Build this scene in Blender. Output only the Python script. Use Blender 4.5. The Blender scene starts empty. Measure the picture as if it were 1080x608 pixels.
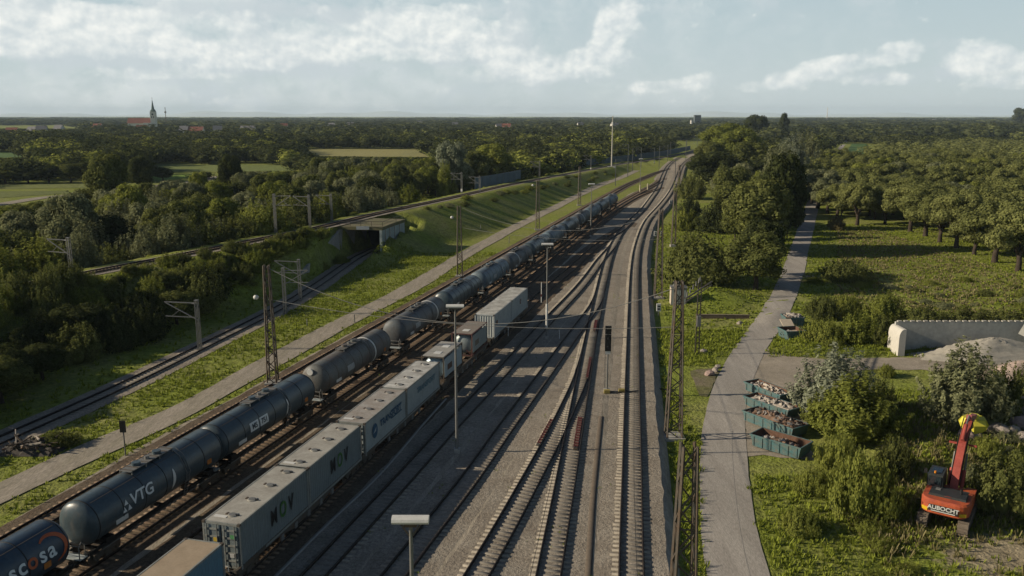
import bpy, math, random
import numpy as np
from mathutils import Matrix, Vector
R = math.radians
random.seed(7); rng = np.random.default_rng(7)
scene = bpy.context.scene
COL = scene.collection
# ------------------------------------------------------------------ camera, sky, sun, exposure
CAMH, FPX, HZ = 28.0, 900.0, 121.5
PITCH = math.atan((304 - HZ) / FPX)
cam_d = bpy.data.cameras.new('camera'); cam = bpy.data.objects.new('camera', cam_d); COL.objects.link(cam)
cam.location = (0, 0, CAMH); cam.rotation_euler = (math.pi/2 - PITCH, 0, 0)
cam_d.sensor_width = 36; cam_d.lens = 36 * FPX / 1080; cam_d.clip_end = 60000; cam_d.clip_start = 0.5
scene.camera = cam
SUN_EL, SUN_AZ = R(23), R(90)          # sun stands to the left (-X)
world = bpy.data.worlds.new('World'); scene.world = world; world.use_nodes = True
EXPOSURE = 0.22
HAZE = 5.5e-5
scene.view_settings.view_transform = 'Standard'; scene.view_settings.look = 'None'
scene.view_settings.exposure = EXPOSURE; scene.view_settings.gamma = 1; scene.view_settings.use_curve_mapping = False
scene.render.engine = 'CYCLES'
scene.cycles.max_bounces = 5; scene.cycles.diffuse_bounces = 2; scene.cycles.glossy_bounces = 2
scene.cycles.transmission_bounces = 3; scene.cycles.volume_bounces = 0; scene.cycles.transparent_max_bounces = 6
sd = bpy.data.lights.new('sun', 'SUN'); sd.energy = 5.0; sd.angle = R(0.55); sd.color = (1.0, 0.86, 0.66)
so = bpy.data.objects.new('sun', sd); COL.objects.link(so)
so.rotation_euler = Vector((math.cos(SUN_EL), 0.05, -math.sin(SUN_EL))).to_track_quat('-Z', 'Y').to_euler()

class NT:
    """tiny node-tree helper"""
    def __init__(s, nt): s.nt = nt
    def n(s, t, ins=None, **kw):
        nd = s.nt.nodes.new(t)
        for k, v in kw.items(): setattr(nd, k, v)
        for k, v in (ins or {}).items():
            if isinstance(v, bpy.types.NodeSocket): s.nt.links.new(v, nd.inputs[k])
            else: nd.inputs[k].default_value = v
        return nd
    def m(s, op, a, b=None, c=None, clamp=False):
        nd = s.n('ShaderNodeMath', operation=op, use_clamp=clamp)
        for i, v in enumerate((a, b, c)):
            if v is None: continue
            if isinstance(v, bpy.types.NodeSocket): s.nt.links.new(v, nd.inputs[i])
            else: nd.inputs[i].default_value = v
        return nd.outputs[0]
    def mix(s, f, a, b, blend='MIX'):
        nd = s.n('ShaderNodeMix', data_type='RGBA', blend_type=blend)
        for k, v in ((0, f), (6, a), (7, b)):
            if isinstance(v, bpy.types.NodeSocket): s.nt.links.new(v, nd.inputs[k])
            else: nd.inputs[k].default_value = v if k == 0 else (tuple(v) + (1,))[:4]
        return nd.outputs[2]
    def ramp(s, f, stops):
        nd = s.n('ShaderNodeValToRGB', {0: f}); cr = nd.color_ramp
        while len(cr.elements) < len(stops): cr.elements.new(0.5)
        for e, (p, c) in zip(cr.elements, stops):
            e.position = p; e.color = (c, c, c, 1) if not hasattr(c, '__len__') else (tuple(c) + (1,))[:4]
        return nd.outputs[0]
    def noise(s, vec, scale, detail=4, rough=0.55, dist=0.0):
        return s.n('ShaderNodeTexNoise', {'Vector': vec, 'Scale': scale, 'Detail': detail, 'Roughness': rough, 'Distortion': dist}).outputs[0]

# --- sky with clouds, laid out by compass direction
wt = NT(world.node_tree); world.node_tree.nodes.clear()
out = wt.n('ShaderNodeOutputWorld')
sky = wt.n('ShaderNodeTexSky', sky_type='NISHITA', sun_disc=False, sun_elevation=SUN_EL, sun_rotation=R(270),
           altitude=100, air_density=1.0, dust_density=1.0, ozone_density=2.0)
tc = wt.n('ShaderNodeTexCoord'); sep = wt.n('ShaderNodeSeparateXYZ', {0: tc.outputs['Generated']})
az = wt.m('ARCTAN2', sep.outputs[0], sep.outputs[1]); el = wt.m('ARCSINE', sep.outputs[2])
azd = wt.m('MULTIPLY', az, 57.2958); eld = wt.m('MULTIPLY', el, 57.2958)
def cvec(da, de): return wt.n('ShaderNodeCombineXYZ', {0: wt.m('ADD', azd, da), 1: wt.m('MULTIPLY', wt.m('ADD', eld, de), 1.25), 2: 3.0}).outputs[0]
v1 = cvec(0, 0)
def puff(px, py, wx, wy, amp, AE=None):
    b = -(py - 304) / FPX; y = math.cos(PITCH) + b * math.sin(PITCH); z = -math.sin(PITCH) + b * math.cos(PITCH); x = (px - 540) / FPX
    a = math.degrees(math.atan2(x, y)); e = math.degrees(math.atan2(z, math.hypot(x, y))); wx *= .0637; wy *= .0637
    d = wt.n('ShaderNodeVectorMath', {0: AE, 1: (1 / wx, 1 / wy, 0), 2: (-a / wx, -e / wy, 0)}, operation='MULTIPLY_ADD').outputs[0]
    q = wt.n('ShaderNodeVectorMath', {0: d, 1: d}, operation='DOT_PRODUCT').outputs['Value']
    return wt.m('DIVIDE', amp, wt.m('MULTIPLY_ADD', wt.m('MULTIPLY', wt.m('MULTIPLY', q, q), q), 0.6, 1.0))
PUFFS = [(285, 66, 26, 8, .5), (310, 46, 18, 8, .45), (120, 14, 40, 8, .5), (610, 60, 24, 8, .5), (690, 92, 30, 6, .4), (790, 92, 26, 6, .4), (30, 42, 60, 16, .5), (85, 30, 55, 17, .45), (155, 36, 26, 17, .75), (195, 52, 55, 16, .5), (235, 60, 40, 14, .5), (345, 52, 32, 11, .7), (385, 40, 40, 14, .7), (435, 26, 42, 17, .75), (478, 18, 26, 12, .6), (500, 40, 50, 16, .5), (440, 52, 60, 12, .5),
         (540, 66, 30, 12, .55), (585, 72, 34, 10, .6), (650, 22, 17, 15, .9), (640, 42, 13, 16, .8), (636, 68, 22, 11, .55), (560, 82, 60, 8, .3), (735, 84, 26, 9, .42), (828, 84, 20, 9, .5), (870, 72, 22, 10, .6), (905, 66, 30, 7, .45), (946, 56, 22, 10, .62),
         (1022, 64, 20, 11, .85), (1050, 62, 22, 9, .7), (1072, 88, 26, 6, .6), (930, 84, 34, 6, .4), (1100, 70, 30, 12, .6), (-40, 30, 60, 20, .6), (20, 8, 70, 9, .4), (250, 20, 60, 9, .28), (160, 78, 70, 5, .3)]
AE0 = wt.n('ShaderNodeCombineXYZ', {0: azd, 1: eld, 2: 0.0}).outputs[0]
acc = None
for p in PUFFS: g = puff(*p, AE=AE0); acc = g if acc is None else wt.m('ADD', acc, g)
def density(da, de):
    v = cvec(da, de); nm = wt.noise(v, 0.42, 6, 0.55, 0.1); nb = wt.n('ShaderNodeTexVoronoi', {'Vector': v, 'Scale': 1.1, 'Detail': 2.0}, feature='SMOOTH_F1').outputs['Distance']
    return wt.m('ADD', wt.m('ADD', wt.m('MULTIPLY', acc, 1.0), wt.m('MULTIPLY', wt.m('SUBTRACT', nm, 0.5), 1.7)), wt.m('MULTIPLY', wt.m('SUBTRACT', 0.45, nb), 0.38))
d0 = density(0, 0); d1 = density(-0.28, 0.36)
n_soft = wt.noise(v1, 0.32, 4, 0.5, 0.2); n_big = wt.noise(v1, 0.13, 5, 0.6, 0.3); n_mid = wt.noise(v1, 0.45, 6, 0.62, 0.25)
cmask = wt.ramp(d0, [(0.12, 0.0), (0.36, 0.45), (0.62, 0.85), (0.95, 1.0)])
lit = wt.m('ADD', wt.m('MULTIPLY', wt.m('SUBTRACT', d0, d1), 1.7), 0.45, clamp=True)
ccol = wt.mix(lit, (11.4, 12.5, 12.8), (17.2, 17.3, 16.4))
vcol = wt.ramp(wt.m('MULTIPLY', eld, 0.1), [(0.0, (.68, .745, .74)), (0.2, (.635, .72, .725)), (0.75, (.53, .645, .675))])
vcol = wt.mix(1.0, vcol, (16.6, 16.9, 17.2), 'MULTIPLY')
base = wt.mix(0.86, sky.outputs[0], vcol)
# grey-white veil of broken high cloud, denser to the left
veil = wt.m('MULTIPLY', wt.ramp(n_mid, [(0.35, 0.0), (0.65, 1.0)]), wt.m('ADD', wt.m('MULTIPLY', azd, -0.022), 0.62, clamp=True))
base = wt.mix(wt.m('MULTIPLY', veil, 0.85), base, wt.mix(wt.ramp(n_soft, [(.38, 0.0), (.62, 1.0)]), (10.6, 11.7, 12.2), (13.8, 14.5, 14.3)))
bank = None
for p in [(80, 45, 75, 22, .7), (200, 60, 80, 15, .8), (330, 72, 70, 10, .6), (500, 50, 60, 17, .8), (600, 80, 60, 8, .5), (400, 16, 90, 8, .4), (250, 12, 100, 8, .5), (930, 80, 70, 7, .4), (40, 12, 90, 9, .5)]:
    g = puff(*p, AE=AE0); bank = g if bank is None else wt.m('ADD', bank, g)
bmask = wt.ramp(wt.m('ADD', bank, wt.m('MULTIPLY', wt.m('SUBTRACT', n_mid, 0.5), 2.2)), [(0.15, 0.0), (0.75, 1.0)])
base = wt.mix(wt.m('MULTIPLY', bmask, 0.85), base, (10.2, 11.4, 11.9))
full = wt.mix(wt.m('MULTIPLY', cmask, 0.85), base, ccol)
# overhead (not framed) the sky is the plain sky texture with broken cloud
hi = wt.m('MULTIPLY', wt.m('SUBTRACT', eld, 8.5), 0.12, clamp=True)
full = wt.mix(hi, full, sky.outputs[0])
bg = wt.n('ShaderNodeBackground', {0: full, 1: 0.05})
world.node_tree.links.new(bg.outputs[0], out.inputs[0])

world.cycles.sampling_method = 'MANUAL'; world.cycles.sample_map_resolution = 256
# ------------------------------------------------------------------ pixel <-> ground helpers (photo 1080 x 608)
_c, _s = math.cos(PITCH), math.sin(PITCH)
def P(px, py, z=0.0):
    a = (px - 540) / FPX; b = -(py - 304) / FPX
    t = (CAMH - z) / (_s - b * _c)
    return (a * t, (_c + b * _s) * t)
def proj(X, Y, Z):
    zc = Y * _c - (Z - CAMH) * _s; yc = Y * _s + (Z - CAMH) * _c
    return 540 + FPX * X / zc, 304 - FPX * yc / zc
def height_to(X, Y, z0, toprow):
    # z at which (X,Y) projects on row toprow
    b = -(toprow - 304) / FPX
    return CAMH + Y * (b * _c - _s) / (_c + b * _s) - z0

# ------------------------------------------------------------------ materials
MATS = {}
def mat(name, col, rough=0.7, metal=0.0, var=0.25, scale=3.0, col2=None, bump=0.0, bscale=None, spec=0.3, gen='Object', thr=(0.35, 0.7)):
    """procedural paint/metal/stone: two-colour noise mottling + fine grain"""
    if name in MATS: return MATS[name]
    m = bpy.data.materials.new(name); m.use_nodes = True; m.node_tree.nodes.clear(); t = NT(m.node_tree)
    o = t.n('ShaderNodeOutputMaterial'); vec = t.n('ShaderNodeNewGeometry').outputs['Position'] if gen == 'Position' else t.n('ShaderNodeTexCoord').outputs[gen]
    n1 = t.noise(vec, scale, 6, 0.62); n2 = t.noise(vec, scale * 7, 3, 0.6)
    c2 = col2 if col2 else tuple(max(0, c * (1 - var)) for c in col)
    f = t.ramp(n1, [(thr[0], 0.0), (thr[1], 1.0)])
    c = t.mix(f, col, c2)
    g = t.ramp(n2, [(0.25, 1 - var * 0.6), (0.75, 1 + var * 0.35)])
    c = t.mix(1.0, c, g, 'MULTIPLY')
    b = t.n('ShaderNodeBsdfPrincipled', {'Base Color': c, 'Roughness': rough, 'Metallic': metal, 'Specular IOR Level': spec})
    if bump:
        nb = t.noise(vec, bscale or scale * 10, 3, 0.6)
        bp = t.n('ShaderNodeBump', {'Height': nb, 'Distance': bump, 'Strength': 1.0}); m.node_tree.links.new(bp.outputs[0], b.inputs['Normal'])
    m.node_tree.links.new(b.outputs[0], o.inputs[0]); MATS[name] = m
    return m

def leaf_mat(name, c1, c2, rough=0.75, transl=0.25):
    if name in MATS: return MATS[name]
    m = bpy.data.materials.new(name); m.use_nodes = True; m.node_tree.nodes.clear(); t = NT(m.node_tree)
    o = t.n('ShaderNodeOutputMaterial'); g = t.n('ShaderNodeNewGeometry'); oi = t.n('ShaderNodeObjectInfo')
    n1 = t.noise(g.outputs['Position'], 0.45, 3, 0.6)
    f = t.m('ADD', t.m('MULTIPLY', n1, 0.9), t.m('MULTIPLY', g.outputs['Random Per Island'], 0.5)); f = t.m('SUBTRACT', f, 0.22)
    f = t.m('ADD', f, t.m('MULTIPLY', t.m('SUBTRACT', oi.outputs['Random'], 0.5), 0.6), clamp=True)
    c = t.mix(f, c1, c2)
    h = t.n('ShaderNodeHueSaturation', {'Hue': 0.5, 'Saturation': 1.0, 'Value': t.m('ADD', 0.75, t.m('MULTIPLY', g.outputs['Random Per Island'], 0.5)), 'Color': c})
    d = t.n('ShaderNodeBsdfDiffuse', {0: h.outputs[0]}); tr = t.n('ShaderNodeBsdfTranslucent', {0: h.outputs[0]})
    mx = t.n('ShaderNodeMixShader', {0: transl, 1: d.outputs[0], 2: tr.outputs[0]})
    m.node_tree.links.new(mx.outputs[0], o.inputs[0]); MATS[name] = m
    return m

def ground_mat(name, cols, scales=(0.02, 0.12, 1.5), bump=0.06, fine=(0.75, 1.2), fine_scale=6.0, stretch=None, patches=None):
    """layered ground: cols = [base, patch1, patch2]"""
    m = bpy.data.materials.new(name); m.use_nodes = True; m.node_tree.nodes.clear(); t = NT(m.node_tree)
    o = t.n('ShaderNodeOutputMaterial'); pos = t.n('ShaderNodeNewGeometry').outputs['Position']
    if stretch:
        pos = t.n('ShaderNodeMapping', {0: pos, 2: (0, 0, stretch[0]), 3: stretch[1]}).outputs[0]
    a = t.ramp(t.noise(pos, scales[0], 5, 0.6, 0.4), [(0.42, 0.0), (0.62, 1.0)])
    b = t.ramp(t.noise(pos, scales[1], 6, 0.65, 0.3), [(0.40, 0.0), (0.66, 1.0)])
    c = t.ramp(t.noise(pos, scales[2], 4, 0.65), [(0.3, fine[0]), (0.7, fine[1])])
    k = t.mix(a, cols[0], cols[1]); k = t.mix(t.m('MULTIPLY', b, 0.7), k, cols[2])
    if patches:
        sp = t.n('ShaderNodeSeparateXYZ', {0: pos}); tot = None
        for (x_, y_, rx, ry, am) in patches:
            dx = t.m('DIVIDE', t.m('SUBTRACT', sp.outputs[0], x_), rx); dy = t.m('DIVIDE', t.m('SUBTRACT', sp.outputs[1], y_), ry)
            g_ = t.m('MULTIPLY', t.m('POWER', 2.718, t.m('MULTIPLY', t.m('ADD', t.m('MULTIPLY', dx, dx), t.m('MULTIPLY', dy, dy)), -1.0)), am); tot = g_ if tot is None else t.m('ADD', tot, g_)
        tot = t.m('ADD', tot, t.m('MULTIPLY', t.m('SUBTRACT', t.noise(pos, 0.5, 6, 0.7), 0.5), 1.6)); k = t.mix(t.ramp(tot, [(.42, 0.0), (.62, 0.9)]), k, (.27, .225, .16))
    k = t.mix(0.0, k, k); k = t.mix(1.0, k, c, 'MULTIPLY')
    fn = t.noise(pos, fine_scale, 3, 0.6)
    k = t.mix(1.0, k, t.ramp(fn, [(0.3, 0.72), (0.7, 1.28)]), 'MULTIPLY')
    bs = t.n('ShaderNodeBsdfPrincipled', {'Base Color': k, 'Roughness': 0.95, 'Specular IOR Level': 0.1})
    bp = t.n('ShaderNodeBump', {'Height': t.m('ADD', fn, t.noise(pos, scales[2], 3)), 'Distance': bump, 'Strength': 1.0})
    m.node_tree.links.new(bp.outputs[0], bs.inputs['Normal'])
    m.node_tree.links.new(bs.outputs[0], o.inputs[0]); MATS[name] = m
    return m

M_GRASS = ground_mat('grass_ground', [(.165, .20, .030), (.19, .225, .036), (.24, .23, .09)], (0.03, 0.11, 1.2), 0.16, (0.65, 1.3), 3.5, patches=[(33, 52, 7, 4.5, .8), (40, 58, 4, 3, .6), (31, 78, 2.6, 9, .8), (52, 150, 8, 9, .55), (47, 122, 5, 3, .7), (66, 165, 9, 9, .5), (72, 140, 8, 5, .5), (24, 60, 1.5, 4, .4), (34, 68, 2, 3, .5)])
M_YARD = ground_mat('yard_gravel', [(.36, .315, .245), (.295, .262, .215), (.22, .192, .145)], (0.05, 0.35, 2.0), 0.03, (0.8, 1.18), 9.0, (R(15), (2.2, .35, 1)))
M_BALLAST = ground_mat('ballast_stone', [(.30, .265, .215), (.26, .232, .19), (.19, .16, .125)], (0.08, 0.4, 4.0), 0.06, (0.7, 1.25), 11.0)
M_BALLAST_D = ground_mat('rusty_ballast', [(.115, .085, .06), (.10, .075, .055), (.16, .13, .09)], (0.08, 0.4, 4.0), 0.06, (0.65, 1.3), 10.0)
M_ASPH = ground_mat('worn_asphalt', [(.30, .28, .25), (.34, .315, .28), (.24, .22, .195)], (0.09, 0.35, 0.8), 0.006, (0.92, 1.07), 14.0, (R(8), (2.0, .25, 1)))
M_PATH = ground_mat('path_gravel', [(.31, .275, .225), (.28, .25, .205), (.22, .2, .15)], (0.07, 0.5, 1.4), 0.015, (0.85, 1.12), 8.0, (R(-28), (1.6, .3, 1)))
M_PAVED = ground_mat('dusty_yard', [(.32, .28, .225), (.285, .25, .205), (.24, .21, .16)], (0.1, 0.4, 1.4), 0.015, (0.85, 1.12), 8.0)
M_DIRT = ground_mat('bare_dirt', [(.20, .165, .12), (.15, .14, .07), (.12, .13, .04)], (0.15, 0.5, 1.6), 0.05, (0.7, 1.25), 7.0)
M_CONC = mat('concrete', (.36, .35, .32), 0.9, var=.3, scale=.5, bump=.01, gen='Position')
M_SLEEP = mat('concrete_sleeper', (.30, .27, .222), 0.9, var=.4, scale=.6, gen='Position')
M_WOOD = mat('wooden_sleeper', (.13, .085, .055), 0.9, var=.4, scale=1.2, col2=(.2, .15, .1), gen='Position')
M_RAIL = mat('rusty_rail', (.035, .026, .022), 0.6, 0.4, var=.4, scale=2)
M_STEEL = mat('galvanised_steel', (.20, .20, .19), 0.55, 0.3, var=.25, scale=2)
M_DSTEEL = mat('weathered_dark_steel', (.09, .088, .078), 0.65, 0.3, var=.4, scale=1.5, col2=(.11, .075, .05))
M_BLACK = mat('black_steel', (.02, .02, .02), 0.6, 0.2, var=.3, scale=2)
M_WHITE = mat('white_paint', (.58, .58, .55), 0.5, var=.15, scale=2)
M_RED = mat('red_paint', (.12, .028, .022), 0.6, var=.3, scale=3)
M_BARK = mat('bark', (.06, .045, .033), 0.95, var=.5, scale=3)

# ------------------------------------------------------------------ object helpers
def tag(o, label=None, cat=None, group=None, kind=None):
    if label: o['label'] = label
    if cat: o['category'] = cat
    if group: o['group'] = group
    if kind: o['kind'] = kind
    return o
def empty(name, loc=(0, 0, 0), rz=0.0, label=None, cat=None, group=None, kind=None):
    o = bpy.data.objects.new(name, None); COL.objects.link(o); o.location = loc; o.rotation_euler = (0, 0, rz); o.empty_display_size = .3
    return tag(o, label, cat, group, kind)
def fast_mesh(name, V, Fq, mats=None, parent=None, smooth=False, midx=None):
    """V (n,3) array; Fq (m,k) int array of equal sided faces"""
    me = bpy.data.meshes.new(name); V = np.asarray(V, dtype=np.float32); Fq = np.asarray(Fq, dtype=np.int32)
    me.vertices.add(len(V)); me.vertices.foreach_set('co', V.ravel())
    k = Fq.shape[1]; me.loops.add(Fq.size); me.loops.foreach_set('vertex_index', Fq.ravel())
    me.polygons.add(len(Fq)); me.polygons.foreach_set('loop_start', np.arange(0, Fq.size, k, dtype=np.int32))
    if smooth: me.polygons.foreach_set('use_smooth', np.ones(len(Fq), dtype=bool))
    for mm in (mats or []): me.materials.append(mm)
    if midx is not None: me.polygons.foreach_set('material_index', np.asarray(midx, dtype=np.int32))
    me.update(calc_edges=True)
    o = bpy.data.objects.new(name, me); COL.objects.link(o)
    if parent: o.parent = parent
    return o
class MB:
    def __init__(s): s.v = []; s.f = []; s.m = []; s.mats = []; s.sm = []
    def mi(s, m):
        if m not in s.mats: s.mats.append(m)
        return s.mats.index(m)
    def add(s, vs, fs, m, smooth=False):
        b = len(s.v); i = s.mi(m); s.v += [tuple(v) for v in vs]
        for f in fs: s.f.append(tuple(b + k for k in f)); s.m.append(i); s.sm.append(smooth)
        return s
    def box(s, c, sz, m, rot=None, taper=1.0):
        hx, hy, hz = sz[0] / 2, sz[1] / 2, sz[2] / 2
        vs = [Vector((x * (taper if z > 0 else 1), y * (taper if z > 0 else 1), z)) for z in (-hz, hz) for x, y in ((-hx, -hy), (hx, -hy), (hx, hy), (-hx, hy))]
        if rot is not None: vs = [rot @ v for v in vs]
        c = Vector(c)
        return s.add([v + c for v in vs], [(0, 3, 2, 1), (4, 5, 6, 7), (0, 1, 5, 4), (1, 2, 6, 5), (2, 3, 7, 6), (3, 0, 4, 7)], m)
    def bar(s, a, b, w, m, h=None):
        a, b = Vector(a), Vector(b); d = b - a; L = d.length
        if L < 1e-6: return s
        rot = d.to_track_quat('Y', 'Z').to_matrix()
        return s.box((a + b) / 2, (w, L, h or w), m, rot)
    def tube(s, pts, r, m, n=8, caps=True, smooth=True):
        pts = [Vector(p) for p in pts]; rs = r if hasattr(r, '__len__') else [r] * len(pts); vs = []; fs = []
        for i, p in enumerate(pts):
            d = (pts[min(i + 1, len(pts) - 1)] - pts[max(i - 1, 0)]).normalized()
            u = d.orthogonal().normalized() if abs(d.z) > .99 else d.cross(Vector((0, 0, 1))).normalized(); w = d.cross(u)
            for k in range(n):
                a = 2 * math.pi * k / n; vs.append(p + (u * math.cos(a) + w * math.sin(a)) * rs[i])
        for i in range(len(pts) - 1):
            for k in range(n): fs.append((i * n + k, i * n + (k + 1) % n, (i + 1) * n + (k + 1) % n, (i + 1) * n + k))
        s.add(vs, fs, m, smooth)
        if caps: s.add(vs[:n], [tuple(range(n))], m); s.add(vs[-n:], [tuple(reversed(range(n)))], m)
        return s
    def lathe_y(s, prof, m, n=28, c=(0, 0, 0)):
        """profile [(y, r)] revolved about the Y axis through c"""
        vs = []; fs = []
        for y, r in prof:
            for k in range(n):
                a = 2 * math.pi * k / n; vs.append((c[0] + r * math.cos(a), c[1] + y, c[2] + r * math.sin(a)))
        for i in range(len(prof) - 1):
            for k in range(n): fs.append((i * n + k, (i + 1) * n + k, (i + 1) * n + (k + 1) % n, i * n + (k + 1) % n))
        s.add(vs, fs, m, True)
        if prof[0][1] > .01: s.add(vs[:n], [tuple(range(n))], m)
        if prof[-1][1] > .01: s.add(vs[-n:], [tuple(reversed(range(n)))], m)
        return s
    def build(s, name, parent=None, loc=None, rz=None):
        me = bpy.data.meshes.new(name); me.from_pydata(s.v, [], s.f)
        for mm in s.mats: me.materials.append(mm)
        me.polygons.foreach_set('material_index', s.m); me.polygons.foreach_set('use_smooth', s.sm); me.update()
        o = bpy.data.objects.new(name, me); COL.objects.link(o)
        if parent: o.parent = parent
        if loc is not None: o.location = loc
        if rz is not None: o.rotation_euler = (0, 0, rz)
        return o
KIDS = {}
def kids(o): return [c for c in COL.objects if c.parent == o] if o.name not in KIDS else KIDS[o.name]
def copy_tree(o, parent=None):
    if o.name not in KIDS: KIDS[o.name] = [c for c in bpy.data.objects if c.parent == o]
    c = o.copy(); COL.objects.link(c)
    if parent: c.parent = parent
    for ch in KIDS[o.name]: copy_tree(ch, c)
    return c
def text(name, body, size, m, parent, loc, rot, ext=0.004, align='CENTER', shear=0.0, sx=1.0):
    cu = bpy.data.curves.new(name, 'FONT'); cu.body = body; cu.size = size; cu.extrude = ext; cu.align_x = align; cu.align_y = 'CENTER'; cu.shear = shear; cu.offset = size * .018
    cu.materials.append(m); o = bpy.data.objects.new(name, cu); COL.objects.link(o); o.parent = parent
    me = bpy.data.meshes.new_from_object(o); bpy.data.objects.remove(o); me.name = name; o = bpy.data.objects.new(name, me); COL.objects.link(o); o.parent = parent
    o.matrix_local = Matrix.Translation(loc) @ rot.to_4x4() @ Matrix.Diagonal((sx, 1, 1, 1))
    return o

# ------------------------------------------------------------------ lines: tracks and roads as X(Y)
class Line:
    """smooth polyline through world points, arc length parametrised"""
    def __init__(s, pts, step=0.6, sm=0.0):
        pts = [Vector((p[0], p[1], 0)) for p in pts]; out = []
        n = len(pts)
        for i in range(n - 1):
            p0, p1, p2, p3 = pts[max(i - 1, 0)], pts[i], pts[i + 1], pts[min(i + 2, n - 1)]
            if i == 0: p0 = p1 * 2 - p2
            if i == n - 2: p3 = p2 * 2 - p1
            d01, d12, d23 = max((p1 - p0).length, .01) ** .5, (p2 - p1).length ** .5, max((p3 - p2).length, .01) ** .5
            k = max(2, int((p2 - p1).length / 1.5))
            for j in range(k):
                t = d01 + d12 * j / k; t0, t1, t2, t3 = 0, d01, d01 + d12, d01 + d12 + d23
                A1 = p0 * ((t1 - t) / (t1 - t0)) + p1 * ((t - t0) / (t1 - t0)); A2 = p1 * ((t2 - t) / (t2 - t1)) + p2 * ((t - t1) / (t2 - t1)); A3 = p2 * ((t3 - t) / (t3 - t2)) + p3 * ((t - t2) / (t3 - t2))
                B1 = A1 * ((t2 - t) / (t2 - t0)) + A2 * ((t - t0) / (t2 - t0)); B2 = A2 * ((t3 - t) / (t3 - t1)) + A3 * ((t - t1) / (t3 - t1))
                out.append(B1 * ((t2 - t) / (t2 - t1)) + B2 * ((t - t1) / (t2 - t1)))
        out.append(pts[-1]); a = np.array([(p.x, p.y) for p in out])
        def resamp(a, st):
            d = np.r_[0, np.cumsum(np.hypot(*np.diff(a, axis=0).T))]; q = np.arange(0, d[-1], st); return np.c_[np.interp(q, d, a[:, 0]), np.interp(q, d, a[:, 1])]
        a = resamp(a, 1.0)
        if sm > 0:
            k = int(sm * 3); w = np.exp(-.5 * (np.arange(-k, k + 1) / sm) ** 2); w /= w.sum()
            e0 = a[0] + (a[0] - a[1]) * np.arange(k, 0, -1)[:, None]; e1 = a[-1] + (a[-1] - a[-2]) * np.arange(1, k + 1)[:, None]
            b = np.r_[e0, a, e1]; a = np.c_[np.convolve(b[:, 0], w, 'valid'), np.convolve(b[:, 1], w, 'valid')]
        s.a = resamp(a, step); s.step = step
        d = np.gradient(s.a, axis=0); s.t = d / np.hypot(d[:, 0], d[:, 1])[:, None]; s.nrm = np.c_[s.t[:, 1], -s.t[:, 0]]   # to the right
    def X(s, Y): return np.interp(Y, s.a[:, 1], s.a[:, 0])
    def at(s, Y):
        i = int(np.argmin(abs(s.a[:, 1] - Y))); return i
    def pos(s, arc):
        i = int(np.clip(arc / s.step, 0, len(s.a) - 1)); return Vector((s.a[i, 0], s.a[i, 1], 0)), math.atan2(s.t[i, 0], s.t[i, 1])
    def dist(s, X, Y):
        a = s.a[::3]; d = np.full(np.shape(X), 1e9)
        for p in a: d = np.minimum(d, (X - p[0]) ** 2 + (Y - p[1]) ** 2)
        return np.sqrt(d)
def strip(name, line, offs, z, mt, y0=-1e9, y1=1e9, jit=0.0, sub=2, zf=None):
    """ribbon between lateral offsets, following line"""
    sel = (line.a[:, 1] >= y0) & (line.a[:, 1] <= y1); a = line.a[sel][::sub]; n = line.nrm[sel][::sub]; k = len(offs); V = []
    js = [np.convolve(rng.normal(0, 1, len(a) + 6), np.ones(7) / 7, 'valid')[:len(a)] * jit * 2.2 if i in (0, k - 1) else np.zeros(len(a)) for i in range(k)]
    for i, o in enumerate(offs):
        p = a + n * (o + js[i])[:, None]; zz = (z if not hasattr(z, '__len__') else z[i]) + (zf(p[:, 0], p[:, 1]) if zf else 0); V.append(np.c_[p, np.broadcast_to(zz, len(p))])
    V = np.stack(V, 1).reshape(-1, 3); m = len(a); i = np.arange(m - 1)[:, None] * k + np.arange(k - 1)[None]
    i = i.ravel(); F = np.c_[i, i + 1, i + k + 1, i + k]
    return fast_mesh(name, V, F, [mt])
def px(l, z=0.0): return [P(x, y, z) for x, y in l]

far = [(746, 155), (752, 145), (756, 135)]
T1 = Line([(4.6, 25)] + px([(665.5, 608), (666, 558), (666.7, 508), (666.7, 458), (667, 408), (667.6, 358), (668.3, 308), (669.5, 283), (672.3, 262), (682.5, 234), (697, 217), (705.5, 206), (711, 196), (714.5, 187), (719.5, 175), (729, 167), (739, 162.5)] + far), .6, 5)
T2 = Line([(-1, 25)] + px([(578.8, 608), (587.6, 558), (597, 508), (605, 458), (614, 408), (623, 358), (633, 308), (639.5, 280), (645, 264), (651.5, 250), (661, 238), (677.5, 222), (688, 208), (693.5, 200), (699, 186), (704.5, 175.5), (713, 168.5), (724, 163.5), (738, 159.5)] + [(745, 153), (750.5, 144.5), (755, 135)]), .6, 5)
T3 = Line([(-7.0, 30)] + px([(503.8, 608), (533, 558), (559.8, 508), (580.5, 470), (597, 435), (611, 404), (619.5, 374)]) + [(T2.X(108), 108), (T2.X(116), 116)], .6, 3)
T4 = Line([(-12.3, 30)] + px([(417, 608), (458, 555), (495, 508), (531, 456), (566, 408), (599, 362), (616, 339), (627.5, 323)]) + [(T2.X(134), 134), (T2.X(144), 144)], .6, 3)
T5 = Line([(-17.2, 30)] + px([(333, 608), (381, 555), (425, 508), (471, 456), (516.7, 408), (562, 357), (586, 331), (607, 309), (621, 292), (633, 275)]) + [(T2.X(185), 185), (T2.X(198), 198)], .6, 4)
TC = Line([(-22.3, 28), (-17.4, 47.3), (-8.05, 83.2), (1.3, 119.1)] + px([(580, 303), (601, 286), (620, 268), (638, 254)]) + [(T2.X(212), 212), (T2.X(226), 226)], .6, 5)
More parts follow.
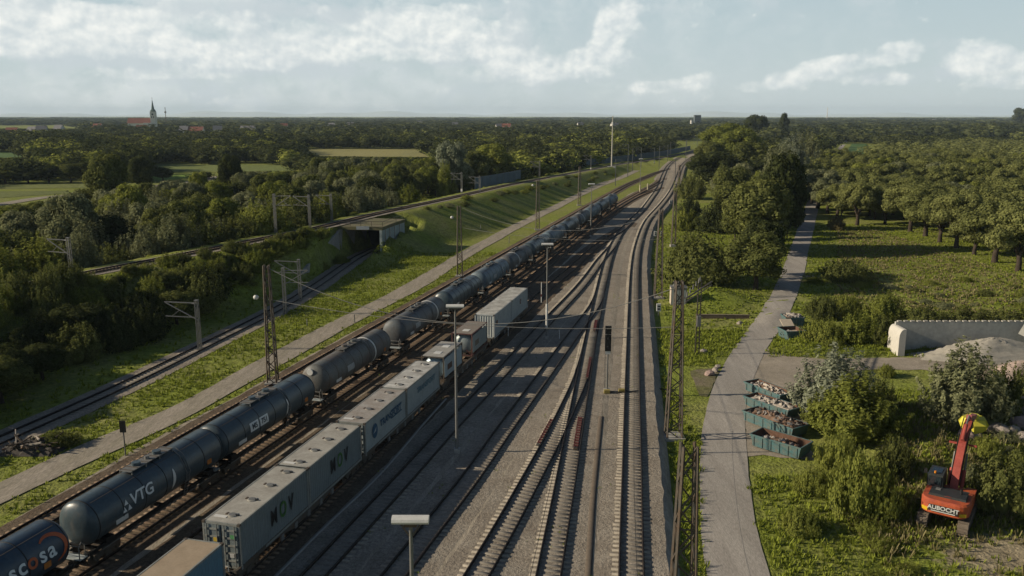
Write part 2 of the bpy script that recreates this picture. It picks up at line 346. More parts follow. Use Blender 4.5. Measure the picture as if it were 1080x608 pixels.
TB = Line([(-27.4, 28), (-20.5, 54.2), (3.3, 145)] + px([(620, 244), (650, 221), (668, 210), (681, 204)]) + [(T2.X(325), 325), (T2.X(340), 340)], .6, 6)
TT = Line([(-32.9, 28), (-25.7, 54.2), (0.9, 151), (31.6, 263.4)] + px([(667, 208), (683, 199.5), (693, 194.5)]) + [(T2.X(370), 370), (T2.X(390), 390)], .6, 8)
TL = Line([(-40.2, 28), (-33, 54.7), (1.7, 183), (36.4, 311)] + px([(664, 194.5), (682, 187), (694, 182)]) + [(T2.X(440), 440), (T2.X(460), 460)], .6, 8)
def tuz(Y): return np.interp(Y, [0, 210, 260, 330, 420, 520, 700], [6.3, 6.3, 5.6, 4.6, 3.0, 1.0, 0.2])
TU = Line([(-93, 50)] + [P(*q) for q in [(0, 305, 6.3), (87, 288, 6.3), (168, 273, 6.3), (283, 250, 6.3), (340, 239, 6.3), (387, 227, 6.3), (437, 217, 6.2), (500, 204, 5.4), (530, 197, 5), (580, 187.5, 4.2), (627, 178.3, 3), (659, 172.5, 1.6), (690, 168, .6), (722, 162, .2), (736, 157, .2), (744, 150, .2), (749, 142, .2)]], .6, 8)
TW = Line([(-51, 40)] + px([(0, 466), (67, 437), (135, 406), (180, 384), (227, 360), (280, 334), (325, 308), (364, 281), (384, 268)]) + [(-26.3, 190), (-22.5, 210), (-17, 245)], .6, 5)
ROAD = Line([(12.3, 25)] + px([(781.5, 608), (771, 558), (766, 508), (764, 460), (766.5, 428), (774, 400), (788, 371), (808, 343), (823, 320), (833.5, 295), (845, 258), (853, 230), (857.5, 214), (861, 195), (869, 180), (880, 164), (889, 153), (896, 145)]), 1.0, 4)
PATHL = Line([P(-120, 575), P(0, 521)] + px([(60, 492), (120, 466), (180, 441), (250, 402), (382, 330), (425, 309), (487, 271), (530, 247), (580, 221.5), (630, 197), (654, 188), (672, 180)]), 1.0, 4)

def sstep(a, b, x): t = np.clip((x - a) / (b - a), 0, 1); return t * t * (3 - 2 * t)
def wav(X, Y, f, s):
    return np.sin(X * f + 1.7 * s + np.sin(Y * f * .7 + s)) * np.cos(Y * f * 1.1 - s + np.sin(X * f * .8 + 2 * s))
CUTL, CUTR = 4.0, 4.2
def hgt(X, Y):
    X = np.asarray(X, float); Y = np.asarray(Y, float)
    z = np.zeros(np.broadcast(X, Y).shape)
    # grass right of the main track lies half a metre below the ballast
    d = X - T1.X(Y); right = sstep(0.6, 1.8, d) * (Y < 900); z = z - 0.5 * right
    # waste ground on the right is uneven
    w = sstep(31, 37, X) * (1 - sstep(120, 150, Y)) * (Y > 20); w = w * sstep(7, 11, np.abs(Y - 92.5))
    z = z + w * (0.35 * wav(X, Y, .42, 1.3) + .22 * wav(X, Y, .95, 3.1) + .25)
    # spoil mound behind the bushes
    for mx, my, r, hh in MOUNDS: z = z + hh * np.exp(-((X - mx) ** 2 + (Y - my) ** 2) / r ** 2)
    # the embankment of the upper line, cut open where the lower line passes under it
    i = np.clip(((Y - TU.a[0, 1]) / 1.0), 0, None)
    slope = np.interp(Y, TU.a[:, 1], np.gradient(TU.a[:, 0], TU.a[:, 1])); cosn = 1 / np.sqrt(1 + slope ** 2)
    du = np.abs(X - TU.X(Y)) * cosn; e = np.clip(tuz(Y) - .25 - np.clip(du - 4.6, 0, None) / np.interp(Y, [165, 200], [1.75, 2.45]), 0, None) * (Y > 30) * (Y < 800)
    sl = np.interp(Y, TW.a[:, 1], np.gradient(TW.a[:, 0], TW.a[:, 1])); dw = (X - TW.X(Y)) / np.sqrt(1 + sl ** 2)
    cut = (dw > -CUTL) & (dw < CUTR) & (Y < 194); e = np.where(cut, 0, e)
    z = z + e
    # far field ground is gently rolling
    r = np.hypot(X, Y); z = z + sstep(1500, 4000, r) * 2.0 * wav(X, Y, .0021, .4)
    return z
MOUNDS = [(35.5, 70.5, 5.0, 1.3), (51.5, 62.0, 4.0, 1.0), (31.5, 131, 4.2, 1.9), (58, 118, 6, 1.2)]
def G(px_, py_):
    """ground point under a photo pixel, on the real terrain"""
    z = 0.0
    for _ in range(6): X, Y = P(px_, py_, z); z = float(hgt(X, Y))
    return X, Y, z

# ------------------------------------------------------------------ ground sheet to the horizon
def axis(lo, hi, st, far_, k=26):
    a = np.arange(lo, hi + st, st); g = np.geomspace(1, far_, k)
    return np.r_[lo - g[::-1] * 1.0 - st, a, hi + g + st]
gx = axis(-150, 150, 1.5, 13000); gy = np.r_[-600, -200, -60, axis(24, 400, 1.5, 13000, 40)[40:]]
GX, GY = np.meshgrid(gx, gy); GZ = hgt(GX, GY) - 0.02
n0, n1 = GX.shape; idx = (np.arange(n0 - 1)[:, None] * n1 + np.arange(n1 - 1)[None]).ravel()
g_o = fast_mesh('ground', np.c_[GX.ravel(), GY.ravel(), GZ.ravel()], np.c_[idx, idx + 1, idx + n1 + 1, idx + n1], [M_GRASS], smooth=True)
tag(g_o, 'rough green grass and weeds covering the open ground', kind='structure')

# yard gravel between the leftmost yard track and the main track
ys = np.r_[np.arange(20, 440, 3.0), np.arange(440, 640, 10.0)]
lft = np.where(ys < 262, TL.X(ys) - 2.3, np.where(ys < 380, TT.X(ys) - 2.6, T2.X(ys) - 3))
lft = np.where((ys >= 262) & (ys < 275), TT.X(ys) - 2.6, lft); rgt = T1.X(ys) + 2.6
lft = lft + np.convolve(rng.normal(0, .5, len(ys) + 4), np.ones(5) / 5, 'valid')
W = np.linspace(0, 1, 6); V = np.stack([np.c_[lft + (rgt - lft) * w, ys, np.full(len(ys), .03)] for w in W], 1)
V = np.concatenate([V, np.c_[rgt + .5, ys, np.full(len(ys), -.54)][:, None]], 1); k = V.shape[1]
i = (np.arange(len(ys) - 1)[:, None] * k + np.arange(k - 1)[None]).ravel()
tag(fast_mesh('yard_ground', V.reshape(-1, 3), np.c_[i, i + 1, i + k + 1, i + k], [M_YARD]), 'sandy gravel floor of the rail yard', kind='structure')

def sheet(name, poly, z, mt, label, n=4, jit=.25, zf=True):
    """irregular flat patch from a ground polygon"""
    pts = []
    for a, b in zip(poly, poly[1:] + poly[:1]):
        L = math.hypot(b[0] - a[0], b[1] - a[1]); m = max(1, int(L / 1.2)) if L < 400 else 8
        for j in range(m):
            t = j / m; pts.append((a[0] + (b[0] - a[0]) * t + rng.normal(0, jit) * (j > 0), a[1] + (b[1] - a[1]) * t + rng.normal(0, jit) * (j > 0)))
    mb = MB(); mb.add([(x, y, z + (float(hgt(x, y)) if zf else 0)) for x, y in pts], [tuple(range(len(pts)))], mt)
    return tag(mb.build(name), label, kind='structure')

# roads
zr = lambda X, Y: hgt(X, Y)
tag(strip('road', ROAD, [-2.05, -1, 0, 1, 1.85], .035, M_ASPH, zf=zr, jit=.07), 'narrow grey asphalt lane running beside the orchard', kind='structure')
tag(strip('road_crack_line', ROAD, [.62, .66], .045, mat('tar_seam', (.33, .31, .28), .9), y0=40, y1=76, zf=zr), 'pale seam along the asphalt lane', kind='structure')
tag(strip('service_path', PATHL, [-1.75, -.6, .6, 1.75], .05, M_PATH, zf=zr, jit=.12), 'pale gravel service path beside the yard tracks', kind='structure')
jz = .02
sheet('paved_apron', px([(786, 414), (796, 384), (812, 360), (822, 362), (834, 376), (870, 379), (945, 377), (1010, 378), (1110, 379), (1110, 400), (1010, 392), (935, 390), (905, 391), (868, 402), (845, 410), (860, 440), (862, 470), (858, 486), (805, 480), (787, 482), (783, 440)], -.5), .015 - .5, M_PAVED, 'dusty paved apron branching off the lane', zf=False)
sheet('dirt_patch', px([(728, 392), (752, 389), (760, 392), (752, 405), (746, 419), (738, 418), (733, 405)], -.5), -.47, M_DIRT, 'bare reddish dirt beside the lane', zf=False, jit=.2)
# fields beyond
def field(l, c1, c2, label, z=.06):
    m_ = ground_mat('field_' + str(len(MATS)), [c1, c2, c1], (.02, .1, .6), .1, (.85, 1.1), 2.0, (R(20), (1, .15, 1)))
    return sheet('field', px(l), z, m_, label, zf=False, jit=.5)
FIELDS = [
    ([(325, 165), (452, 166), (440, 157.6), (318, 157.2)], (.27, .25, .10), (.23, .22, .09), 'straw yellow stubble field behind the tree belt'),
    ([(158, 181.5), (312, 180.5), (300, 174), (160, 174)], (.16, .19, .06), (.13, .16, .05), 'pale green crop strip in front of the dark wood'),
    ([(-40, 200), (140, 198), (135, 193.6), (-40, 194.6)], (.16, .18, .06), (.14, .16, .05), 'light green meadow strip below the big trees'),
    ([(-40, 212), (72, 204), (70, 201.5), (-40, 202.5)], (.14, .16, .05), (.12, .14, .045), 'olive meadow strip beside the country road'),
    ([(160, 192), (212, 187), (208, 184), (160, 186)], (.13, .20, .03), (.10, .16, .03), 'bright green meadow corner among the trees'),
    ([(-40, 168), (26, 166), (24, 161), (-40, 161)], (.09, .15, .05), (.07, .12, .04), 'far green meadow before the village'),
    ([(890, 166), (914, 166), (914, 152), (898, 152)], (.07, .13, .04), (.06, .11, .04), 'green strip of field beside the orchard'),
    ([(-40, 136), (80, 136), (75, 132.6), (-40, 132.6)], (.16, .16, .09), (.13, .14, .08), 'far pale field beside the village'),
    ([(820, 131), (1200, 131), (1200, 127.2), (820, 127)], (.09, .12, .07), (.08, .1, .06), 'far green plain on the horizon')]
for l, a, b, lab in FIELDS: field(l, a, b, lab)
CROAD = Line(px([(-60, 224), (0, 216), (40, 209.5), (62, 207), (95, 204.5), (150, 198), (212, 191), (230, 186)]), 2, 4)
tag(strip('country_road', CROAD, [-3, 3], .1, M_PATH, sub=1), 'pale country road between meadow and bushes', kind='structure')

# distant ridge, its haze put into the pale sky-like colour
hx = np.linspace(-16000, 16000, 160); hh = 22 + .5 * 75 * np.exp(-((hx + 2600) / 2300) ** 2) + .5 * 105 * np.exp(-((hx + 6800) / 2000) ** 2) + 28 * np.sin(hx / 700.) + 16 * np.sin(hx / 260. + 1) + 40 * np.exp(-((hx - 5000) / 2500) ** 2)
V = np.r_[np.c_[hx, np.full(160, 21000.), np.full(160, -60.)], np.c_[hx, np.full(160, 22500.), hh + 22], np.c_[hx, np.full(160, 25000.), np.full(160, -60.)]]
i = np.arange(159); tag(fast_mesh('hills', V, np.r_[np.c_[i, i + 1, i + 161, i + 160], np.c_[i + 160, i + 161, i + 321, i + 320]], [mat('hill_haze_tint', (.62, .72, .75), 1, var=.05, scale=.001)], smooth=True), 'faint blue ridge on the horizon', kind='structure')

# ------------------------------------------------------------------ railway tracks
def track(line, label, sl_mat, y0=0, y1=1e9, zf=None, ballast=None, bw=1.75, slw=2.5, sleep_y=330, sl_h=.035, group='railway tracks of the yard'):
    t = empty('railway_track', (0, 0, 0), label=label, cat='railway track', group=group)
    sel = (line.a[:, 1] >= y0) & (line.a[:, 1] <= y1); a = line.a[sel]; n = line.nrm[sel]; tt = line.t[sel]
    z = zf(a[:, 1]) if zf else np.zeros(len(a))
    if ballast:
        prof = [(-bw - .55, .034), (-bw, .040), (0, .06), (bw, .040), (bw + .55, .034)]
        q = a[::2]; qn = n[::2]; qz = z[::2]
        V = np.stack([np.c_[q + qn * (o + rng.normal(0, .05, len(q)))[:, None], qz + h] for o, h in prof], 1); k = 5
        i = (np.arange(len(q) - 1)[:, None] * k + np.arange(k - 1)[None]).ravel()
        fast_mesh('ballast_bed', V.reshape(-1, 3), np.c_[i, i + 1, i + k + 1, i + k], [ballast], t)
    for sgn in (-1, 1):
        pr = [(-.075, .10), (-.036, .27), (.036, .27), (.075, .10)]
        st = 2; q = a[::st]; qn = n[::st]; qz = z[::st]
        V = np.stack([np.c_[q + qn * (sgn * .7525 + o), qz + h] for o, h in pr], 1); i = (np.arange(len(q) - 1)[:, None] * 4 + np.arange(4)[None])
        j = (np.arange(len(q) - 1)[:, None] * 4 + (np.arange(4)[None] + 1) % 4); F = np.stack([i, j, j + 4, i + 4], -1).reshape(-1, 4)
        fast_mesh('rail', V.reshape(-1, 3), F, [M_RAIL], t)
    s2 = a[:, 1] < sleep_y; a, n, tt, z = a[s2], n[s2], tt[s2], z[s2]; m = len(a)
    if m:
        cs = np.array([(-1, -1, -1), (1, -1, -1), (1, 1, -1), (-1, 1, -1), (-1, -1, 1), (1, -1, 1), (1, 1, 1), (-1, 1, 1)], float)
        hw = slw / 2 + rng.normal(0, .03, m); off = rng.normal(0, .03, m)
        V = np.empty((m, 8, 3))
        for q in range(8):
            u = cs[q, 0] * hw + off; w = cs[q, 1] * (.13 if cs[q, 2] < 0 else .115)
            V[:, q, 0] = a[:, 0] + n[:, 0] * u + tt[:, 0] * w; V[:, q, 1] = a[:, 1] + n[:, 1] * u + tt[:, 1] * w; V[:, q, 2] = z + (.02 if cs[q, 2] < 0 else .065 + sl_h)
        fb = np.array([(4, 5, 6, 7), (0, 1, 5, 4), (1, 2, 6, 5), (2, 3, 7, 6), (3, 0, 4, 7)])
        F = (np.arange(m)[:, None, None] * 8 + fb[None]).reshape(-1, 4)
        o = fast_mesh('sleepers', V.reshape(-1, 3), F, [sl_mat], t); o['kind'] = 'stuff'
    return t
track(T1, 'main railway track nearest the asphalt lane, pale concrete sleepers', M_SLEEP, 25, 1500, ballast=M_BALLAST)
track(T2, 'railway track left of the main line running the whole length of the yard', M_SLEEP, 25, 1500, ballast=M_BALLAST)
track(T3, 'track with pale sleepers merging at the near turnout with red boards', M_SLEEP, 25, T3.a[-1, 1], ballast=M_BALLAST)
track(T4, 'track along the edge of the train shadow, in front of the light mast foot', M_SLEEP, 25, T4.a[-1, 1], ballast=M_BALLAST, sl_h=.02)
track(T5, 'empty shaded track beside the container train', M_SLEEP, 25, T5.a[-1, 1], ballast=M_BALLAST, sl_h=.03)
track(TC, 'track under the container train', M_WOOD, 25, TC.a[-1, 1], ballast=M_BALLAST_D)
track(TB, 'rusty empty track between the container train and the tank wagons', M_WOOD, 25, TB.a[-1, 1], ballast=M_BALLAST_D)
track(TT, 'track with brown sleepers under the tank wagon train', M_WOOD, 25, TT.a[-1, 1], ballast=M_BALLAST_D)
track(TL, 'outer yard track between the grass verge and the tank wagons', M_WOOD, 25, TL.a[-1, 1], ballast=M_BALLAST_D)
track(TU, 'upper railway line on the embankment crossing over the bridge', M_WOOD, 50, 1200, zf=lambda y: tuz(y) - .24, ballast=M_BALLAST, group='railway lines beyond the yard')
track(TW, 'lower railway line passing through the bridge portal', M_SLEEP, 40, 255, ballast=M_BALLAST, group='railway lines beyond the yard')
# second track of the upper line
class Off(Line):
    def __init__(s, l, o): s.a = l.a + l.nrm * o; s.t = l.t; s.nrm = l.nrm; s.step = l.step
TU2 = Off(TU, -4.2)
# red boards over the point blades
def boards(line, y, n, off, w, label):
    i = line.at(y); t = empty('point_cover', (line.a[i, 0], line.a[i, 1], .0), label=label, cat='track cover', group='red covers at the turnouts')
    mb = MB(); ang = math.atan2(line.t[i, 0], line.t[i, 1])
    for k in range(n): mb.box((off, k * .62, .26), (w, .3, .08), M_RED)
    mb.box((off - w / 2 + .06, (n - 1) * .31, .25), (.1, n * .62, .1), M_RED)
    o = mb.build('board', t); t.rotation_euler[2] = -ang
    mb2 = MB(); mb2.box((off, -.5, .24), (w * .8, .35, .14), M_DSTEEL); mb2.build('end_stop', t)
boards(T2, P(610, 474)[1], 12, .38, .42, 'row of dark red boards between the rails at the near turnout')
boards(T3, P(581, 470)[1], 10, -.95, .3, 'dark red bar beside the left rail at the near turnout')
boards(T2, P(629, 350)[1], 9, .3, .4, 'short red cover further up the track near the signal')
boards(T2, P(622, 400)[1], 13, .4, .28, 'rusty red strip along the rail below the signal')

# cable troughs: flat concrete or steel lids running along the tracks
for pts_, w_, m_, lab in (([(634, 440), (630, 480), (626, 520), (621, 600), (618, 650)], .22, mat('trough_brown', (.13, .105, .08), .9, var=.3), 'dark narrow cable trough between the two right-hand tracks'), ([(260, 640), (300, 599), (348, 550), (395, 508), (440, 455), (475, 416)], .12, mat('trough_pale', (.34, .32, .28), .9, var=.2), 'thin pale cable trough beside the container train')):
    ln_ = Line(px(pts_), 1.0, 3); tag(strip('cable_trough', ln_, [-w_, -w_ * .9, w_ * .9, w_], [.032, .075, .075, .032], m_), lab, 'cable trough')

# ------------------------------------------------------------------ bridge portal of the lower line
def bridge():
    i0 = TW.at(171); i1 = TW.at(185); a, n = TW.a, TW.nrm
    t = empty('railway_bridge', (a[i0, 0], a[i0, 1], 0), label='concrete bridge box with dark portal carrying the upper line', cat='bridge')
    o0 = Vector((a[i0, 0], a[i0, 1], 0))
    def pt(i, off, z): return Vector((a[i, 0] + n[i, 0] * off, a[i, 1] + n[i, 1] * off, z)) - o0
    def wall(name, ia, ib, off, th, zt, zb=-.5, m=M_CONC, step=4, zt2=None):
        mb = MB(); L = list(range(ia, ib, step)) + [ib]; vs = []
        for q, i in enumerate(L):
            z = zt if zt2 is None else zt + (zt2 - zt) * q / (len(L) - 1)
            vs += [pt(i, off, zb), pt(i, off + th, zb), pt(i, off + th, z), pt(i, off, z)]
        fs = [(4 * q + k, 4 * q + (k + 1) % 4, 4 * q + 4 + (k + 1) % 4, 4 * q + 4 + k) for q in range(len(L) - 1) for k in range(4)]
        fs += [(3, 2, 1, 0), tuple(4 * (len(L) - 1) + k for k in range(4))]
        mb.add(vs, fs, m); return mb.build(name, t)
    mwall = mat('pale_wall', (.30, .36, .36), .8, var=.25, scale=.4, col2=(.22, .25, .24), gen='Position')
    w = wall('side_wall', i0, i1, 4.0, .5, 5.3, m=mwall)
    mb = MB()
    for i in range(i0 + 4, i1, 5): p = pt(i, 4.58, 2.5); mb.box(p, (.16, .3, 5.5), M_CONC)
    mb.build('rib', w)
    wall('side_wall', i0, i1, -4.5, .5, 5.3)
    wall('wing_wall', TW.at(141), i0 - 1, -4.6, .45, .6, zt2=5.2)
    mb = MB(); L = [i0, TW.at(176), TW.at(181), i1]; vs = []
    for i in L: vs += [pt(i, -4.7, 5.3), pt(i, 4.75, 5.3), pt(i, 4.75, 5.95), pt(i, -4.7, 5.95)]
    fs = [(4 * q + k, 4 * q + (k + 1) % 4, 4 * q + 4 + (k + 1) % 4, 4 * q + 4 + k) for q in range(3) for k in range(4)] + [(3, 2, 1, 0), (12, 13, 14, 15)]
    mb.add(vs, fs, mat('mossy_concrete', (.15, .125, .08), .95, var=.4, scale=.5, col2=(.10, .11, .04), gen='Position')); mb.build('deck', t)
    mb = MB(); ps = [pt(i0 + 1, o, 5.95) for o in (-4.4, -2.2, 0, 2.2, 4.5)] + [pt(TW.at(180), 4.5, 5.95), pt(TW.at(184), 4.5, 5.95)]
    for p, q in zip(ps, ps[1:]):
        mb.bar(p + Vector((0, 0, 1)), q + Vector((0, 0, 1)), .07, M_DSTEEL); mb.bar(p + Vector((0, 0, .5)), q + Vector((0, 0, .5)), .05, M_DSTEEL)
    for p in ps: mb.bar(p, p + Vector((0, 0, 1.05)), .07, M_DSTEEL)
    mb.build('railing', t)
    mb = MB(); mb.box(pt(i0, .6, 5.75) + Vector((0, -.25, 0)), (2.6, .1, .7), M_WHITE); mb.build('white_board', t)
    # black panel added inside the bore so that its end stays dark
    mb = MB(); mb.box(pt(i1, 0, 2.4), (8.6, .5, 5.8), M_BLACK, Matrix.Rotation(-.2, 3, 'Z')); mb.build('bore_blackout', t)
bridge()

# ------------------------------------------------------------------ masts and wires
def lattice(name, loc, h, wb, wt, label, group, m=M_DSTEEL, bays=None, depth=None, cat='lattice mast', lamp=None, base=True):
    t = empty(name, loc, label=label, cat=cat, group=group); mb = MB(); bays = bays or int(h / .95)
    db = (depth or wb) ; dt = db * wt / wb
    def c(k, z): f = z / h; a = (wb + (wt - wb) * f) / 2; d = (db + (dt - db) * f) / 2; return Vector(((-a, a, a, -a)[k], (-d, -d, d, d)[k], z))
    for k in range(4): mb.bar(c(k, 0), c(k, h), .12, m)
    for b in range(bays):
        z0, z1 = h * b / bays, h * (b + 1) / bays
        for k in range(4):
            k2 = (k + 1) % 4; p, q = (c(k, z0), c(k2, z1)) if (b + k) % 2 else (c(k2, z0), c(k, z1)); mb.bar(p, q, .075, m)
        if b % 3 == 0:
            for k in range(4): mb.bar(c(k, z1), c((k + 1) % 4, z1), .05, m)
    mb.build('lattice_frame', t)
    if base:
        mb = MB(); mb.box((0, 0, .0), (wb + .5, db + .5, .5), M_CONC); mb.build('foundation', t)
    if lamp:
        mb = MB(); mb.bar((-wb / 2, 0, lamp), (-1.15, 0, lamp + .1), .07, m); o = mb.build('lamp_arm', t)
        mb = MB(); prof = [(0, .02), (.06, .2), (.22, .3), (.38, .26), (.5, .1)]
        vs = []; N = 14
        for z, r in prof:
            for k in range(N): vs.append((-1.25 + r * math.cos(2 * math.pi * k / N), r * math.sin(2 * math.pi * k / N), lamp - .15 + z))
        mb.add(vs, [(i * N + k, i * N + (k + 1) % N, (i + 1) * N + (k + 1) % N, (i + 1) * N + k) for i in range(len(prof) - 1) for k in range(N)], M_WHITE, True)
        mb.build('lamp_shade', o)
    return t
ga = 'lattice masts between the path and the tank wagons'
AM = [((288, 405), 12.8, 'tall lattice mast beside the second tank wagon, white lamp at mid height', 9.3), ((485, 292), 12.5, 'lattice mast with white globe lamp in front of the shaded embankment', 10.4),
      ((567, 243), 12.4, 'lattice mast beside the path, third along the tank train', 11), ((611, 217), 12.2, 'lattice mast beside the path near the end of the tank train', None)]
for (q, h, lab, lp) in AM:
    X, Y = P(*q); lattice('lattice_mast', (X, Y, hgt(X, Y)), h, .95, .5, lab, ga, lamp=lp, bays=14)
gm = 'lattice masts along the right side of the main track'
MM = [((710, 462), 14.4, 'tall lattice mast in the grass strip, in front of the grey kiosk', 1.35, .55), ((694, 315), 14.2, 'lattice mast beside the main track behind the kiosk', 1.2, .5), ]
for (q, h, lab, wb, wt) in MM:
    X, Y = P(q[0], q[1], -.5); lattice('lattice_mast', (X, Y, -.5), h, wb, wt, lab, gm)
X, Y = P(727, 469, 13.4); lattice('lattice_mast', (X, Y, -.5), 13.9, 1.3, .62, 'nearest lattice mast, its head just beside the lane', gm)
for q, lab in (((703, 258), 'distant lattice mast on the curve of the main track'), ((711, 206), 'small distant lattice mast behind the curve'),):
    X, Y = P(*q); lattice('lattice_mast', (X + 1.5, Y, -.3), 12 if q[1] > 240 else 11, .9, .5, lab, gm, bays=10)
# pole with switchgear cross-arm beside the tall mast
X, Y = P(735, 374, -.5); t = empty('switchgear_pole', (X, Y, -.5), label='dark lattice pole joined by a cross-arm to the tall mast', cat='pole')
mb = MB()
for sx in (-.22, .22):
    mb.bar((sx, 0, 0), (sx * .8, 0, 9.2), .12, M_DSTEEL)
for k in range(12): mb.bar((-.2, 0, .5 + k * .7), (.2, 0, .85 + k * .7), .06, M_DSTEEL)
mb.build('pole', t)
x1, y1 = P(712, 302, 8.7); mb = MB(); mb.bar((x1 - X, y1 - Y - 6, 9.0), (1.4, 0, 9.0), .14, M_DSTEEL); mb.bar((x1 - X, y1 - Y - 6, 8.6), (1.4, 0, 8.6), .1, M_DSTEEL); mb.build('cross_arm', t)
for f in (.1, .3, .5, .7, .9, 1): mb = MB(); mb.tube([((x1 - X) * (1 - f), (y1 - Y - 6) * (1 - f), 9.05), ((x1 - X) * (1 - f), (y1 - Y - 6) * (1 - f), 9.6)], [.09, .05], M_STEEL, 6); mb.build('insulator', t)
mb = MB(); mb.box((0, -.25, 4.2), (.45, .35, 1.3), M_STEEL); mb.build('switch_box', t)
# control cabin (grey kiosk) with clutter on its roof
X, Y = P(715, 321, -.5); t = empty('transformer_kiosk', (X, Y, -.5), R(-4), label='grey metal transformer kiosk with equipment on its flat roof', cat='kiosk')
mk = mat('kiosk_grey', (.22, .22, .2), .6, var=.25, scale=1.2)
mb = MB(); mb.box((0, 0, 1.35), (2.3, 1.9, 2.7), mk); mb.build('body', t)
mb = MB(); mb.box((0, 0, 2.75), (2.5, 2.1, .12), M_STEEL); mb.build('roof', t)
for x in (-.55, .55):
    mb = MB(); mb.box((x, -.97, 1.25), (.95, .04, 2.2), mat('kiosk_door', (.3, .33, .32), .6, var=.2)); d = mb.build('door', t); mb = MB(); mb.box((x + .3, -1.0, 1.2), (.05, .04, .2), M_BLACK); mb.build('handle', d)
mb = MB(); mb.box((-1.17, 0, 1.35), (.06, 1.92, 2.7), mat('kiosk_edge', (.5, .44, .36), .7)); mb.build('side_panel', t)
for x, y in ((-.7, .2), (0, .1), (.65, .3)):
    mb = MB(); mb.tube([(x, y, 2.8), (x, y, 3.5)], [.16, .1], M_STEEL, 8); mb.tube([(x, y, 3.5), (x, y, 3.9)], .05, M_BLACK, 6); mb.box((x, y, 3.3), (.5, .25, .2), M_BLACK); mb.build('bushing', t)

def light_mast(loc, h, label, bar=1.45, red=False):
    t = empty('light_mast', loc, label=label, cat='light mast', group='yard light masts with white lamp bars'); mb = MB()
    mb.tube([(0, 0, 0), (0, 0, h * .35), (0, 0, h)], [.13, .11, .07], M_STEEL, 10); mb.build('pole', t)
    mb = MB(); mb.box((0, 0, .15), (.5, .5, .5), M_CONC); mb.build('foundation', t)
    mb = MB(); v = []; N = 10
    for x in (-bar / 2, bar / 2):
        for k in range(N): a = 2 * math.pi * k / N; v.append((x, .27 * math.cos(a), h + .08 + .16 * math.sin(a)))
    mb.add(v, [(k, (k + 1) % N, N + (k + 1) % N, N + k) for k in range(N)] + [tuple(reversed(range(N))), tuple(range(N, 2 * N))], M_WHITE); mb.build('lamp_bar', t); mb = MB(); mb.box((0, 0, h - .12), (.5, .3, .12), M_DSTEEL); mb.bar((-.45, 0, h - .02), (0, 0, h - .7), .05, M_DSTEEL); mb.bar((.45, 0, h - .02), (0, 0, h - .7), .05, M_DSTEEL); mb.build('lamp_bracket', t)
    return t
X, Y = P(433, 551, 12.3); light_mast((X, Y, .03), 12.3, 'nearest light mast with long white lamp bar between the tracks')
X, Y = P(482, 478); light_mast((X, Y, .03), 12.6, 'light mast in front of the grey tank containers')
X, Y = P(576.5, 358); t = light_mast((X, Y, .03), 12.1, 'light mast with white lower section beyond the last container')
mb = MB(); mb.tube([(0, 0, 1.4), (0, 0, 4.6)], .15, M_WHITE, 10); mb.build('white_sleeve', t)
X, Y = P(623, 250); light_mast((X, Y, .03), 12.2, 'light mast beside the far half of the tank train')
X, Y = P(675, 200); light_mast((X, Y, .0), 11.5, 'far light mast at the bushes where the tracks converge')
# small white marker posts, red and white pole
X, Y = P(571, 320); t = empty('marker_pole', (X, Y, 0), label='slim white pole with a red band beside the last container', cat='marker pole')
mb = MB(); mb.tube([(0, 0, 0), (0, 0, 3.2)], .06, M_WHITE, 8); mb.build('post', t); mb = MB(); mb.tube([(0, 0, 1.0), (0, 0, 1.4)], .075, M_RED, 8); mb.build('red_band', t)

def cat_mast(loc, h, side, label, m=M_STEEL, rz=0.0, plate=True, reach=3.6, dbl=True):
    """overhead line mast: lattice post, tube cantilever with stay and registration arm"""
    t = empty('catenary_mast', loc, rz, label=label, cat='catenary mast', group='catenary masts of the upper and lower line'); mb = MB()
    if dbl:
        for sx in (-.17, .17):
            for sy in (-.17, .17): mb.bar((sx, sy, 0), (sx, sy, h), .08, m)
        for k in range(int(h / .8)): mb.bar((-.17, -.17, k * .8), (.17, -.17, k * .8 + .4), .05, m); mb.bar((-.17, .17, k * .8 + .4), (.17, .17, k * .8 + .8), .05, m)
        mb.box((0, 0, h), (.44, .44, .1), m)
    else: mb.box((0, 0, h / 2), (.26, .26, h), m)
    mb.build('post', t); s_ = side; mb = MB()
    mb.bar((0, 0, h - .35), (s_ * reach, 0, h - .25), .11, m); mb.bar((0, 0, h - 2.4), (s_ * reach * .98, 0, h - .3), .11, m); mb.bar((s_ * .35, 0, h - 2.1), (s_ * reach, 0, h - 2.0), .09, m); mb.bar((s_ * reach * .55, 0, h - 1.25), (s_ * reach * .8, 0, h - 2.0), .06, m)
    for q in (.25, .38): mb.tube([(s_ * q, 0, h - .4), (s_ * (q + .25), 0, h - .38)], .1, m, 6)
    mb.build('cantilever', t)
    if plate: mb = MB(); mb.box((0, -.22, .9), (.55, .05, .75), M_WHITE); mb.build('number_plate', t)
    return t
def on_up(px_, top, bot):
    """mast on the embankment: base pixel at row bot on the upper line level"""
    z = 5.8
    for _ in range(5): X, Y = P(px_, bot, z); z = max(float(hgt(X, Y)), 0)
    return (X, Y, z), height_to(X, Y, z, top)
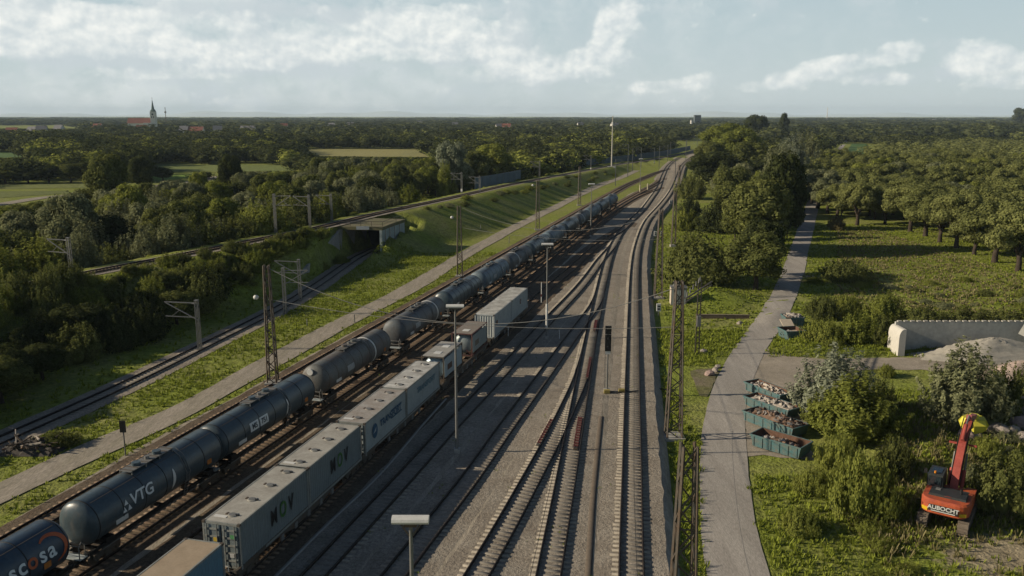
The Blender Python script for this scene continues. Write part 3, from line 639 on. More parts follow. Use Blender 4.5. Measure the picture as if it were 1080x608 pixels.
for px_, top, bot, sd_, lab in [(13, 247, 294, 1, 'weathered catenary mast at the left edge, arm pointing right'), (76, 251, 292, -1, 'catenary mast rising from bushes, arm pointing left'),
        (350, 205, 234, -1, 'slim catenary mast beside the upper line above the wing wall'), (451, 182, 205, 1, 'catenary mast with white plate, left one of the facing pair'),
        (487, 182, 204, -1, 'catenary mast with white plate, right one of the facing pair'), (569, 170, 192, -1, 'catenary mast beyond the end of the noise wall'),
        (598, 163, 179, 1, 'catenary mast with white plate and raised arm'), (623, 164, 180, -1, 'catenary mast with white plate left of the tall white pole'),
        (291, 205, 246, 1, 'catenary mast among the pale willows, arm pointing right'), (327, 206, 240, -1, 'catenary mast just right of its twin among the willows'), (506, 186, 203, -1, 'short mast at the start of the noise wall')]:
    loc, h = on_up(px_, top, bot); cat_mast(loc, h, sd_, lab, rz=R(-12), reach=3.4, plate='plate' in lab)
for q, top, sd_, lab, rc in [((211, 370), 317, -1, 'grey catenary mast beside the lower line, arm reaching left', 4.0), ((301, 332), 283, 1, 'catenary mast of the lower line with a pale lamp tube on top', 3.6), ((317, 318), 274, -1, 'catenary mast across the lower line with a long arm', 3.8)]:
    X, Y = P(*q); h = height_to(X, Y, 0, top); cat_mast((X, Y, 0), h, sd_, lab, rz=R(-5), reach=rc, plate=False)
for px_, py_, top in [(649, 196, 168), (662, 187, 152), (667, 181, 156), (676, 176, 155), (690, 173, 156), (695, 178, 154), (704, 170, 153), (707, 166, 150), (723, 169, 149), (724, 161, 147), (735, 158, 146), (712, 188, 168), (741, 164, 158), (732, 152, 143), (738, 148, 141), (744, 146, 139)]:
    X, Y = P(px_, py_); h = height_to(X, Y, 0, top); cat_mast((X, Y, 0), h, 1 if px_ % 2 else -1, 'thin distant catenary mast where all the tracks converge', dbl=False, plate=px_ % 3 == 0, reach=3)['group'] = 'distant catenary masts at the converging tracks'
# tall white radio pole
X, Y = P(645, 182); t = empty('radio_pole', (X, Y, 0), label='very tall slender pale pole with white cabinet at its foot', cat='pole'); mb = MB()
mb.tube([(0, 0, 0), (0, 0, 14), (0, 0, 27.5)], [.42, .32, .2], mat('pale_pole', (.42, .40, .34), .7, var=.15), 12); mb.build('pole', t)
mb = MB(); mb.tube([(0, 0, 23.0), (0, 0, 24.6)], .5, M_WHITE, 12); mb.build('antenna', t)
for x in (-1.3, 1.3): mb = MB(); mb.box((x, -.5, 1.5), (1.5, 1.2, 3.0), M_WHITE); mb.build('cabinet', t)
# wires
def wire(a, b, sag, label, r=.03, n=24, m=M_STEEL):
    a, b = Vector(a), Vector(b); pts = [a.lerp(b, i / n) - Vector((0, 0, sag * 4 * (i / n) * (1 - i / n))) for i in range(n + 1)]
    mb = MB(); o0 = a.copy(); mb.tube([p - o0 for p in pts], r, m, 5, caps=False); return tag(mb.build('overhead_wire', None, loc=o0), label, 'wire', 'wires hanging over the yard')
x0, y0 = P(288, 405); x1, y1 = P(710, 462, -.5)
wire((x0, y0, 12.6), (x1, y1, 13.4), 4.6, 'thick cross-span wire sagging from the lamp mast to the tall mast', .035)
wire((x0, y0, 9.2), (x1, y1, 9.8), 1.2, 'lower cross-span wire between the same two masts', .028)
x0, y0 = P(485, 292); x1, y1 = P(694, 315, -.5)
wire((x0, y0, 12.4), (x1, y1, 13), 3.4, 'cross-span wire over the middle of the yard', .03); wire((x0, y0, 8.8), (x1, y1, 9), 1.0, 'lower wire over the middle of the yard', .025)
for ln, lab in ((T1, 'contact wire above the main track'), (T2, 'contact wire above the track left of the main line')):
    ys_ = np.arange(30, 420, 6.); mb = MB(); mb.tube([(float(ln.X(y)), y, 5.7) for y in ys_], .016, M_BLACK, 4, caps=False); tag(mb.build('contact_wire'), lab, 'wire', 'wires hanging over the yard')

# ------------------------------------------------------------------ signals and small trackside things
X, Y = P(640, 414); t = empty('main_signal', (X, Y, .0), label='black two-headed light signal standing between the centre tracks', cat='signal'); h = height_to(X, Y, 0, 343)
mb = MB(); mb.tube([(0, 0, 0), (0, 0, h - .3)], .09, M_STEEL, 8); mb.build('post', t)
for z0, hh_ in ((h - .5, .85), (h - 1.55, 1.1), (h - 2.4, .6)):
    mb = MB(); mb.box((0, -.1, z0), (.62, .22, hh_), M_BLACK); hd = mb.build('signal_head', t)
    mb = MB(); mb.tube([(0, -.2, z0 + .15), (0, -.42, z0 + .18)], .13, M_BLACK, 10); mb.build('hood', hd)
mb = MB(); mb.box((0, -.14, h - 2.85), (.5, .04, .35), M_WHITE); mb.build('number_plate', t)
mb = MB(); mb.box((0, 0, .2), (.6, .6, .4), M_CONC); mb.build('foundation', t)
mb = MB(); mb.bar((-.25, .1, .2), (-.25, .1, h - 1), .04, M_STEEL); mb.bar((.0, .1, .2), (.0, .1, h - 1), .04, M_STEEL)
for k in range(14): mb.bar((-.25, .1, .5 + k * .35), (0, .1, .5 + k * .35), .03, M_STEEL)
mb.build('ladder', t)
def box_signal(q, h, label, m=M_WHITE):
    X, Y = P(q[0], q[1], -.5); t = empty('trackside_box', (X, Y, -.5), label=label, cat='trackside box', group='trackside boxes and indicators'); mb = MB()
    mb.box((0, 0, h / 2), (.12, .12, h), M_STEEL); mb.build('post', t); mb = MB(); mb.box((0, 0, h), (.62, .3, 1.1), m); mb.build('case', t)
    mb = MB(); mb.box((0, -.16, h + .2), (.4, .03, .2), M_BLACK); mb.box((0, -.16, h - .2), (.4, .03, .2), M_BLACK); mb.build('display', t)
box_signal((694.5, 333), 1.2, 'white indicator box on a post left of the grey kiosk'); box_signal((691, 252), 1.2, 'left one of two small white boxes beside the curve'); box_signal((698, 252), 1.2, 'right one of two small white boxes beside the curve'); box_signal((707, 217), 1.2, 'white box at the foot of the distant mast')
box_signal((639, 252), .3, 'low grey box among the converging tracks', M_STEEL)
def machine(q, label, z=0.05):
    X, Y = P(*q, z); t = empty('point_machine', (X, Y, z), label=label, cat='point machine', group='point machines and shunting signals')
    mb = MB(); mb.box((0, 0, .2), (.6, .4, .35), mat('ochre_paint', (.30, .24, .07), .7)); mb.build('case', t); mb = MB(); mb.bar((.3, 0, .12), (1.7, .1, .12), .06, M_BLACK); mb.bar((.3, .15, .2), (1.5, -.25, .1), .05, M_BLACK); mb.build('rod', t)
machine((640, 415), 'small ochre case with black rods at the signal foot'); machine((655.5, 414), 'small case touching the main track at signal height'); machine((691, 412), 'ochre case in the grass edge level with the signal', -.45)
# manhole lids and stakes
def post(name, q, h, label, cat, grp=None, m=M_STEEL, r=.06, z=0, topbox=None, band=None):
    X, Y = P(q[0], q[1], z); z = float(hgt(X, Y)); t = empty(name, (X, Y, z), label=label, cat=cat, group=grp); mb = MB(); mb.tube([(0, 0, 0), (0, 0, h)], r, m, 8); mb.build('post', t)
    if topbox: mb = MB(); mb.box((0, -.05, h), topbox, M_BLACK); mb.build('plate', t)
    return t
post('sign_post', (132.5, 481), 2.6, 'dark rectangular sign seen from behind beside the path', 'sign', topbox=(.5, .08, 1.0))
for q, h, lab in (((374, 341), 1.2, 'short grey stake between path and second tank car'), ((508, 289), 1.6, 'wooden stake beside the widening of the path'), ((324, 344), 1.0, 'small stake at the grass slope'), ((537, 257), 1.6, 'slim post by the path opposite the third lattice mast'), ((507, 246), 1.0, 'low marker in the shaded meadow')):
    post('stake', q, h, lab, 'stake', 'stakes along the service path', M_STEEL, .07)
for q in ((536, 355), (590, 358)): post('marker_post', q, 1.2, 'short pale marker post between the yard tracks', 'marker post', 'marker posts in the yard', M_WHITE, .05)
for q, lab in (((683, 201), 'tiny yellow post among the far tracks, right one'), ((675, 203), 'tiny yellow post among the far tracks, left one'), ((743, 166), 'far white post at the foot of the trees')): post('marker_post', q, 2.6, lab, 'marker post', None, mat('pale_yellow', (.5, .45, .3), .7), .25)

# ------------------------------------------------------------------ rolling stock
def bogie(parent, y, m=M_DSTEEL):
    mb = MB()
    for sx in (-1.0, 1.0): mb.box((sx, y, .62), (.14, 2.3, .3), m); mb.box((sx, y - .9, .5), (.2, .35, .35), m); mb.box((sx, y + .9, .5), (.2, .35, .35), m); mb.box((sx, y, .45), (.22, .5, .4), m)
    mb.box((0, y, .68), (2.0, .5, .25), m); b = mb.build('bogie', parent)
    for dy in (-.9, .9):
        mb = MB()
        for sx in (-.75, .75):
            vs = []; N = 18
            for x_ in (sx - .065, sx + .065):
                for k in range(N): a = 2 * math.pi * k / N; vs.append((x_, y + dy + .46 * math.cos(a), .46 + .3 * 0 + .46 * math.sin(a) + .0))
            mb.add(vs, [(k, (k + 1) % N, N + (k + 1) % N, N + k) for k in range(N)] + [tuple(range(N)), tuple(reversed(range(N, 2 * N)))], m)
        mb.bar((-.8, y + dy, .46), (.8, y + dy, .46), .14, m); mb.build('wheelset', b)
    return b
def buffers(parent, y0, y1):
    for y, s_ in ((y0, -1), (y1, 1)):
        for x in (-.87, .87):
            mb = MB(); mb.tube([(x, y, 1.05), (x, y + s_ * .45, 1.05)], .1, M_BLACK, 8); mb.tube([(x, y + s_ * .45, 1.05), (x, y + s_ * .5, 1.05)], .23, M_DSTEEL, 12); mb.build('buffer', parent)
RAILTOP = .27
def barrel_mat(name, c, c2, rough, var=.3, thr=(.45, .75)):
    m = bpy.data.materials.new(name); m.use_nodes = True; m.node_tree.nodes.clear(); t = NT(m.node_tree); o = t.n('ShaderNodeOutputMaterial'); tc_ = t.n('ShaderNodeTexCoord').outputs['Object']; oi = t.n('ShaderNodeObjectInfo').outputs['Random']
    v = t.n('ShaderNodeVectorMath', {0: tc_, 1: t.n('ShaderNodeCombineXYZ', {0: t.m('MULTIPLY', oi, 40.0), 1: t.m('MULTIPLY', oi, 23.0)}).outputs[0]}, operation='ADD').outputs[0]
    big = t.ramp(t.noise(v, .5, 6, .62), [(thr[0], 0.0), (thr[1], 1.0)]); st = t.n('ShaderNodeMapping', {0: v, 3: (1.4, 3.2, .22)}).outputs[0]; sk = t.ramp(t.noise(st, 1.6, 5, .7), [(.5, 0.0), (.72, 1.0)])
    k = t.mix(big, c, c2); k = t.mix(t.m('MULTIPLY', sk, .25 + var), k, (.10, .085, .07)); k = t.mix(1.0, k, t.ramp(t.noise(v, 5, 3), [(.3, .85), (.7, 1.15)]), 'MULTIPLY')
    b = t.n('ShaderNodeBsdfPrincipled', {'Base Color': k, 'Roughness': t.m('ADD', rough, t.m('MULTIPLY', sk, .25)), 'Specular IOR Level': .4}); m.node_tree.links.new(b.outputs[0], o.inputs[0]); return m
B_BLUE = barrel_mat('barrel_blue_grey', (.045, .068, .082), (.035, .052, .063), .36, .15)
B_NAVY = barrel_mat('barrel_navy', (.022, .042, .068), (.03, .05, .07), .36, .15)
B_RUST = barrel_mat('barrel_stained', (.10, .105, .10), (.10, .065, .05), .6, .35)
B_GREY = barrel_mat('barrel_dull_grey', (.075, .09, .10), (.09, .07, .06), .55, .3)
B_PALE = barrel_mat('barrel_pale_blue', (.12, .17, .20), (.08, .10, .12), .5, .3)
def tank_wagon(L, bm, loc, rz, label, rings=5, band=None, arc=None, r=1.48, walk=True, domec=None):
    """L = barrel length; origin at rail level under the near barrel end"""
    t = empty('tank_wagon', loc, rz, label=label, cat='tank wagon', group='tank wagons of the long tank train'); zc = 2.72; mb = MB()
    N = 40; prof = []; e = .62
    for k in range(9): a = math.pi / 2 * k / 8; prof.append((e * (1 - math.sin(a) ** .9 if k else 1), max(r * math.sin(math.pi / 2 * (k / 8) ** .62), .0)))
    prof = [(e * (1 - math.sin(math.pi / 2 * k / 8)), 0) for k in range(0)] or [(e * (1 - math.cos(math.asin(min(1, q)))) if q < 1 else e, r * q) for q in (0.001, .2, .4, .58, .72, .84, .92, .975, 1)]
    prof[-1] = (e, r); back = [(L - y, rr) for y, rr in reversed(prof)]; mb.lathe_y(prof + [(e + .02, r)] + back, bm, N, (0, 0, zc)); br = mb.build('barrel', t)
    for k in range(rings): mb = MB(); y = e + (L - 2 * e) * (k + .0) / max(1, rings - 1); mb.lathe_y([(y - .035, r + .002), (y - .03, r + .016), (y + .03, r + .016), (y + .035, r + .002)], M_BLACK if bm in (B_BLUE, B_NAVY) else M_DSTEEL, N, (0, 0, zc)); mb.build('ring_seam', br)
    if band: mb = MB(); mb.lathe_y([(band - .13, r + .004), (band - .12, r + .03), (band + .12, r + .03), (band + .13, r + .004)], M_WHITE, N, (0, 0, zc)); mb.build('white_band', br)
    if arc:
        mb = MB(); vs = []; K = 10
        for k in range(K + 1):
            a = R(28 - 55 * k / K); w = .13 * math.sin(math.pi * (k + .6) / (K + 1.2)) + .02; off = .22 * (k / K) ** 2 * -1
            for s_ in (-1, 1): vs.append(((r + .03) * math.cos(a), arc + off + s_ * w, zc + (r + .03) * math.sin(a)))
        mb.add(vs, [(2 * k, 2 * k + 1, 2 * k + 3, 2 * k + 2) for k in range(K)], M_WHITE); mb.build('white_mark', br)
    mb = MB(); c = L / 2
    if walk:
        mb.box((0, c, zc + r + .16), (.95, 4.4, .05), M_STEEL)
        for s_ in (-.46, .46):
            for q in (-2.1, -.7, .7, 2.1): mb.box((s_, c + q, zc + r + .05), (.06, .08, .3), M_STEEL)
        for q in range(9): mb.box((0, c - 2 + q * .5, zc + r + .19), (.93, .08, .03), M_DSTEEL)
    mb.build('walkway', t); mb = MB()
    for q, rr_, m_ in ((-1.1, .3, bm), (1.0, .3, bm), (0, .16, M_STEEL)): mb = MB(); mb.tube([(0, c + q, zc + r - .05), (0, c + q, zc + r + .4)], rr_, m_, 14); mb.build('manhole', t)
    mb = MB(); a_ = R(-14); mb.box(((r + .03) * math.cos(a_), L - 2.2, zc + (r + .03) * math.sin(a_)), (.03, .5, .36), mat('hazard_orange', (.45, .16, .03), .6)); mb.build('hazard_plate', t)
    mb = MB(); a_ = R(-20); mb.box(((r + .03) * math.cos(a_), 2.6, zc + (r + .03) * math.sin(a_)), (.03, 1.1, .3), M_WHITE); mb.build('data_plate', t)
    mb = MB()
    for aa in (62, 118): mb.box((r * math.cos(R(aa)), L / 2, zc + r * math.sin(R(aa))), (.03, L - 1.6, .03), M_DSTEEL)
    mb.build('weld_seam', br)
    mb = MB(); mb.box((-1.0, L / 2, 1.05), (.14, L + 1.5, .22), M_BLACK); mb.box((1.0, L / 2, 1.05), (.14, L + 1.5, .22), M_BLACK)
    for y in (-.72, .7, L * .5, L - .7, L + .72): mb.box((0, y, 1.06), (2.5 if y < 0 or y > L else 2.1, .16, .26), M_BLACK)
    for y in (1.7, L - 1.7):
        mb.box((0, y, 1.28), (2.3, .7, .3), M_BLACK)
    mb.tube([(.75, L * .35, .8), (.75, L * .55, .8)], .2, M_DSTEEL, 10); mb.tube([(0, L * .5, 1.3), (0, L * .5, .75)], .12, M_DSTEEL, 8); mb.bar((1.12, 1.0, .86), (1.12, L - 1.0, .86), .05, M_STEEL)
    mb.build('underframe', t)
    mb = MB(); mb.box((0, -.75, 1.2), (2.6, .62, .05), mat('platform_grate', (.36, .4, .4), .6)); pl = mb.build('end_platform', t); mb = MB()
    for x in (-1.2, 1.2): mb.tube([(x, -.98, 1.2), (x, -.98, 2.0), (x, -.75, 2.25), (x, -.5, 2.0), (x, -.5, 1.2)], .035, M_STEEL, 6)
    mb.tube([(-1.2, -.98, 2.05), (1.2, -.98, 2.05)], .035, M_STEEL, 6); mb.tube([(-1.2, -.98, 1.65), (1.2, -.98, 1.65)], .03, M_STEEL, 6); mb.tube([(0, -.98, 1.2), (0, -.98, 2.05)], .03, M_STEEL, 6)
    mb.build('handrail', pl)
    mb = MB(); q = L * .5 + 2.0
    for dx in (0, .38): mb.tube([(1.2, q + dx, .9), (1.62, q + dx, zc), (1.1, q + dx, zc + r * .82), (.5, q + dx, zc + r + .15)], .03, M_STEEL, 6)
    for k in range(8): z_ = 1.1 + k * .22; x_ = 1.2 + .42 * (z_ - .9) / (zc - .9); mb.bar((x_, q, z_), (x_, q + .38, z_), .035, M_STEEL)
    mb.build('ladder', t)
    bogie(t, 1.5); bogie(t, L - 1.5); buffers(t, -.85, L + .85)
    return t
def on_track(line, Y0, dy=0.0):
    i = line.at(Y0); j = min(i + 14, len(line.a) - 1); k = max(i - 4, 0); d = line.a[j] - line.a[k]
    return (line.a[i, 0], line.a[i, 1], RAILTOP), -math.atan2(d[0], d[1])
RSIDE = Matrix(((0, 0, 1), (1, 0, 0), (0, 1, 0)))      # text on the right side: x->+Y, y->+Z, normal +X
def tilt(a): return Matrix.Rotation(-a, 3, 'Y') @ RSIDE
M_LET = mat('lettering_white', (.62, .64, .63), .6, var=.1); M_ORG = mat('orange_mark', (.42, .10, .035), .6, var=.15)
def Yof(px_, py_, z, off): # distance along the view of a point seen on the left flank
    return P(px_, py_, z)[1]
ys_ = [33.8, 51.0, 68.0, 84.8]
YW0 = P(62, 546, 2.9)[1]
wag = []
nears = [YW0 - 16.9, YW0, P(213, 457, 2.9)[1], P(318, 393, 2.9)[1], P(399, 345, 2.9)[1]]
Ls = [15.4, 14.9, 15.2, 16.2]
pl_ = nears[:4]
TTs = TT
nears = [nears[0] - .9, nears[1] - 1.4, nears[2] - 2.8, nears[3] - 3.2, nears[4] - 3.4]
loc, rz = on_track(TT, nears[0]); w = tank_wagon(15.4, B_NAVY, loc, rz, 'navy tank wagon with pale lettering and an orange ring', rings=6); ang = R(12)
def on_barrel(w, y, a, size, body, m, r=1.48, name='lettering', shear=0.0, sx=1.0, align='CENTER', lift=.03):
    return text(name, body, size, m, w, Vector(((r + lift) * math.cos(a), y, 2.72 + (r + lift) * math.sin(a))), tilt(a), shear=shear, sx=sx, align=align)
# wascosa: orange o, orange open ring round the end
for ch, dy, mm in (('w', 0, M_LET), ('a', 1.0, M_LET), ('s', 1.72, M_LET), ('c', 2.38, M_LET), ('o', 3.1, M_ORG), ('s', 3.84, M_LET), ('a', 4.5, M_LET)): on_barrel(w, 9.1 + dy, R(14), 1.3, ch, mm)
mb = MB(); vs = []; K = 18; r_ = 1.51
for k in range(K + 1):
    a = R(130 - 200 * k / K); wd = .05 + .09 * math.sin(math.pi * k / K); yy = 13.7 + .95 * math.cos(a); hh_ = .95 * math.sin(a)
    for s_ in (-1, 1):
        yq = yy + s_ * wd * math.cos(a); hq = hh_ + s_ * wd * math.sin(a); aa = R(12) + hq / r_; vs.append((r_ * math.cos(aa), yq, 2.72 + r_ * math.sin(aa)))
mb.add(vs, [(2 * k, 2 * k + 1, 2 * k + 3, 2 * k + 2) for k in range(K)], M_ORG); mb.build('orange_ring', w)
loc, rz = on_track(TT, nears[1]); w = tank_wagon(14.1, B_BLUE, loc, rz, 'dark blue-grey tank wagon lettered VTG with triangle mark', rings=7, arc=7.9)
on_barrel(w, 4.55, R(14), 1.05, 'VTG', M_LET, shear=.12, sx=1.1)
mb = MB()
for (y_, z_, s_) in ((3.05, .0, .19), (2.82, -.4, .19), (3.28, -.4, .19)):
    a = R(16) + z_ / 1.5; c_ = Vector(((1.515) * math.cos(a), y_, 2.72 + 1.515 * math.sin(a))); mb.add([c_ + Vector((.0, -s_, -s_ * .9)), c_ + Vector((.0, s_, -s_ * .9)), c_ + Vector((-.05, 0, s_))], [(0, 1, 2)], M_LET)
mb.build('triangle_mark', w)
loc, rz = on_track(TT, nears[2]); w = tank_wagon(15.0, B_BLUE, loc, rz, 'dark blue-grey tank wagon with two white lettered panels', rings=7, arc=9.6)
for y_, tx in ((4.3, 'MS'), (5.75, '751')):
    mb = MB(); a = R(8); n_ = 6; vs = []
    for k in range(n_ + 1):
        aa = a + (k / n_ - .5) * .5
        for s_ in (-.62, .62): vs.append((1.5 * math.cos(aa), y_ + s_, 2.72 + 1.5 * math.sin(aa)))
    mb.add(vs, [(2 * k, 2 * k + 1, 2 * k + 3, 2 * k + 2) for k in range(n_)], M_LET); p_ = mb.build('label_panel', w); o_ = on_barrel(w, y_, a, .62, tx, mat('dark_ink', (.05, .06, .07), .7), lift=.045); o_.parent = p_
def small_text(w, y, tx='VTG'):
    mb = MB(); vs = []
    for k in range(5):
        aa = R(2) + (k / 4 - .5) * .42
        for s_ in (-.75, .75): vs.append((1.5 * math.cos(aa), y + s_, 2.72 + 1.5 * math.sin(aa)))
    mb.add(vs, [(2 * k, 2 * k + 1, 2 * k + 3, 2 * k + 2) for k in range(4)], mat('faded_panel', (.38, .4, .4), .7, var=.4, scale=3)); mb.build('label_panel', w)
loc, rz = on_track(TT, nears[3]); w = tank_wagon(15.8, B_RUST, loc, rz, 'grey tank wagon with rust-stained brown end and white band', rings=9, band=11.2); small_text(w, 5.2)
mb = MB(); mb.tube([(-.3, .12, 3.6), (-.3, -.02, 3.6)], .32, M_WHITE, 12); mb.build('end_disc', w)
loc, rz = on_track(TT, nears[4]); w = tank_wagon(14.6, B_GREY, loc, rz, 'dull grey tank wagon, fifth from the near end, brownish dome', rings=7, band=11.3); small_text(w, 4.4)
# the rest of the long train: build two kinds, then copies
rest = []
Yn = nears[4] + 16.6 * .966; k = 0
protos = {}
kinds = [('blue', B_BLUE, 9, None), ('pale', B_PALE, 8, 9.5), ('grey', B_GREY, 6, 4.5)]
ordn = ['sixth', 'seventh', 'eighth', 'ninth', 'tenth', 'eleventh', 'twelfth', 'thirteenth', 'fourteenth', 'fifteenth', 'sixteenth']
LR = 13.9; seq = [0, 1, 2, 0, 1, 0, 2, 1, 0, 1, 2]
Yend = P(646, 214, 1.5)[1] - 2
while Yn + LR * .966 < Yend + 6 and k < 11:
    kd = kinds[seq[k]]; loc, rz = on_track(TT, Yn)
    lab = {'blue': 'dark blue tank wagon with many ring seams', 'pale': 'pale blue-grey tank wagon with white band', 'grey': 'brownish grey tank wagon with white band near its end'}[kd[0]] + ', %s from the near end' % ordn[k]
    if kd[0] not in protos:
        w = tank_wagon(LR, kd[1], loc, rz, lab, rings=kd[2], band=kd[3]); protos[kd[0]] = w
        if kd[0] != 'blue': small_text(w, 5)
    else:
        w = copy_tree(protos[kd[0]]); w.location = loc; w.rotation_euler = (0, 0, rz); w['label'] = lab
    Yn += (LR + 1.75) * math.cos(rz); k += 1

def corr(mb, x, y0, y1, z0, z1, m, axis='y', d=.045, pitch=.28):
    """corrugated panel in plane x (axis y) or y (axis x)"""
    n = int((y1 - y0) / pitch); vs = []
    for k in range(n * 2 + 1):
        yy = y0 + (y1 - y0) * k / (n * 2); o = d if (k // 1) % 2 else 0
        for z in (z0, z1): vs.append((x + o * (-1 if x > 0 else 1), yy, z) if axis == 'y' else (yy, x + o * (-1 if x > 5 else 1), z))
    mb.add(vs, [(2 * k, 2 * k + 2, 2 * k + 3, 2 * k + 1) for k in range(n * 2)], m)
def container(L, W_, H_, side, roofm, frame, loc, rz, label, hatches=4, door=None, smooth=False, zb=.95, corr_roof=False, skylight=True):
    t = empty('container', (loc[0], loc[1], loc[2] + zb), rz, label=label, cat='container', group='containers on the container train')
    w = W_ / 2; mb = MB()
    corr(mb, w - .03, .12, L - .12, .14, H_ - .1, side, d=.02 if smooth else .05); corr(mb, -w + .03, .12, L - .12, .14, H_ - .1, side, d=.02 if smooth else .05)
    mb.box((0, L - .05, H_ / 2), (W_ - .2, .04, H_ - .2), side); mb.build('side_panel', t)
    mb = MB()
    for x in (-w + .07, w - .07):
        for y in (.07, L - .07): mb.box((x, y, H_ / 2), (.15, .15, H_), frame); mb.box((x, y, H_ - .06), (.19, .19, .14), M_DSTEEL)
        mb.box((x, L / 2, H_ - .07), (.1, L - .3, .12), frame); mb.box((x, L / 2, .08), (.1, L - .3, .16), frame)
    for y in (.06, L - .06): mb.box((0, y, H_ - .08), (W_ - .3, .11, .14), frame); mb.box((0, y, .08), (W_ - .3, .11, .16), frame)
    mb.build('frame', t)
    mb = MB()
    if corr_roof:
        n = int(L / .3)
        for k in range(n): mb.box((0, .2 + (L - .4) * (k + .5) / n, H_ - .005), (W_ - .25, (L - .4) / n * .55, .05), roofm)
    mb.box((0, L / 2, H_ - .05), (W_ - .12, L - .12, .05), roofm); rf = mb.build('roof', t)
    for k in range(hatches):
        y = L * (k + .5) / hatches; mb = MB(); mb.tube([(.12, y, H_ - .02), (.12, y, H_ + .035)], .29, roofm, 18); mb.tube([(.12, y, H_ + .03), (.12, y, H_ + .055)], .22, M_STEEL, 14); mb.box((.45, y, H_ + .01), (.22, .12, .07), M_BLACK); mb.box((-.3, y + .1, H_), (.12, .25, .05), M_DSTEEL); mb.build('hatch', t)
    if skylight: mb = MB(); mb.box((-w + .75, .8, H_ - .015), (.85, .28, .03), M_WHITE); mb.build('roof_marking', t)
    if door == 'doors':
        for s_ in (-1, 1):
            mb = MB(); mb.box((s_ * w * .48, .02, H_ / 2), (w * .9, .05, H_ - .35), side)
            for z in np.linspace(.5, H_ - .45, 5): mb.box((s_ * w * .48, -.02, z), (w * .8, .05, .12), frame)
            d = mb.build('door', t); mb = MB()
            for x in (.2, .75): mb.tube([(s_ * w * x, -.07, .15), (s_ * w * x, -.07, H_ - .1)], .03, M_STEEL, 6)
            mb.build('locking_bar', d)
            for (x, z, c, nm) in ((.3, H_ * .62, (.55, .4, .05), 'yellow'), (.62, H_ * .72, (.1, .3, .12), 'green'), (.55, H_ * .3, (.5, .5, .48), 'pale')):
                if (s_ < 0) == (nm == 'yellow'): mb = MB(); mb.box((s_ * w * x, -.06, z), (.28, .02, .25), mat('sticker_' + nm, c, .6)); mb.build('sticker', d)
    else:
        mb = MB(); corr(mb, .03, -w + .14, w - .14, .16, H_ - .15, side, axis='x'); mb.build('end_panel', t)
    return t
C_BEIGE = mat('roof_beige', (.34, .27, .19), .8, var=.2, scale=1.2, col2=(.28, .22, .15)); C_GREYR = mat('roof_dusty_grey', (.36, .35, .31), .8, var=.25, scale=.9, col2=(.25, .235, .205))
C_BROWNR = mat('roof_brown_grey', (.24, .21, .18), .85, var=.35, scale=.8, col2=(.33, .32, .30)); C_PALER = mat('roof_pale', (.48, .48, .45), .7, var=.3, scale=.9, col2=(.24, .23, .21))
C_BLUE = mat('side_blue_grey', (.10, .19, .25), .6, var=.15, scale=1.5); C_MOV = mat('side_grey_blue', (.16, .19, .195), .6, var=.2, scale=1); C_TEAL = mat('side_pale_teal', (.31, .345, .34), .6, var=.2, scale=1)
C_PGREY = mat('side_pale_grey', (.33, .36, .36), .6, var=.2, scale=1); C_FR = mat('frame_dull', (.25, .26, .24), .7, var=.35, scale=2)
def tc_pos(row_x, row_y, z=4.25): return P(row_x, row_y, z)[1] + .33
def place(Y): return on_track(TC, Y)
def flat_wagon(Y0, L, label):
    loc, rz = place(Y0); t = empty('flat_wagon', loc, rz, label=label, cat='flat wagon', group='flat wagons of the container train'); mb = MB()
    for x in (-1.15, 1.15):
        mb.box((x, L / 2, 1.02), (.16, L, .26), M_DSTEEL); mb.add([(x - .06, L * .25, .9), (x - .06, L * .38, .5), (x - .06, L * .62, .5), (x - .06, L * .75, .9), (x + .06, L * .25, .9), (x + .06, L * .38, .5), (x + .06, L * .62, .5), (x + .06, L * .75, .9)], [(0, 1, 2, 3), (7, 6, 5, 4), (0, 4, 5, 1), (1, 5, 6, 2), (2, 6, 7, 3)], M_DSTEEL)
    for k in range(10): mb.box((0, .1 + (L - .2) * k / 9, 1.0), (2.2, .18, .2), M_DSTEEL)
    mb.build('frame', t); mb = MB()
    for y in np.linspace(L * .3, L * .7, 5): mb.box((1.2, y, .62), (.12, .35, .4), M_STEEL)
    mb.build('brake_gear', t); mb = MB(); mb.tube([(-.9, -.25, 1.1), (-.9, -.25, 1.6), (.9, -.25, 1.6), (.9, -.25, 1.1)], .03, M_WHITE, 6); mb.build('handrail', t)
    bogie(t, 1.6); bogie(t, L - 1.6); buffers(t, 0, L); return t
y_b = tc_pos(228, 568)                                  # far end of the beige roofed one
ca = math.cos(R(14.6))
Yc1 = tc_pos(252.5, 554); Yc3 = tc_pos(390.7, 444); Ytk1 = tc_pos(473, 375.5) - .2; Ytk2 = tc_pos(502.5, 351); Yc5 = tc_pos(525, 332.5)
loc, rz = place(y_b - 9.2 * ca); container(9.12, 2.5, 2.62, C_BLUE, C_BEIGE, C_FR, loc, rz, 'blue container with sandy beige roof at the bottom edge', hatches=0, door='doors', skylight=False)
Lc = 8.8
loc, rz = place(Yc1); c1 = container(Lc, 2.5, 2.9, C_MOV, C_GREYR, C_FR, loc, rz, 'grey container lettered MOV with four roof hatches, doors showing', door='doors')
M_MK = mat('mov_black', (.02, .02, .02), .6); M_MG = mat('mov_green', (.05, .14, .03), .6)
def mov(c):
    for ch, y, m_ in (('M', 3.9, M_MK), ('O', 5.05, M_MG), ('V', 6.1, M_MK)): text('lettering', ch, 1.5, m_, c, Vector((1.262, y, 1.5)), RSIDE.copy(), sx=.72)
mov(c1)
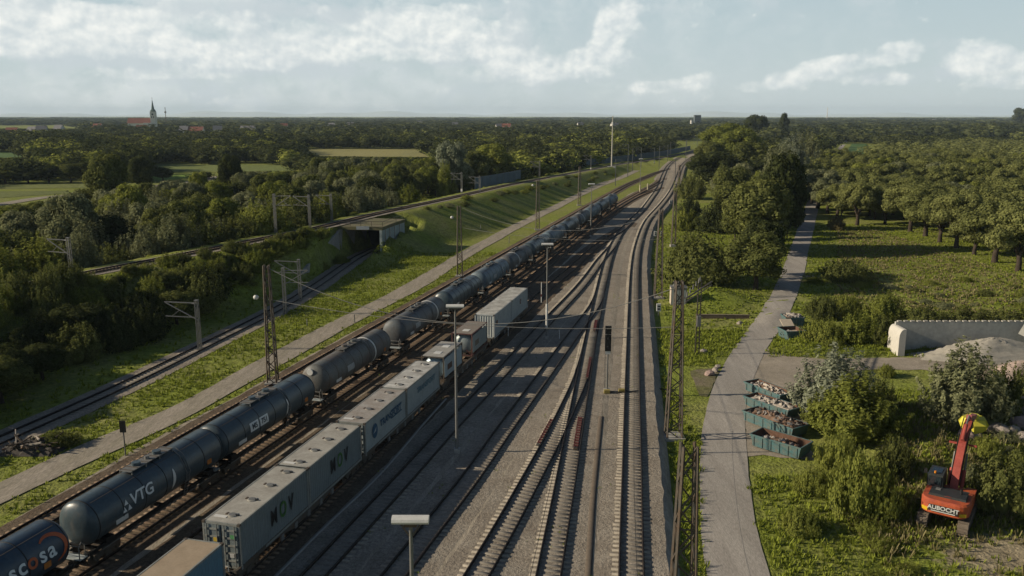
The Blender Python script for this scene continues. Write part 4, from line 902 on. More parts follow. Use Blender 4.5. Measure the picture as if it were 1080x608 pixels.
loc, rz = place(Yc1 + (Lc + .12) * ca); c2 = container(Lc, 2.5, 2.9, C_MOV, C_GREYR, C_FR, loc, rz, 'second grey container lettered MOV, behind the first', door=None); mov(c2)
loc, rz = place(Yc3); c3 = container(Lc, 2.5, 2.75, C_TEAL, C_BROWNR, C_FR, loc, rz, 'pale teal container with round blue logo and brownish roof', door='doors')
M_INK = mat('logo_blue', (.03, .09, .16), .6)
text('lettering', 'TRANSPORT', .82, M_INK, c3, Vector((1.262, 5.3, 1.62)), RSIDE.copy(), sx=1.0)
mb = MB(); mb.box((1.262, 6.5, 1.3), (.012, 2.4, .09), M_INK); mb.box((1.262, 6.5, 1.98), (.012, 2.4, .07), M_INK); mb.build('lettering_frame', c3)
mb = MB(); vs = [(1.263, 1.9 + .52 * math.cos(2 * math.pi * k / 24), 1.45 + .62 * math.sin(2 * math.pi * k / 24)) for k in range(24)]; mb.add(vs, [tuple(range(24))], M_INK)
vs = [(1.268, 1.9 + .52 * math.cos(R(a)) * q, 1.45 + .62 * math.sin(R(a)) * q) for q, a in ((.8, 200), (.2, 150), (.75, 40), (.35, -20))]; mb.add(vs, [(0, 1, 2, 3)], C_TEAL); mb.build('round_logo', c3)
loc, rz = place(Yc3 + (Lc + .12) * ca); c4 = container(Lc, 2.5, 2.75, C_TEAL, C_PALER, C_FR, loc, rz, 'pale teal container with whitish roof behind the logo one', door=None)
text('lettering', 'TRANSPORT', .75, mat('logo_faded', (.10, .2, .25), .7), c4, Vector((1.262, 5.0, 1.7)), RSIDE.copy(), sx=1.15)
def tank_container(loc, rz, label, skin, roofm, framem, L=6.06, banner=None, whites=2):
    t = empty('tank_container', (loc[0], loc[1], loc[2] + 1.18), rz, label=label, cat='tank container', group='tank containers on the container train'); w, H_ = 1.22, 2.6
    mb = MB(); r = 1.13; prof = [(.25 + .5 * (1 - math.cos(math.asin(min(1, q)))), r * q) for q in (.001, .25, .5, .7, .85, .95, 1)]
    mb.lathe_y(prof + [(L - y, rr) for y, rr in reversed(prof)], skin, 28, (0, 0, 1.3)); mb.build('tank', t)
    mb = MB()
    for x in (-w + .06, w - .06):
        for y in (.07, L - .07): mb.box((x, y, H_ / 2), (.13, .13, H_), framem)
        for z in (.08, H_ - .07): mb.box((x, L / 2, z), (.1, L - .2, .1), framem)
    for y in (.07, L - .07):
        for z in (.08, H_ - .07): mb.box((0, y, z), (2 * w - .2, .1, .1), framem)
        for s_ in (-1, 1): mb.bar((s_ * (w - .1), y, .15), (s_ * .5, y, .75), .07, framem)
    mb.build('frame', t); mb = MB(); mb.box((0, L / 2, H_ - .02), (2 * w - .22, L - .25, .03), roofm); mb.build('top_cover', t)
    for k in range(whites): mb = MB(); mb.box((.05, L * (.26 + .42 * k), H_ + .01), (.75, .9, .03), M_WHITE); mb.build('white_plate', t)
    mb = MB(); mb.box((w - .02, L / 2, 1.35), (.03, L - .5, 1.95), skin); sp = mb.build('side_sheet', t)
    if banner: mb = MB(); mb.box((w + .005, L * .3, 1.25), (.02, 1.4, .6), banner); mb.build('placard', sp)
    return t
loc, rz = place(Ytk1); tank_container(loc, rz, 'shiny pale tank container with two white plates on top', mat('tank_silver', (.36, .44, .47), .35, .2, var=.12, scale=1), mat('cover_grey', (.33, .32, .29), .7), M_DSTEEL, banner=mat('placard_brown', (.12, .07, .05), .7), whites=2)
loc, rz = place(Ytk2); tank_container(loc, rz, 'dull tank container in a red-brown frame with one white plate', mat('tank_dull', (.27, .31, .31), .45, .2, var=.2, scale=1), mat('cover_brown', (.22, .19, .16), .8), mat('frame_redbrown', (.10, .045, .04), .7), banner=mat('placard_grey', (.2, .16, .12), .7), whites=1)
loc, rz = place(Yc5); c5 = container(8.6, 2.5, 2.95, C_PGREY, C_PALER, C_PGREY, loc, rz, 'light grey corrugated container near the end of the train', hatches=0, skylight=False, corr_roof=True)
loc, rz = place(Yc5 + 8.72 * ca); c6 = container(8.9, 2.5, 2.95, C_PGREY, C_PALER, C_PGREY, loc, rz, 'last light grey container with a small red emblem', hatches=0, skylight=False, corr_roof=True)
mb = MB(); mb.box((1.26, 4.7, 1.9), (.02, .55, .62), M_RED); mb.box((1.275, 4.7, 1.9), (.01, .2, .5), C_PGREY, Matrix.Rotation(.5, 3, 'X')); mb.build('emblem', c6)
mb = MB(); mb.box((1.26, 1.2, 1.8), (.02, .5, .5), mat('rust_patch', (.18, .07, .04), .9, var=.5, scale=5)); mb.build('rust_patch', c5)
flat_wagon(y_b - 18.4, 18.4, 'flat wagon under the beige roofed container'); flat_wagon(Yc1 - .2, 18.1, 'flat wagon carrying the two MOV containers')
flat_wagon(Yc3 - .2, 18.1, 'flat wagon carrying the two pale teal containers'); flat_wagon(Ytk1 - .5, (tc_pos(517.5, 339) - Ytk1) / ca + 1.2, 'flat wagon under the two tank containers'); flat_wagon(Yc5 - .3, 18.3, 'last flat wagon under the light grey containers')

# ------------------------------------------------------------------ noise wall, fences, bins, bay, excavator
def noise_wall(pts, h, label, z0=0, bay=5.0):
    t = empty('noise_wall', (pts[0][0], pts[0][1], z0), label=label, cat='noise wall', group='noise walls of the upper line'); m_ = mat('noise_panel', (.13, .17, .19), .8, var=.2, scale=.4, gen='Position'); o0 = Vector((pts[0][0], pts[0][1], 0)); mb = MB(); mp = MB()
    for a, b in zip(pts, pts[1:]):
        a, b = Vector((a[0], a[1], 0)) - o0, Vector((b[0], b[1], 0)) - o0; n = max(1, int((b - a).length / bay))
        for k in range(n):
            p, q = a.lerp(b, k / n), a.lerp(b, (k + 1) / n); mb.bar(p + Vector((0, 0, h / 2)), q + Vector((0, 0, h / 2)), .16, m_, h); mp.box(p + Vector((0, 0, h / 2)), (.3, .3, h + .2), M_STEEL)
    mb.build('panel', t); o = mp.build('posts', t); return t
noise_wall([P(501, 200, 3.5), P(524, 195.5, 3.5), P(549, 190.5, 3.5)], 4.2, 'grey-blue noise wall with vertical panels beside the upper line', 3.2)
noise_wall([P(549, 183, 1), P(600, 176, 1), P(655, 170, 1), P(700, 164, 1), P(728, 158, 1)], 3.4, 'long far noise wall running towards the horizon', .6, 12)
# low concrete curb by the lane
X, Y = P(762, 336, -.5); t = empty('low_wall', (X, Y, -.5), R(-2), label='low weathered wall strip across the grass beside the lane', cat='low wall'); mb = MB(); mb.box((0, 0, .25), (7.5, .35, .5), mat('old_wall', (.16, .12, .09), .9, var=.4, scale=1)); mb.build('wall', t); mb = MB(); mb.box((0, 0, .53), (7.6, .4, .06), mat('old_coping', (.2, .16, .12), .9, var=.4)); mb.build('coping', t)

def rock_mesh(s, sub=2, seed=0, sq=(1, 1, .7)):
    """faceted boulder"""
    import bmesh
    r_ = random.Random(seed); bm = bmesh.new(); bmesh.ops.create_icosphere(bm, subdivisions=sub, radius=1)
    cuts = [(Vector((r_.gauss(0, 1), r_.gauss(0, 1), r_.gauss(0, 1))).normalized(), r_.uniform(.55, .85)) for _ in range(9)]
    for v in bm.verts:
        for n, d in cuts:
            q = v.co.dot(n)
            if q > d: v.co -= n * (q - d)
        v.co = Vector((v.co.x * sq[0], v.co.y * sq[1], v.co.z * sq[2])) * s
    vs = [v.co.copy() for v in bm.verts]; fs = [tuple(v.index for v in f.verts) for f in bm.faces]; bm.free(); return vs, fs
M_ROCK = mat('boulder_stone', (.30, .26, .23), .9, var=.35, scale=1.2, col2=(.2, .18, .16), bump=.03); M_ROCKP = mat('boulder_pink', (.34, .25, .22), .9, var=.3, scale=1.2, bump=.03)
M_RUB = [mat('rubble_grey', (.32, .30, .28), .9, var=.4, scale=4), mat('rubble_brown', (.2, .13, .09), .9, var=.4, scale=4), mat('rubble_pale', (.45, .40, .34), .9, var=.3, scale=4), mat('rubble_dark', (.08, .07, .06), .9, var=.3, scale=4)]
RV = [rock_mesh(1, 1, s) for s in range(8)]
def rubble(parent, L, W_, z0, n, seed, size=(.12, .34), heap=.35, name='rubble', base=1, cols=(0, 1, 2, 3)):
    r_ = random.Random(seed); mb = MB(); nx, ny = 9, 5; vs = []
    for i in range(nx):
        for j in range(ny):
            u, v = i / (nx - 1), j / (ny - 1); z = z0 + heap * math.sin(math.pi * u) ** .6 * math.sin(math.pi * v) ** .6 * (.6 + .6 * r_.random()); vs.append(((u - .5) * L, (v - .5) * W_, z))
    mb.add(vs, [(i * ny + j, (i + 1) * ny + j, (i + 1) * ny + j + 1, i * ny + j + 1) for i in range(nx - 1) for j in range(ny - 1)], M_RUB[base])
    for _ in range(n):
        u, v = r_.uniform(.04, .96), r_.uniform(.08, .92); s_ = r_.uniform(*size); z = z0 + heap * math.sin(math.pi * u) ** .6 * math.sin(math.pi * v) ** .6
        vv, ff = RV[r_.randrange(8)]; rot = Matrix.Rotation(r_.uniform(0, 6.28), 3, 'Z') @ Matrix.Rotation(r_.uniform(0, 3), 3, 'X'); st = Vector((r_.uniform(.6, 1.8), 1, r_.uniform(.4, 1)))
        mb.add([rot @ Vector((p.x * st.x, p.y, p.z * st.z)) * s_ + Vector(((u - .5) * L, (v - .5) * W_, z)) for p in vv], ff, M_RUB[cols[r_.randrange(len(cols))]])
    o = mb.build(name, parent); o['kind'] = 'stuff'; return o
M_BIN = mat('bin_teal', (.055, .14, .155), .8, var=.5, scale=2.6, col2=(.12, .13, .11)); M_BINI = mat('bin_inside', (.13, .07, .045), .8, var=.4, scale=2)
def skip_bin(a, b, W_, h, label, seed, fill=(.75, 40, .35), cols=(0, 1, 2, 3), z=-.47, base=1, lean=.18):
    a, b = Vector((a[0], a[1], z)), Vector((b[0], b[1], z)); L = (b - a).length; ang = math.atan2(b.y - a.y, b.x - a.x)
    t = empty('waste_container', (a + b) / 2, ang, label=label, cat='waste container', group='teal waste containers beside the lane'); mb = MB(); l2, w2 = L / 2, W_ / 2
    def sh(o, m, z1=h, z0=.12): # trapezoid shell ring at offset o
        return [(-l2 + lean * 2 + o, -w2 + lean * .3 + o, z0), (l2 - lean - o, -w2 + lean * .3 + o, z0), (l2 - lean - o, w2 - lean * .3 - o, z0), (-l2 + lean * 2 + o, w2 - lean * .3 - o, z0), (-l2 + o, -w2 + o, z1), (l2 - o, -w2 + o, z1), (l2 - o, w2 - o, z1), (-l2 + o, w2 - o, z1)]
    side = [(0, 1, 5, 4), (1, 2, 6, 5), (2, 3, 7, 6), (3, 0, 4, 7)]
    mb.add(sh(0, 0), side + [(0, 3, 2, 1)], M_BIN); mb.add(sh(.07, 0), [tuple(reversed(f)) for f in side], M_BINI); v_ = sh(0, 0)[4:] + sh(.07, 0)[4:]; mb.add(v_, [(0, 1, 5, 4), (1, 2, 6, 5), (2, 3, 7, 6), (3, 0, 4, 7)], M_BIN); mb.build('shell', t)
    mb = MB()
    for s_ in (-1, 1):
        mb.box((0, s_ * w2, h - .04), (L + .1, .1, .12), M_BIN)
        for k in range(6): x = -l2 + .35 + (L - .7) * k / 5; mb.add([(x - .06, s_ * (w2 - .05), .2), (x + .06, s_ * (w2 - .05), .2), (x + .06, s_ * (w2 + .05), h), (x - .06, s_ * (w2 + .05), h), (x - .06, s_ * (w2 + .02), .2), (x + .06, s_ * (w2 + .02), .2)], [(4, 5, 2, 3), (0, 4, 3), (5, 1, 2)], M_BIN)
    for x in (-l2, l2): mb.box((x, 0, h - .04), (.1, W_, .12), M_BIN)
    mb.build('rib', t)
    mb = MB()
    for s_ in (-.5, .5): mb.box((0, s_, .06), (L - .6, .12, .12), M_BLACK)
    mb.build('skid', t); mb = MB(); mb.tube([(-l2 - .02, 0, h * .45), (-l2 - .18, 0, h * .6), (-l2 - .02, 0, h * .72)], .05, M_BLACK, 6); mb.build('hook', t)
    rubble(t, L - .35, W_ - .3, h * fill[0], fill[1], seed, heap=fill[2], cols=cols, base=base); return t
q = lambda x, y: P(x, y, -.4)
skip_bin(q(792, 410), q(830, 425), 2.0, 1.0, 'farthest of the four teal waste containers, pale rubble', 1, (.7, 60, .25), (0, 2, 2))
skip_bin(q(791, 425), q(838, 441), 2.1, 1.0, 'second teal waste container from the back with pale boards', 2, (.75, 60, .3), (2, 2, 0), base=2)
skip_bin(q(791, 441), q(844, 461), 2.2, 1.05, 'third teal waste container heaped with brown scrap', 3, (.85, 90, .5), (1, 1, 0, 3))
skip_bin(q(797, 466.5), q(850, 482), 2.2, 1.15, 'nearest teal waste container, half empty with rubble at one end', 4, (.35, 45, .5), (0, 2, 1, 0))
skip_bin(P(825.5, 344, -.4), P(845, 344, -.4), 2.4, 1.5, 'teal container heaped with stones on the grass verge', 5, (.9, 70, .4), (0, 2, 1))
skip_bin(P(824, 358, -.4), P(844, 357, -.4), 2.6, 1.4, 'teal container with a big pale slab leaning on it', 6, (.5, 20, .3), (2, 0))
X, Y = P(831.5, 353, -.4); t = tag(MB().box((0, 0, 1.05), (1.5, 4.2, .12), mat('pale_slab', (.42, .36, .28), .8, var=.15), Matrix.Rotation(.32, 3, 'X')).build('slab', loc=(X, Y - .3, -.45)), 'pale slab leaning over the container on the verge', 'slab')
X, Y = P(845.5, 466, -.4); 
# storage bay: concrete panels with sand piles
M_BAY = mat('bay_concrete', (.42, .41, .37), .9, var=.3, scale=.35, col2=(.30, .31, .29), bump=.01, gen='Position')
x0, y0 = P(950, 375, -.5); x1, y1 = P(1095, 375, -.5); t = empty('storage_bay', (x0, y0, -.5), label='long pale concrete storage bay wall with rounded end panel', cat='concrete wall')
mb = MB(); Lw = x1 - x0 + 14; mb.box((Lw / 2, 2.2, 1.8), (Lw, .35, 3.7), M_BAY); mb.build('back_wall', t); mb = MB()
for k in range(int(Lw / .8)): mb.box((.5 + k * .8, 2.2, 3.72), (.5, .38, .14), mat('pale_cap', (.42, .40, .35), .9, var=.3))
o = mb.build('coping', t); mb = MB(); mb.box((Lw / 2, 2.03, .1), (Lw, .1, 1), M_BAY)
mb = MB(); v = []; N = 8; prof = [(-.55, 0), (-.55, 2.3)] + [(-.55 + .55 * (1 - math.cos(a)), 2.3 + 1.0 * math.sin(a)) for a in np.linspace(0, math.pi / 2, 6)] + [(.25, 3.3), (.25, 0)]
for y in (-.4, 2.6): v += [(x, y, z) for x, z in prof]
n_ = len(prof); mb.add(v, [(k, (k + 1) % n_, n_ + (k + 1) % n_, n_ + k) for k in range(n_)] + [tuple(reversed(range(n_))), tuple(range(n_, 2 * n_))], mat('end_panel_pale', (.5, .48, .43), .9, var=.12)); mb.build('end_wall', t)
mb = MB(); mb.bar((14.8, .9, 3.2), (19.5, -2.2, 1.0), .3, M_BAY, 1.6); mb.build('dividing_wall', t)
def pile(name, cx, cy, z, rx, ry, h, m, label, cat, seed=0, nz=.12, k=26):
    r_ = np.random.default_rng(seed); V = []; n = 40
    for i in range(k):
        f = i / (k - 1); rr = f; zz = h * (1 - f) ** 1.0 * (1 + .0)
        zz = h * (math.cos(f * math.pi) * .25 + .25 + (1 - f) * .5)
        for j in range(n):
            a = 2 * math.pi * j / n; w = 1 + nz * math.sin(3 * a + seed) + nz * .6 * math.sin(7 * a + 2 * seed); V.append((rx * rr * w * math.cos(a), ry * rr * w * math.sin(a), zz + r_.normal(0, .025) * h * (f > 0) - .1 * (i == k - 1)))
    F = [(i * n + j, i * n + (j + 1) % n, (i + 1) * n + (j + 1) % n, (i + 1) * n + j) for i in range(k - 1) for j in range(n)]
    o = fast_mesh(name, V, F, [m]); o.location = (cx, cy, z); return tag(o, label, cat)
M_SAND = mat('sand_pile', (.38, .355, .30), .95, var=.2, scale=.8, bump=.02, gen='Position'); M_PINK = mat('pink_gravel', (.42, .33, .28), .95, var=.25, scale=1.2, bump=.03, gen='Position')
X, Y = P(1040, 379, -.5); pile('sand_pile', X + 1, Y + .7, -.5, 10, 2.6, 2.5, M_SAND, 'grey sand heaped against the bay wall', 'sand pile', 1)
X, Y = P(982, 377, -.5); 0 and pile('sand_pile', X, Y + .9, -.5, 3.2, 1.7, 1.5, M_SAND, 'small sand heap beside the rounded end panel', 'sand pile', 2)
X, Y = P(1078, 398, -.5); pile('gravel_pile', X, Y, -.5, 5.2, 3.4, 1.9, M_PINK, 'pinkish gravel heap in front of the bay', 'gravel pile', 3)
# boulders
bl = [(1031, 443, 1.15, 0), (1048, 446, 1.25, 1), (1043, 455, 1.0, 0), (1055, 458, 1.2, 0), (1066, 458, .9, 0), (1078, 452, 1.3, 1), (1070, 434, .9, 0), (1079, 431, 1.2, 1), (1062, 440, .7, 0), (1036, 432, .6, 1), (1082, 466, 1.0, 0), (1020, 452, .6, 0), (1057, 431, .7, 0), (1090, 442, 1.2, 0), (1027, 461, .8, 0), (1018, 463, .9, 1), (1074, 445, .8, 0), (1052, 438, .6, 0), (754, 392, .55, 0), (748, 396, .6, 1), (757, 388, .4, 0), (742.5, 372, .5, 0), (780, 342, .45, 0)]
for k, (bx_, by_, s_, c_) in enumerate(bl):
    X, Y, Z = G(bx_, by_); vv, ff = rock_mesh(s_, 2, 40 + k, (random.uniform(.8, 1.2), 1, random.uniform(.55, .8))); mb = MB(); mb.add(vv, ff, M_ROCKP if c_ else M_ROCK)
    o = mb.build('boulder', loc=(X, Y, Z + s_ * .3), rz=random.uniform(0, 6)); tag(o, 'weathered angular boulder in the rock pile right of the digger' if k < 18 else 'small loose rock lying beside the lane', 'boulder', 'boulders of the rock pile' if k < 18 else 'loose rocks by the lane')

# excavator seen from behind, arm raised, yellow grab
def excavator():
    X, Y, Z = G(999, 547); rz = R(-35); t = empty('excavator', (X, Y, Z), rz, label='orange tracked excavator with raised arm and yellow grab', cat='excavator')
    RED = mat('excavator_orange', (.48, .105, .03), .55, var=.35, scale=1.6, col2=(.28, .06, .04)); PINK = mat('boom_red', (.36, .075, .055), .6, var=.35, scale=1.2); TRK = mat('track_mud', (.16, .13, .10), .9, var=.4, scale=3); DK = mat('hood_dark', (.035, .04, .04), .5, var=.3, scale=2); YEL = mat('grab_yellow', (.62, .56, .06), .5, var=.15, scale=2); GL = mat('cab_glass', (.02, .03, .035), .08, var=.1, spec=.8)
    for s_ in (-1, 1):
        mb = MB(); prof = []; Lh = 2.0; r_ = .46
        for k in range(9): a = math.pi / 2 + math.pi * k / 8; prof.append((-Lh + r_ * math.cos(a), r_ + r_ * math.sin(a)))
        for k in range(9): a = -math.pi / 2 + math.pi * k / 8; prof.append((Lh + r_ * math.cos(a), r_ + r_ * math.sin(a)))
        n_ = len(prof); v = [(s_ * 1.18 + dx, y, z) for dx in (-.3, .3) for y, z in prof]; mb.add(v, [(k, (k + 1) % n_, n_ + (k + 1) % n_, n_ + k) for k in range(n_)] + [tuple(range(n_)), tuple(reversed(range(n_, 2 * n_)))], TRK); tr = mb.build('crawler_track', t)
        mb = MB(); per = 2 * (2 * Lh) + 2 * math.pi * r_; m_ = 34
        for k in range(m_):
            d = per * k / m_
            if d < 2 * Lh: p = Vector((0, -Lh + d, 0)); q_ = Matrix.Identity(3)
            elif d < 2 * Lh + math.pi * r_: a = (d - 2 * Lh) / r_ - math.pi / 2; p = Vector((0, Lh + (r_ + .02) * math.cos(a), r_ + (r_ + .02) * math.sin(a))); q_ = Matrix.Rotation(a + math.pi / 2, 3, 'X')
            elif d < 4 * Lh + math.pi * r_: p = Vector((0, Lh - (d - 2 * Lh - math.pi * r_), 2 * r_)); q_ = Matrix.Identity(3)
            else: a = (d - 4 * Lh - math.pi * r_) / r_ + math.pi / 2; p = Vector((0, -Lh + (r_ + .02) * math.cos(a), r_ + (r_ + .02) * math.sin(a))); q_ = Matrix.Rotation(a + math.pi / 2, 3, 'X')
            mb.box(p + Vector((s_ * 1.18, 0, 0)), (.64, .16, .09), TRK, q_)
        mb.build('track_shoe', tr)['kind'] = 'stuff'
    mb = MB(); mb.box((0, 0, .72), (1.9, 1.7, .5), DK); mb.tube([(0, 0, .9), (0, 0, 1.12)], .75, DK, 20); mb.build('undercarriage', t)
    # house: rounded counterweight at the back
    mb = MB(); pr = [(-1.42, -.2)] + [(-1.42 + .75 * (1 - math.cos(a)), -1.75 - .75 * math.sin(a)) for a in np.linspace(0, math.pi / 2, 6)] + [(.67 + .75 * math.sin(a), -2.5 + .75 * (1 - math.cos(a))) for a in np.linspace(0, math.pi / 2, 6)] + [(1.42, -.2)]
    n_ = len(pr); zs = [(1.12, .93), (1.25, 1.0), (2.0, 1.0), (2.12, .95)]; v = [(x * f, y * f if y < -1 else y, z) for z, f in zs for x, y in pr]
    mb.add(v, [(i * n_ + k, i * n_ + (k + 1) % n_, (i + 1) * n_ + (k + 1) % n_, (i + 1) * n_ + k) for i in range(3) for k in range(n_)] + [tuple(reversed(range(n_))), tuple(range(3 * n_, 4 * n_))], RED); cw = mb.build('counterweight', t)
    mb = MB(); mb.box((0, -2.62, 1.66), (1.7, .06, .42), DK); sg = mb.build('sign_board', cw); text('lettering', 'AUBOCHT', .38, M_WHITE, sg, Vector((0, -2.66, 1.71)), Matrix.Rotation(math.pi / 2, 3, 'X'), sx=1.0)
    mb = MB(); mb.box((0, -2.66, 1.49), (1.4, .01, .05), M_WHITE); mb.build('small_print', sg)
    for x, y, a in ((-1.1, -2.35, -.5), (1.1, -2.35, .5)): mb = MB(); mb.box((x, y - .03, 1.45), (.42, .06, .22), mat('reflector_yellow', (.6, .38, .02), .4), Matrix.Rotation(a, 3, 'Z')); mb.build('reflector', cw)
    mb = MB(); mb.box((.0, -.1, 1.5), (2.8, 2.6, .75), RED); mb.box((-1.1, 1.1, 1.4), (.7, .5, .5), RED); mb.box((1.1, 1.1, 1.5), (.6, .9, .7), RED); mb.build('housing', t)
    mb = MB(); mb.box((.05, -1.15, 2.13), (2.3, 1.25, .28), DK, None, .93); mb.box((.1, -.1, 1.95), (2.0, .8, .16), DK); hd = mb.build('engine_hood', t); mb = MB(); mb.tube([(.75, -.9, 2.2), (.75, -.9, 2.6)], .08, M_BLACK, 8); mb.build('exhaust', hd); mb = MB(); mb.tube([(-.1, -1.72, 2.2), (.1, -1.72, 2.26), (.3, -1.72, 2.2)], .04, M_RED, 6); mb.box((-.6, -.9, 2.3), (.3, .3, .04), M_STEEL); mb.build('filler_cap', hd)
    cb = MB(); cb.box((-.95, .75, 2.05), (.98, 1.75, 1.75), DK, None, .93); c_ = cb.build('cab', t)
    mb = MB(); mb.box((-.95, -.14, 2.45), (.72, .03, .7), GL); mb.box((-1.445, .75, 2.4), (.03, 1.3, .8), GL); mb.box((-.95, .75, 2.945), (.6, .9, .02), GL); mb.build('window', c_)
    mb = MB(); mb.tube([(-1.3, 1.7, 1.9), (-1.75, 1.75, 2.3)], .03, M_BLACK, 6); mb.box((-1.8, 1.75, 2.35), (.2, .06, .35), M_BLACK); mb.build('mirror', c_); mb = MB(); mb.tube([(-1.0, .1, 2.95), (-1.0, .1, 3.1)], .07, mat('beacon_orange', (.7, .25, .02), .3), 8); mb.build('beacon', c_)
    # boom, stick
    def beam(name, pts, w, hs, m, par):
        mb = MB(); v = []
        for i, (y, z) in enumerate(pts):
            a = pts[min(i + 1, len(pts) - 1)]; b = pts[max(i - 1, 0)]; d = Vector((0, a[0] - b[0], a[1] - b[1])).normalized(); nn = Vector((0, -d.z, d.y)) * hs[i] / 2
            for s2, s3 in ((-1, -1), (1, -1), (1, 1), (-1, 1)): v.append(Vector((.1 + s2 * w / 2, y, z)) + nn * s3)
        k_ = len(pts); mb.add(v, [(4 * i + k, 4 * i + (k + 1) % 4, 4 * i + 4 + (k + 1) % 4, 4 * i + 4 + k) for i in range(k_ - 1) for k in range(4)] + [(3, 2, 1, 0), tuple(4 * (k_ - 1) + k for k in range(4))], m); return mb.build(name, par)
    t.scale = (1.08, 1.08, 1.08)
    bo = beam('boom', [(.75, 1.75), (1.7, 2.9), (3.0, 4.1), (4.6, 4.9), (5.6, 5.1)], .46, [.5, .75, .8, .6, .4], PINK, t)
    for x in (-.28, .48):
        mb = MB(); mb.tube([(x, 1.3, 1.5), (x, 2.2, 2.75)], .13, PINK, 10); mb.tube([(x, 2.2, 2.75), (x, 2.9, 3.7)], .07, M_STEEL, 8); mb.build('boom_cylinder', bo)
    st = beam('stick', [(5.2, 5.6), (5.9, 5.2), (7.2, 4.9), (8.6, 4.7)], .34, [.3, .55, .42, .26], mat('stick_purple', (.30, .09, .09), .5, var=.2), t)
    mb = MB(); mb.tube([(.1, 2.9, 4.6), (.1, 4.1, 5.35)], .12, PINK, 10); mb.tube([(.1, 4.1, 5.35), (.1, 5.3, 5.65)], .06, M_STEEL, 8); mb.build('stick_cylinder', st)
    for x in (-.2, .4): mb = MB(); mb.tube([(x, .9, 2.1), (x, 1.9, 3.4), (x, 3.4, 4.7), (x, 5.2, 5.5)], .035, M_BLACK, 6); mb.build('hose', bo)
    mb = MB(); mb.box((-.5, 3.3, 4.2), (.5, .12, .12), PINK); mb.box((.7, 3.3, 4.2), (.5, .12, .12), PINK); mb.build('cross_pin', bo)
    # grab with curved tines
    mb = MB(); gy_, gz = 8.85, 4.35; mb.tube([(.1, gy_, gz + .35), (.1, gy_, gz - .15)], .3, YEL, 14); mb.tube([(.1, gy_, gz + .1), (.1, gy_, gz - .05)], .5, YEL, 16); gr = mb.build('grab', t)
    for k in range(5):
        a = 2 * math.pi * k / 5 + .3; mb = MB(); pts = [Vector((.1 + rr * math.cos(a), gy_ + rr * math.sin(a), gz + zz)) for rr, zz in ((.3, .0), (.7, .12), (.92, -.25), (.76, -.72), (.36, -1.0))]
        rd = Vector((math.cos(a), math.sin(a), 0)); sd2 = Vector((-math.sin(a), math.cos(a), 0)); wd = [.22, .42, .48, .36, .06]; v = []
        for p, w_ in zip(pts, wd): v += [p - sd2 * w_, p + sd2 * w_, p + sd2 * w_ * .9 - rd * .1 - Vector((0, 0, .1)), p - sd2 * w_ * .9 - rd * .1 - Vector((0, 0, .1))]
        mb.add(v, [(4 * i + q, 4 * i + (q + 1) % 4, 4 * i + 4 + (q + 1) % 4, 4 * i + 4 + q) for i in range(4) for q in range(4)], YEL); mb.build('tine', gr)
excavator()
# heap of cut wood in the meadow on the left
X, Y, Z = G(38, 474); t = empty('debris_heap', (X, Y, Z), label='dark heap of branches and pale boards in the grass', cat='debris heap'); rubble(t, 5.0, 3.2, 0, 40, 9, (.1, .28), .9, cols=(3, 3, 1, 3), base=3)
mb = MB()
for k in range(16): a = random.uniform(0, 3.14); c_ = Vector((random.uniform(-2.2, 2.2), random.uniform(-1.3, 1.3), random.uniform(.4, 1.1))); d = Vector((math.cos(a), math.sin(a), random.uniform(-.25, .25))) * random.uniform(.6, 1.4); mb.bar(c_ - d, c_ + d, random.uniform(.05, .13), M_RUB[2] if k % 6 == 0 else M_BARK)
mb.build('branches', t)['kind'] = 'stuff'

# ------------------------------------------------------------------ vegetation
L_DARK = leaf_mat('leaf_dark', (0.038, 0.049, 0.019), (0.076, 0.088, 0.032), transl=.38); L_MID = leaf_mat('leaf_mid', (0.090, 0.105, 0.032), (0.159, 0.172, 0.054), transl=.38)
L_WIL = leaf_mat('leaf_willow', (0.14, 0.155, 0.075), (0.24, 0.25, 0.135), transl=.38); L_ORCH = leaf_mat('leaf_orchard', (0.133, 0.148, 0.049), (0.212, 0.225, 0.078), transl=.38)
L_LUSH = leaf_mat('leaf_lush', (0.138, 0.161, 0.032), (0.234, 0.253, 0.059), transl=.38); L_SILV = leaf_mat('leaf_silver', (0.17, 0.195, 0.125), (0.29, 0.31, 0.22), transl=.38); L_DRY = leaf_mat('leaf_dry', (.14, .12, .05), (.2, .17, .09), transl=.25)
def unit(n): v = rng.normal(size=(n, 3)); return v / np.linalg.norm(v, axis=1)[:, None]
ICO = None
def ico():
    global ICO
    if ICO is None:
        import bmesh
        bm = bmesh.new(); bmesh.ops.create_icosphere(bm, subdivisions=2, radius=1); ICO = (np.array([v.co[:] for v in bm.verts]), np.array([[v.index for v in f.verts] for f in bm.faces])); bm.free()
    return ICO
def ico1():
    p = (1 + 5 ** .5) / 2; v = np.array([(-1, p, 0), (1, p, 0), (-1, -p, 0), (1, -p, 0), (0, -1, p), (0, 1, p), (0, -1, -p), (0, 1, -p), (p, 0, -1), (p, 0, 1), (-p, 0, -1), (-p, 0, 1)]) / math.sqrt(1 + p * p)
    return v, np.array([(0, 11, 5), (0, 5, 1), (0, 1, 7), (0, 7, 10), (0, 10, 11), (1, 5, 9), (5, 11, 4), (11, 10, 2), (10, 7, 6), (7, 1, 8), (3, 9, 4), (3, 4, 2), (3, 2, 6), (3, 6, 8), (3, 8, 9), (4, 9, 5), (2, 4, 11), (6, 2, 10), (8, 6, 7), (9, 8, 1)])
